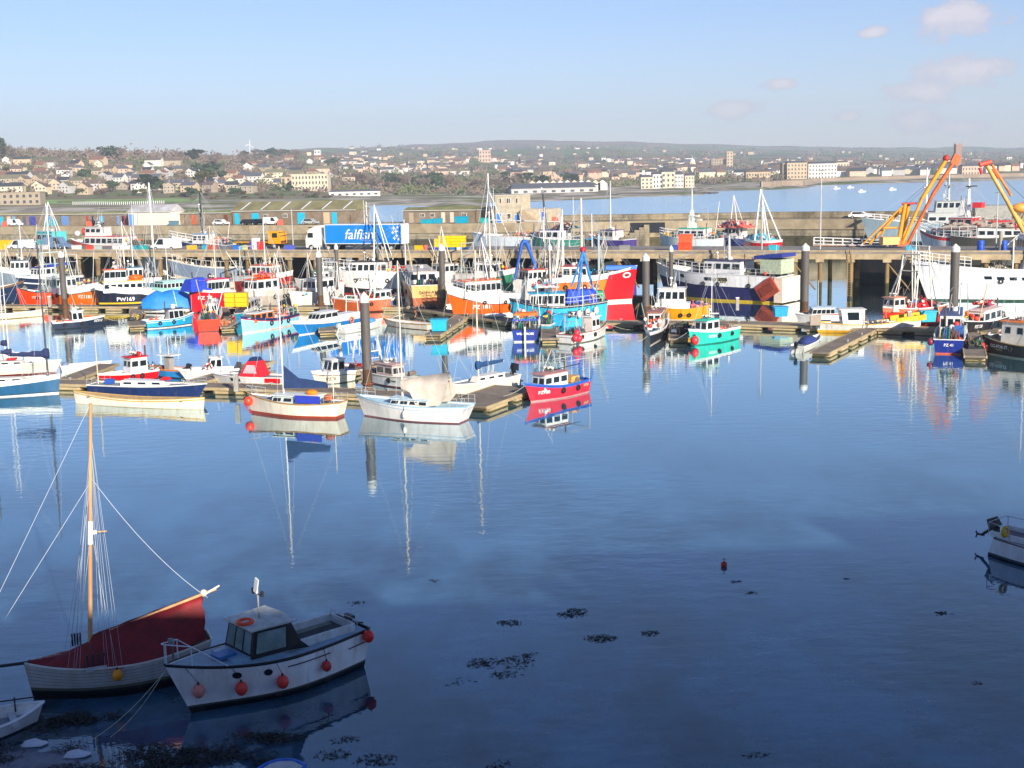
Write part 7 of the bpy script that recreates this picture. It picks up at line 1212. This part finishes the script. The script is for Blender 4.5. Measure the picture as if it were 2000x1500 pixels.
for i in range(14): tree(rh_.uniform(768, 890), rh_.uniform(1150, 1300), 'dark', rh_.uniform(1.1, 1.6), f'tree of the dark central wood ' + ('at its left end' if i < 4 else 'in its middle' if i < 9 else 'at its right end'), 1.3)
for i in range(34): tree(rh_.uniform(690, 1060), rh_.uniform(1080, 1350), 'bare' if i % 5 else 'green', rh_.uniform(.9, 1.5), wide=1.4)
for i in range(12): tree(rh_.uniform(980, 1130), rh_.uniform(1200, 1500), 'dark', rh_.uniform(1.1, 1.5), wide=1.3)
# woods far away as one mass of small crowns
qs_ = {k: ([], []) for k in LM}
def clump(u, D, kind, s):
    p = gp(u, D); vs, fs = qs_[kind]
    for i in range(26):
        v = Vector((rh_.gauss(0, 1), rh_.gauss(0, .7), abs(rh_.gauss(0, .7)))) * s * 2.2; c = p + v; a = Vector((rh_.gauss(0, 1), rh_.gauss(0, 1), rh_.gauss(0, 1))).normalized(); b = a.orthogonal().normalized(); r_ = s * rh_.uniform(.5, 1.1)
        o = len(vs); vs += [c - a * r_, c - b * r_ * .7, c + a * r_, c + b * r_ * .7]; fs.append((o, o + 1, o + 2, o + 3))
for i in range(1500):
    u = rh_.uniform(480, 2120); D = rh_.uniform(1350, 3000) if i % 5 else rh_.uniform(3000, 5600)
    if gz(u, D) < 4.5: continue
    cl = NZ.noise(Vector((u * .012, D * .0022, 2)))
    if cl > .22 and D < 3000: continue
    if u < 700 and D > 2300: continue
    clump(u, D, rh_.choice(('bare', 'bare', 'bare', 'dark', 'green')), rh_.uniform(1.6, 2.6) * (1 if D < 3000 else 1.7))
for i in range(260): clump(rh_.uniform(-60, 600), rh_.uniform(1450, 1720), rh_.choice(('bare', 'bare', 'bare', 'rust')), rh_.uniform(1.8, 2.4))
for i in range(420): clump(rh_.uniform(-60, 720), rh_.uniform(1000, 1700), rh_.choice(('bare', 'bare', 'rust', 'green')), rh_.uniform(1.2, 1.8))
for i in range(170): clump(rh_.uniform(1060, 1540), rh_.uniform(1190, 1400), rh_.choice(('bare', 'bare', 'green', 'rust')), rh_.uniform(1.3, 2.0))
for i in range(330): clump(rh_.uniform(690, 1080), rh_.uniform(1010, 1500), rh_.choice(('bare', 'bare', 'rust', 'green', 'dark')), rh_.uniform(1.4, 2.1))
q = MB()
for k, (vs, fs) in qs_.items(): q.add(vs, fs, LM[k])
tag(q.build('woodland'), 'brown and green winter woodland between the houses of the slopes', 'woodland', kind='stuff')
# small posts along the shore field and moored boats in the bay
t = empty('railing', gp(160, 845)); tag(t, 'row of white posts along the grass field above the beach at left', 'railing'); q = MB()
for i in range(46):
    p = gp(160 + i * 3.9, 845) - t.location; q.box((p.x, p.y, p.z + .9), (.35, .35, 2.4), M(WHITE, .6, 0))
q.build('post_row', t)
for i, (px, py, l) in enumerate(((1660, 367, 'tiny white boat at anchor in the bay, left'), (1682, 375, 'tiny white boat at anchor in the bay, nearer'), (1742, 371, 'tiny white boat at anchor in the bay, right'), (1633, 369, 'tiny white boat close to the beach'))):
    q = MB(); q.prism([(-2, -.8), (1.6, -.8), (3, 0), (1.6, .8), (-2, .8)], -.1, .7, M(WHITE)); q.box((-.2, 0, 1.2), (1.6, 1.2, 1), M(WHITE)); o = q.build('moored_boat'); o.location = at(px, py); tag(o, l, 'boat', 'tiny boats anchored in the bay')
q = MB()
for i in range(60):
    u = rh_.triangular(1290, 1405, 1378); q.sph(((u - 1000) / F * 880, 880 + rh_.uniform(-8, 8), .1), rh_.uniform(.8, 1.8), M('#5a5048', .9, .3), (1.6, 1, .5), 7, 5)
tag(q.build('reef_rocks'), 'low dark rocks breaking the bay off the beach', 'rocks', kind='stuff')
# ------------------------------------------------------------------ hillside street behind the camera (casts the foreground shade)
def backhouse(x, w, h, y0=-16, wc='granite'):
    t = empty('harbour_house', (x, y0, 0)); tag(t, f'tall stone harbour house behind the viewpoint, ' + ('fourth to the left', 'third to the left', 'second to the left', 'just behind', 'first to the right', 'second to the right', 'third to the right', 'fourth to the right', 'fifth to the right', 'sixth to the right', 'last to the right')[[q_[0] for q_ in BH].index(x)], 'house', 'houses behind the viewpoint')
    q = MB(); q.box((0, 0, h / 2), (w, 9, h), wm(wc)); q.build('wall', t); q = MB(); q.add([(-w / 2 - .3, -4.8, h), (w / 2 + .3, -4.8, h), (w / 2 + .3, 0, h + 3), (-w / 2 - .3, 0, h + 3), (-w / 2 - .3, 4.8, h), (w / 2 + .3, 4.8, h)], [(0, 1, 2, 3), (3, 2, 5, 4), (1, 5, 2), (0, 3, 4)], rm_('dark')); q.build('roof', t)
    if x < 35:
        q = MB(); [q.box((s_ * w * .38, 0, h + 3.0), (1.6, 1.0, 2.4), M('#b89a80', .9, .2)) for s_ in (-1, 1)]; q.build('chimney', t)
BH = [(-44, 14, 24.6), (-29, 15, 25.2), (-13, 15, 25.6), (3, 15, 26.3), (18.5, 14, 26.35), (33, 13, 27), (48.5, 16, 30), (66, 17, 32.4), (85, 19, 33.5), (105, 20, 33.8), (126, 20, 34)]
for x, w_, h in BH: backhouse(x, w_, h)

# ------------------------------------------------------------------ foreground
b = Boat('cabin_cruiser', 'white wooden cabin boat with dark framed windows leaning in the shallows nearest the camera', (374, 1393), (684, 1290), 3.1, (2.15, 1.6, 1.6), [('z', .12, '#15181c'), ('z', .24, '#1d2126'), ('z', .32, '#59604e'), ('s', -.1, '#ffffff'), ('s', -.02, '#20262c'), ('s', 0, '#dfe8f0')], 'cabin boat', rake=.95, srake=.25, bul=.05, gw='#23282e', gwr=.035, deck='#9ab4c4', ws=.72, roll=R(0), heavy=.5, mid=.42)
s = b
# cabin trunk and dark wheelhouse frame
s.house(.51, .82, 2.2, .26, '#8aaec4', None, ns=0, nf=0, name='coachroof', rf=.5, rb=0, wf=.8, z0=s.dk(.5)); 
def wheelh(f0, f1, w0, h, z0):
    dk_ = M('#15181c', .4, .05); q = MB(); x0, x1 = s.X(f0), s.X(f1); w2 = w0 / 2
    P = {0: (x0, -w2, z0), 1: (x1, -w2 * .86, z0), 2: (x1, w2 * .86, z0), 3: (x0, w2, z0), 4: (x0 - .1, -w2 * .92, z0 + h), 5: (x1 - .22, -w2 * .78, z0 + h), 6: (x1 - .22, w2 * .78, z0 + h), 7: (x0 - .1, w2 * .92, z0 + h)}
    V = {k: Vector(v) for k, v in P.items()}
    q.add([V[k] for k in range(8)], [(0, 1, 5, 4), (1, 2, 6, 5), (2, 3, 7, 6)], dk_)
    q.add([V[k] - Vector((.02, 0, 0)) for k in range(8)], [(4, 5, 1, 0), (5, 6, 2, 1), (6, 7, 3, 2)], dk_)
    # lower side wings sloping aft
    for a, c in ((0, 4), (3, 7)):
        q.add([V[a], V[a] + Vector((-.95, 0, -.12)), V[a] + Vector((-.55, 0, .25)), V[c] + Vector((-.12, 0, 0)), V[c]], [(0, 1, 2, 3, 4) if a == 3 else (4, 3, 2, 1, 0)], dk_)
        q.add([v + Vector((0, .02 if a == 0 else -.02, 0)) for v in (V[a], V[a] + Vector((-.95, 0, -.12)), V[a] + Vector((-.55, 0, .25)), V[c] + Vector((-.12, 0, 0)), V[c])], [(4, 3, 2, 1, 0) if a == 3 else (0, 1, 2, 3, 4)], dk_)
    ho = q.build('wheelhouse', s.root); pg = M('#8fa9a8', .15, .35, 1.5, k=.75)
    def pane(i, j, k, l, u0, u1, v0=.16, v1=.88):
        A = V[i].lerp(V[j], u0); B_ = V[i].lerp(V[j], u1); C_ = V[l].lerp(V[k], u0); D_ = V[l].lerp(V[k], u1); n = (B_ - A).cross(C_ - A).normalized() * .02; qq = MB()
        qq.add([A.lerp(C_, v0) + n, B_.lerp(D_, v0) + n, B_.lerp(D_, v1) + n, A.lerp(C_, v1) + n], [(0, 1, 2, 3)], pg); qq.build('window', ho)
    for k in range(3): pane(1, 2, 6, 5, .06 + k * .31, .32 + k * .31)
    pane(0, 1, 5, 4, .08, .9); pane(2, 3, 7, 6, .1, .92)
    q = MB(); o = .1; q.add([V[4] + Vector((-.35, -o, .0)), V[5] + Vector((.18, -o, 0)), V[6] + Vector((.18, o, 0)), V[7] + Vector((-.35, o, 0)), V[4] + Vector((-.35, -o, .06)), V[5] + Vector((.18, -o, .06)), V[6] + Vector((.18, o, .06)), V[7] + Vector((-.35, o, .06)), Vector((V[4].x - .3, 0, z0 + h + .14)), Vector((V[5].x + .1, 0, z0 + h + .12))], [(3, 2, 1, 0), (0, 1, 5, 4), (1, 2, 6, 5), (2, 3, 7, 6), (3, 0, 4, 7), (4, 5, 9, 8), (5, 6, 9), (8, 9, 6, 7), (7, 4, 8)], M('#c8ccc8', .7, .3, 3)); q.build('roof', s.root)
    return z0 + h + .12
zt = wheelh(.50, .71, 2.3, 1.05, s.dk(.55) + .16)
# cockpit
def cockpit(q):
    wmm = M('#dfe6e6', .6, .2); x0, x1 = s.X(.04), s.X(.46); z = s.dk(.2)
    for sd_ in (-1, 1): q.box(((x0 + x1) / 2, sd_ * .82, z + .16), (x1 - x0, .06, .34), wmm); q.box(((x0 + x1) / 2, sd_ * .62, z + .02), (x1 - x0 - .4, .32, .05), M('#8a8f86', .8, .2))
    q.box((x0, 0, z + .16), (.06, 1.64, .34), wmm); q.box(((x0 + x1) / 2, 0, z - .0), (x1 - x0, 1.6, .02), M('#4a4e50', .9, .3))
s.part('cockpit', cockpit)
s.part('hatch', lambda q: (q.box((s.X(.8), .05, s.dk(.8) + .08), (.75, .6, .12), M('#3a78b8', .5, .1), rz=.1), q.box((s.X(.66), 0, s.dk(.7) + .06), (.5, .9, .1), M('#5a9cd0', .5, .1))))
for f in (.74, .6):
    q = MB(); p = s.surf(s.near, f, s.sheer(f) - .45); vs = []
    for k in range(14):
        a = 6.2832 * k / 14; pp = s.surf(s.near, f + math.cos(a) * .021, s.sheer(f) - .42 + math.sin(a) * .14); pp.y += s.near * .02; vs.append(pp)
    q.add(vs, [tuple(range(14)) if s.near < 0 else tuple(range(14))[::-1]], GL); q.torus(tuple(p), .01, .01, GL); q.build('porthole', s.root)
def rubs(q):
    m_ = M('#20262c', .5, .05)
    for f0, f1, dz in ((.26, .5, -.34), (.02, .14, -.5)):
        ps = [s.surf(s.near, f0 + (f1 - f0) * i / 5, s.sheer(f0 + (f1 - f0) * i / 5) + dz) for i in range(6)]; q.line([p + Vector((0, s.near * .02, 0)) for p in ps], .025, m_)
s.part('rubbing_strake', rubs)
def pulpit(q):
    m_ = M('#dfe4e8', .3, 0); A = [s.surf(-1, t_, s.sheer(t_)) for t_ in (.76, .9, .99)]; B_ = [s.surf(1, t_, s.sheer(t_)) for t_ in (.76, .9, .99)]; up = Vector((0, 0, .75))
    for Q in (A, B_):
        q.tube(Q[0], Q[1] + up, .022, m_); q.tube(Q[1], Q[1] + up * .98, .02, m_); q.line([Q[1] + up, Q[2] + up + Vector((.1, 0, .05))], .022, m_)
    q.tube(A[2] + up + Vector((.1, 0, .05)), B_[2] + up + Vector((.1, 0, .05)), .022, m_); q.tube(A[2], A[2] + up, .02, m_); q.tube(B_[2], B_[2] + up, .02, m_)
s.part('pulpit_rail', pulpit); s.part('anchor', lambda q: (q.tube((s.X(1.08), 0, s.sheer(1) + .1), (s.X(1.08), 0, s.sheer(1) + .78), .035, M('#6a6a68', .7, .3)), q.box((s.X(1.085), 0, s.sheer(1) + .8), (.12, .2, .2), M('#8a8f90', .7, .4), rz=.5), q.tube((s.X(1.09), -.14, s.sheer(1) + .68), (s.X(1.09), .14, s.sheer(1) + .86), .03, M('#8a8f90', .7, .4))))
s.part('mast', lambda q: (q.tube((s.X(.58), .1, zt), (s.X(.58), .1, zt + 1.55), .035, M('#a8a8a4')), q.tube((s.X(.58), -.15, zt + .95), (s.X(.58), .4, zt + .95), .03, M('#33373c')), q.box((s.X(.58), -.18, zt + 1.02), (.12, .12, .22), M('#26282c')), q.box((s.X(.58), .42, zt + 1.02), (.1, .1, .2), M('#26282c')), q.box((s.X(.59), .14, zt + 1.3), (.05, .22, .6), M('#e8ecee'), rx=-.3)))
s.part('boarding_platform', lambda q: (q.tube((s.X(-.02), .5, 1.5), (s.X(-.1), 0, 1.42), .03, M('#202428')), q.tube((s.X(-.02), -.5, 1.5), (s.X(-.1), 0, 1.42), .03, M('#202428')), q.box((s.X(-.045), 0, 1.45), (.35, .7, .05), M('#30343a'), tp=.4)))
s.part('rudder', lambda q: (q.box((s.X(.0), 0, .35), (.35, .06, 1.1), M('#14171b')), q.box((s.X(.03), 0, .0), (.5, .1, .3), M('#14171b'))))
s.part('stern_rail', lambda q: (q.line([(s.X(.03), -.9, 1.7), (s.X(.03), -.9, 2.0), (s.X(.03), .9, 2.0), (s.X(.03), .9, 1.7)], .02, M(STEEL)), q.box((s.X(.01), .2, 1.95), (.18, .5, .14), M('#2a2e34'))))
q = MB(); q.torus((0, 0, 0), .27, .075, M('#ff5a2a', .6, .08), 'z', 18, 7); q.box((.05, .1, .02), (.3, .1, .08), M('#c8ccd0')); s.rest('lifebuoy', 'orange lifebuoy lying on the roof of the white cabin boat', 'lifebuoy', (s.X(.67), s.near * .15, zt + .02), q)
for f, dz, l, c_ in ((.93, -1.05, 'pale worn red fender nearest the bow of the white cabin boat', '#e08a80'), (.75, -.95, 'second red fender from the bow of the white cabin boat', '#f0483a'), (.555, -.85, 'third red fender from the bow of the white cabin boat', '#f0483a'), (.3, -.75, 'small red fender amidships below the cockpit of the white cabin boat', '#d83a30'), (.03, -.2, 'red fender at the stern corner of the white cabin boat', '#f0382c')):
    s.fender(f, dz, l, .23 if f != .3 else .19, c_)
q = MB(); p0 = s.surf(0, 1, s.sheer(1)); p0 = s.W((p0.x, 0, p0.z - .25)); 
for (px, py) in ((170, 1450), (215, 1440)): q.sag(p0, at(px, py, .02), .014, M('#b8b49c', .8, 0), .25, 10)
tag(q.build('mooring_rope'), 'two slack mooring ropes from the bow of the white cabin boat into the weed', 'rope')

b = Boat('sailing_lugger', 'grey clinker sailing boat with a maroon sail cover and tall wooden mast in the foreground', (66, 1366), (398, 1312), 2.7, (1.5, 1.25, 1.5), [('z', .3, '#14130f'), ('z', .38, '#2a2620'), ('z', .5, '#6b6c58'), ('s', -.06, '#ccccca'), ('s', 0, '#e4e2da')], 'sailing boat', rake=.25, srake=.3, bul=.1, gw='#dcdad0', gwr=.04, deck='#8a7a68', ws=.45, mid=.45, pmax=2.6, heavy=.5)
s = b
def planks(q):
    m_ = M('#8d8e90', .7, .25)
    for k in range(5):
        for sd_ in (1, -1):
            ps = [s.surf(sd_, t_ / 16, s.sheer(t_ / 16) * (.45 + k * .1)) + Vector((0, sd_ * .008, 0)) for t_ in range(17)]; q.line(ps, .012, m_, 4)
s.part('plank_edges', planks)
f_m = .665; zb = s.dk(f_m); wood = M('#d8a878', .6, .3, 2, k=.85, st=(1, 1, .15))
MH = 10.0; top = Vector((s.X(f_m) - .75, 0, zb + MH))
def mp_(z): return Vector((s.X(f_m) - .75 * z / MH, 0, zb + z))
q = MB(); q.tube((s.X(f_m), 0, zb), top, .095, wood, .06, 12); q.build('mast', s.root)
q = MB(); q.tube(mp_(4.6), mp_(5.5), .1, M('#f0ece4', .5, .05), .095, 12); q.tube(mp_(5.05), mp_(5.0) + Vector((-.6, -s.near * .1, 0)), .035, wood); q.box(mp_(5.05) + Vector((-.15, 0, 0)), (.16, .14, .14), M(WHITE)); q.build('mast_band', s.root)
rp = M('#d8dce2', .6, 0); q = MB()
for k, (f, zt_) in enumerate(((.5, .86), (.545, .8), (.59, .8), (.57, .6), (.72, .75), (.75, .8), (.78, .66), (.53, .5), (.74, .45))):
    for sd_ in (1, -1) if k not in (3, 7, 8) else (s.near,):
        g = s.surf(sd_, f, s.sheer(f)); q.tube(g, mp_(MH * zt_) + Vector((.05 if f > f_m else -.05, sd_ * .06, 0)), .0075, M('#b4b8be', .6, 0), n=4)
q.build('shroud', s.root)
q = MB(); e = Vector((s.X(-.02) - .2, 0, zb + 1.85)); q.sag(mp_(7.2), e, .01, rp, .42, 14); q.build('topping_lift', s.root)
q = MB(); far = s.W((s.X(1.3), 0, 1.2)); q.tube(top, Vector((s.X(1.0) + 2.5, -.2, 1.3)), .008, rp, n=4); q.tube(mp_(7.0), Vector((s.X(1.0) + 2.3, .3, 1.2)), .008, rp, n=4); q.build('forestay', s.root)
q = MB(); q.tube((s.X(.92), 0, s.sheer(.95) + .02), (s.X(1.0) + 2.6, 0, s.sheer(1) + .05), .07, M('#23262c', .5, .1), .05, 8); q.build('bowsprit', s.root)
q = MB(); q.tube((s.X(f_m) - .1, 0, zb + .9), (s.X(-.03) - .5, 0, zb + 2.15), .07, wood, .06, 8); q.tube((s.X(-.03) - .1, 0, zb + 2.02), (s.X(-.03) - .62, .1, zb + 2.3), .05, M('#f0e8dc'), .04, 8); q.sph((s.X(-.03), 0, zb + 2.05), .15, M('#e8d8c8')); q.build('boom', s.root)
# sail cover tent
mar = M('#8c1a20', .7, .4, 1.6, k=.8, bump=1.); q = MB(); n = 40; vs = []; mcount = 10
for i in range(n + 1):
    t_ = i / n; f = 1.01 - t_ * 1.03; x = s.X(f)
    fm_ = (1.01 - f_m) / 1.03
    if t_ < fm_: zr = s.sheer(f) + .08 + (.62) * (t_ / fm_) ** 1.9
    else: zr = zb + .98 + (1.1) * ((t_ - fm_) / (1 - fm_))
    g = s.surf(1, min(1, max(0, f)), s.sheer(max(0, min(1, f)))); wv = max(.05, (g.y + .05) * (1 - .22 * max(0, t_ - .45) / .55)); zl_ = s.sheer(max(0, min(1, f))) - .03 + (.0 if t_ < .9 else .05)
    for j in range(mcount + 1):
        a = j / mcount * 2 - 1; hh = 1 - abs(a) ** .9; y = a * wv; z = zl_ + (zr - zl_) * hh + (.07 * math.sin(i * .9 + j * 1.1) * abs(a) * (1 - abs(a)) * 3 + (.055 * math.sin(i * 1.7 + j * .35 + 2 * math.sin(i * .37)) * abs(a) ** .5 * (1.15 - abs(a)) + .02 * math.sin(i * .7 - j * 2.2) * abs(a)) if abs(a) < .99 else -.03 * math.sin(i * 2.3)); vs.append((x + .05 * math.sin(j * 2 + i), y, z))
q.add(vs, [(i * (mcount + 1) + j, (i + 1) * (mcount + 1) + j, (i + 1) * (mcount + 1) + j + 1, i * (mcount + 1) + j + 1) for i in range(n) for j in range(mcount)], mar, True); q.build('sail_cover', s.root)
q = MB(); g = s.surf(s.near, f_m, s.sheer(f_m)); q.box((s.X(f_m) - .15, s.near * (abs(g.y) + .03), s.sheer(f_m)), (.75, .06, .16), M('#c8ccd0'));
for k in range(4): q.box((s.X(f_m) - .45 + k * .2, s.near * (abs(g.y) - .02), s.sheer(f_m) + .35), (.07, .06, .45), M('#30343a')); q.box((s.X(f_m) + .25 + k * .1, -s.near * (abs(g.y) - .02), s.sheer(f_m) + .4), (.07, .06, .5), M('#1c1e22'))
q.build('deadeye', s.root)
s.fender(.53, -.25, 'yellow orange fender hanging on the grey clinker sailing boat', .2, '#ffa020')
# yacht at right edge
b = Boat('yacht', 'white sailing yacht stern with an outboard motor cut by the right edge', (2170, 1135), (1948, 1078), 2.6, (1.2, 1.0, 1.0), [('z', .08, '#20242a'), ('z', .2, '#4a5058'), ('s', -.05, '#e4e8ee'), ('s', 0, '#6a5048')], 'yacht', rake=.8, srake=-.4, bul=.06, gw='#6a5048', gwr=.03, deck='#c8c8cc', ws=.75)
b.outboard(-.05, .25, 1.05, '#16181c', 1.15, .95); cabin_trunk(b, .4, .8, 1.6, .5, '#dfe4ea', 3)
b.part('cockpit', lambda q: (q.box((b.X(.2), 0, 1.0), (2.0, 1.5, .12), M('#7a6a70', .7, .2)), [q.box((b.X(.2), s_ * .75, 1.12), (2.2, .08, .3), M('#dfe4ea')) for s_ in (1, -1)]))
b.part('pushpit_rail', lambda q: (q.line([(b.X(.22), -1.0, 1), (b.X(.2), -1.0, 1.65), (b.X(.0), -.8, 1.7), (b.X(-.02), .8, 1.7), (b.X(.2), 1.0, 1.65), (b.X(.22), 1.0, 1)], .018, M(STEEL)), q.tube((b.X(0), -.8, 1), (b.X(0), -.8, 1.7), .018, M(STEEL)), q.tube((b.X(0), .8, 1), (b.X(0), .8, 1.7), .018, M(STEEL)), q.tube((b.X(.2), -1, 1.65), (b.X(.6), -1.2, 1.6), .01, M(STEEL)), q.tube((b.X(.2), 1, 1.65), (b.X(.6), 1.2, 1.6), .01, M(STEEL))))
b.rest('horseshoe_buoy', 'yellow horseshoe buoy on the rail of the yacht at the right edge', 'lifebuoy', (b.X(.17), b.near * .95, 1.45), MB().torus((0, 0, 0), .22, .09, M('#d8b020'), 'x', 14, 6))
# buoy
q = MB(); q.sph((0, 0, .1), .16, M('#c8462c', .5, .3, 3), (1, 1, 1), 16, 10); q.torus((0, 0, .35), .045, .015, M('#333333'), 'y', 8, 4); o = q.build('mooring_buoy'); o.location = at(1414, 1106); tag(o, 'lone red mooring buoy floating in the open water', 'buoy')
# small skiff bottom left and blue dinghy rim at the bottom
b = Boat('skiff', 'white skiff lying in the weed at the lower left corner', (72, 1412), (-110, 1452), 1.9, (.75, .5, .5), [('z', .06, '#30343a'), ('s', 0, '#dfe6ee')], 'skiff', rake=.3, bul=.35, gw='#e8eef4', deck='#9aa4ac')
b.part('thwart', lambda q: [q.box((b.X(f), 0, .35), (.25, 1.6, .05), M('#c8ccd0')) for f in (.3, .55, .75)]); b.part('rail_chain', lambda q: (q.tube((b.X(.2), -b.near * .8, .9), (b.X(1.0), 0, 1.0), .03, M('#23262c')), [q.tube((b.X(f), -b.near * .5, .4), (b.X(f), -b.near * .5, .95), .03, M('#23262c')) for f in (.4, .6, .8)]))
b = Boat('dinghy', 'blue dinghy gunwale just entering the bottom edge', (592, 1531), (508, 1535), 1.5, (.62, .5, .5), [('z', .06, '#30343a'), ('s', 0, '#3a78d8')], 'dinghy', rake=.1, bul=.35, gw='#3a78e0', deck='#4a6a70', ds=True, mid=.5)
# mud, weed, litter
def mudz(x, y):
    return NZ.fractal(Vector((x * .55, y * .55, 4)), .8, 2.1, 4) * .12
t_m = M('#4a4a48', .35, .4, 3, k=.55)
q = MB(); nx, ny = 90, 50; P0 = []
for j in range(ny + 1):
    for i in range(nx + 1):
        x = -26 + 17 * i / nx; y = 37.0 + 8.5 * j / ny; edge = max(0, 1 - ((x + 19.2) / 6.2) ** 2 - ((y - 39.6) / 4.4) ** 2); P0.append((x, y, mudz(x, y) + edge * .1 - .075))
q.add(P0, [(j * (nx + 1) + i, j * (nx + 1) + i + 1, (j + 1) * (nx + 1) + i + 1, (j + 1) * (nx + 1) + i) for j in range(ny) for i in range(nx)], M('#6e7086', .3, .4, 3, k=.5), True); tag(q.build('mud_bank'), kind='structure')
wd = M('#1c1e12', .5, .4, 4, k=.9); wd2 = M('#3a3018', .5, .4, 4, k=.8)
def weedclump(q, x, y, r, n, zt=.06):
    for i in range(n):
        a, d = random.random() * 6.28, r * random.random() ** .6; px, py = x + math.cos(a) * d * 1.5, y + math.sin(a) * d; an = random.random() * 6.28; L_ = random.uniform(.05, .34) * random.random() + .03; w_ = random.uniform(.006, .028); z = random.uniform(.008, zt)
        dx, dy = math.cos(an) * L_, math.sin(an) * L_; nx_, ny_ = -math.sin(an) * w_, math.cos(an) * w_; z2 = random.uniform(.005, zt)
        q.add([(px, py, z), (px + dx * .5 + nx_, py + dy * .5 + ny_, (z + z2) / 2 + .02), (px + dx, py + dy, z2), (px + dx * .5 - nx_, py + dy * .5 - ny_, (z + z2) / 2)], [(0, 1, 2, 3)], wd if random.random() < .7 else wd2)
q = MB()
for i in range(230):
    u, v = random.uniform(-40, 560), random.uniform(1398, 1520)
    if v < 1440 and u > 260: continue
    p = at(u, v); k = NZ.noise(Vector((p.x * .45, p.y * .6, 8)))
    if k > .06: weedclump(q, p.x, p.y, random.uniform(.25, .7), 150, .1)
tag(q.build('shore_seaweed'), 'dark seaweed beds lying on the mud at the lower left', 'seaweed', kind='stuff')
q = MB()
for (u, v, r, n) in ((1118, 1200, .55, 90), (1125, 1192, .3, 40), (995, 1217, .45, 60), (1172, 1247, .55, 80), (1272, 1237, .35, 45), (1190, 1247, .25, 30), (948, 1292, .55, 60), (1010, 1290, .55, 60), (985, 1318, .5, 50), (930, 1300, .4, 30), (1030, 1280, .3, 30), (1438, 1136, .2, 20), (1468, 1158, .2, 18), (1840, 1198, .25, 26), (700, 1178, .3, 18), (848, 1134, .2, 12), (735, 1485, .6, 90), (650, 1475, .5, 60), (680, 1445, .4, 30), (980, 1495, .4, 30), (560, 1340, .3, 8), (1000, 1300, .8, 30), (1480, 1475, .3, 20), (900, 1330, .5, 16), (1650, 1130, .1, 8), (1908, 1335, .2, 10)):
    p = at(u, v); weedclump(q, p.x, p.y, r * .8, int(n * 1.8), .025)
tag(q.build('floating_seaweed'), 'small dark clumps of floating seaweed scattered over the calm water', 'seaweed', kind='stuff')
for (u, v, l) in ((66, 1453, 'pale plastic bag lying on the mud beside the skiff'), (150, 1474, 'crumpled white litter among the seaweed')):
    q = MB(); n = 8; vs = [];
    for j in range(5):
        for i in range(n): a = 6.28 * i / n; rr = (.3, .27, .2, .12, .02)[j] * (1 + .25 * math.sin(i * 2.7 + j)); vs.append((math.cos(a) * rr * 1.6, math.sin(a) * rr, j * .05))
    q.add(vs, [(j * n + i, j * n + (i + 1) % n, (j + 1) * n + (i + 1) % n, (j + 1) * n + i) for j in range(4) for i in range(n)], M('#d8dce8', .6, .2), True); o = q.build('litter'); o.location = at(u, v, .02); tag(o, l, 'litter')
# ------------------------------------------------------------------ haze
hz = bpy.data.materials.new('air_haze'); hz.use_nodes = True; n = hz.node_tree.nodes; n.remove(n['Principled BSDF']); pv = n.new('ShaderNodeVolumePrincipled'); pv.inputs['Color'].default_value = (.82, .91, 1, 1); pv.inputs['Density'].default_value = HAZE = .00018; pv.inputs['Anisotropy'].default_value = .0
hz.node_tree.links.new(pv.outputs[0], n['Material Output'].inputs['Volume'])
q = MB(); q.box((0, 3650, 149), (9000, 7700, 304), hz); tag(q.build('haze'), 'thin blue haze over the bay and hills', 'haze', kind='stuff')
print('objects', len(bpy.data.objects), 'ms', len(MATS))

# ------------------------------------------------------------------ tell look-alikes apart
ORD = 'first second third fourth fifth sixth seventh eighth ninth tenth eleventh twelfth thirteenth fourteenth fifteenth sixteenth'.split()
grp = {}
for o in COL.objects:
    if not o.parent and o.get('label') and o.get('group') in ('trees on the slopes', 'houses on the hillside'): grp.setdefault(o['label'], []).append(o)
for lb, os_ in grp.items():
    if 1 < len(os_) <= 16:
        os_.sort(key=lambda o: proj(o.location)[0])
        for k, o in enumerate(os_): o['label'] = ORD[k] + ' from left: ' + lb
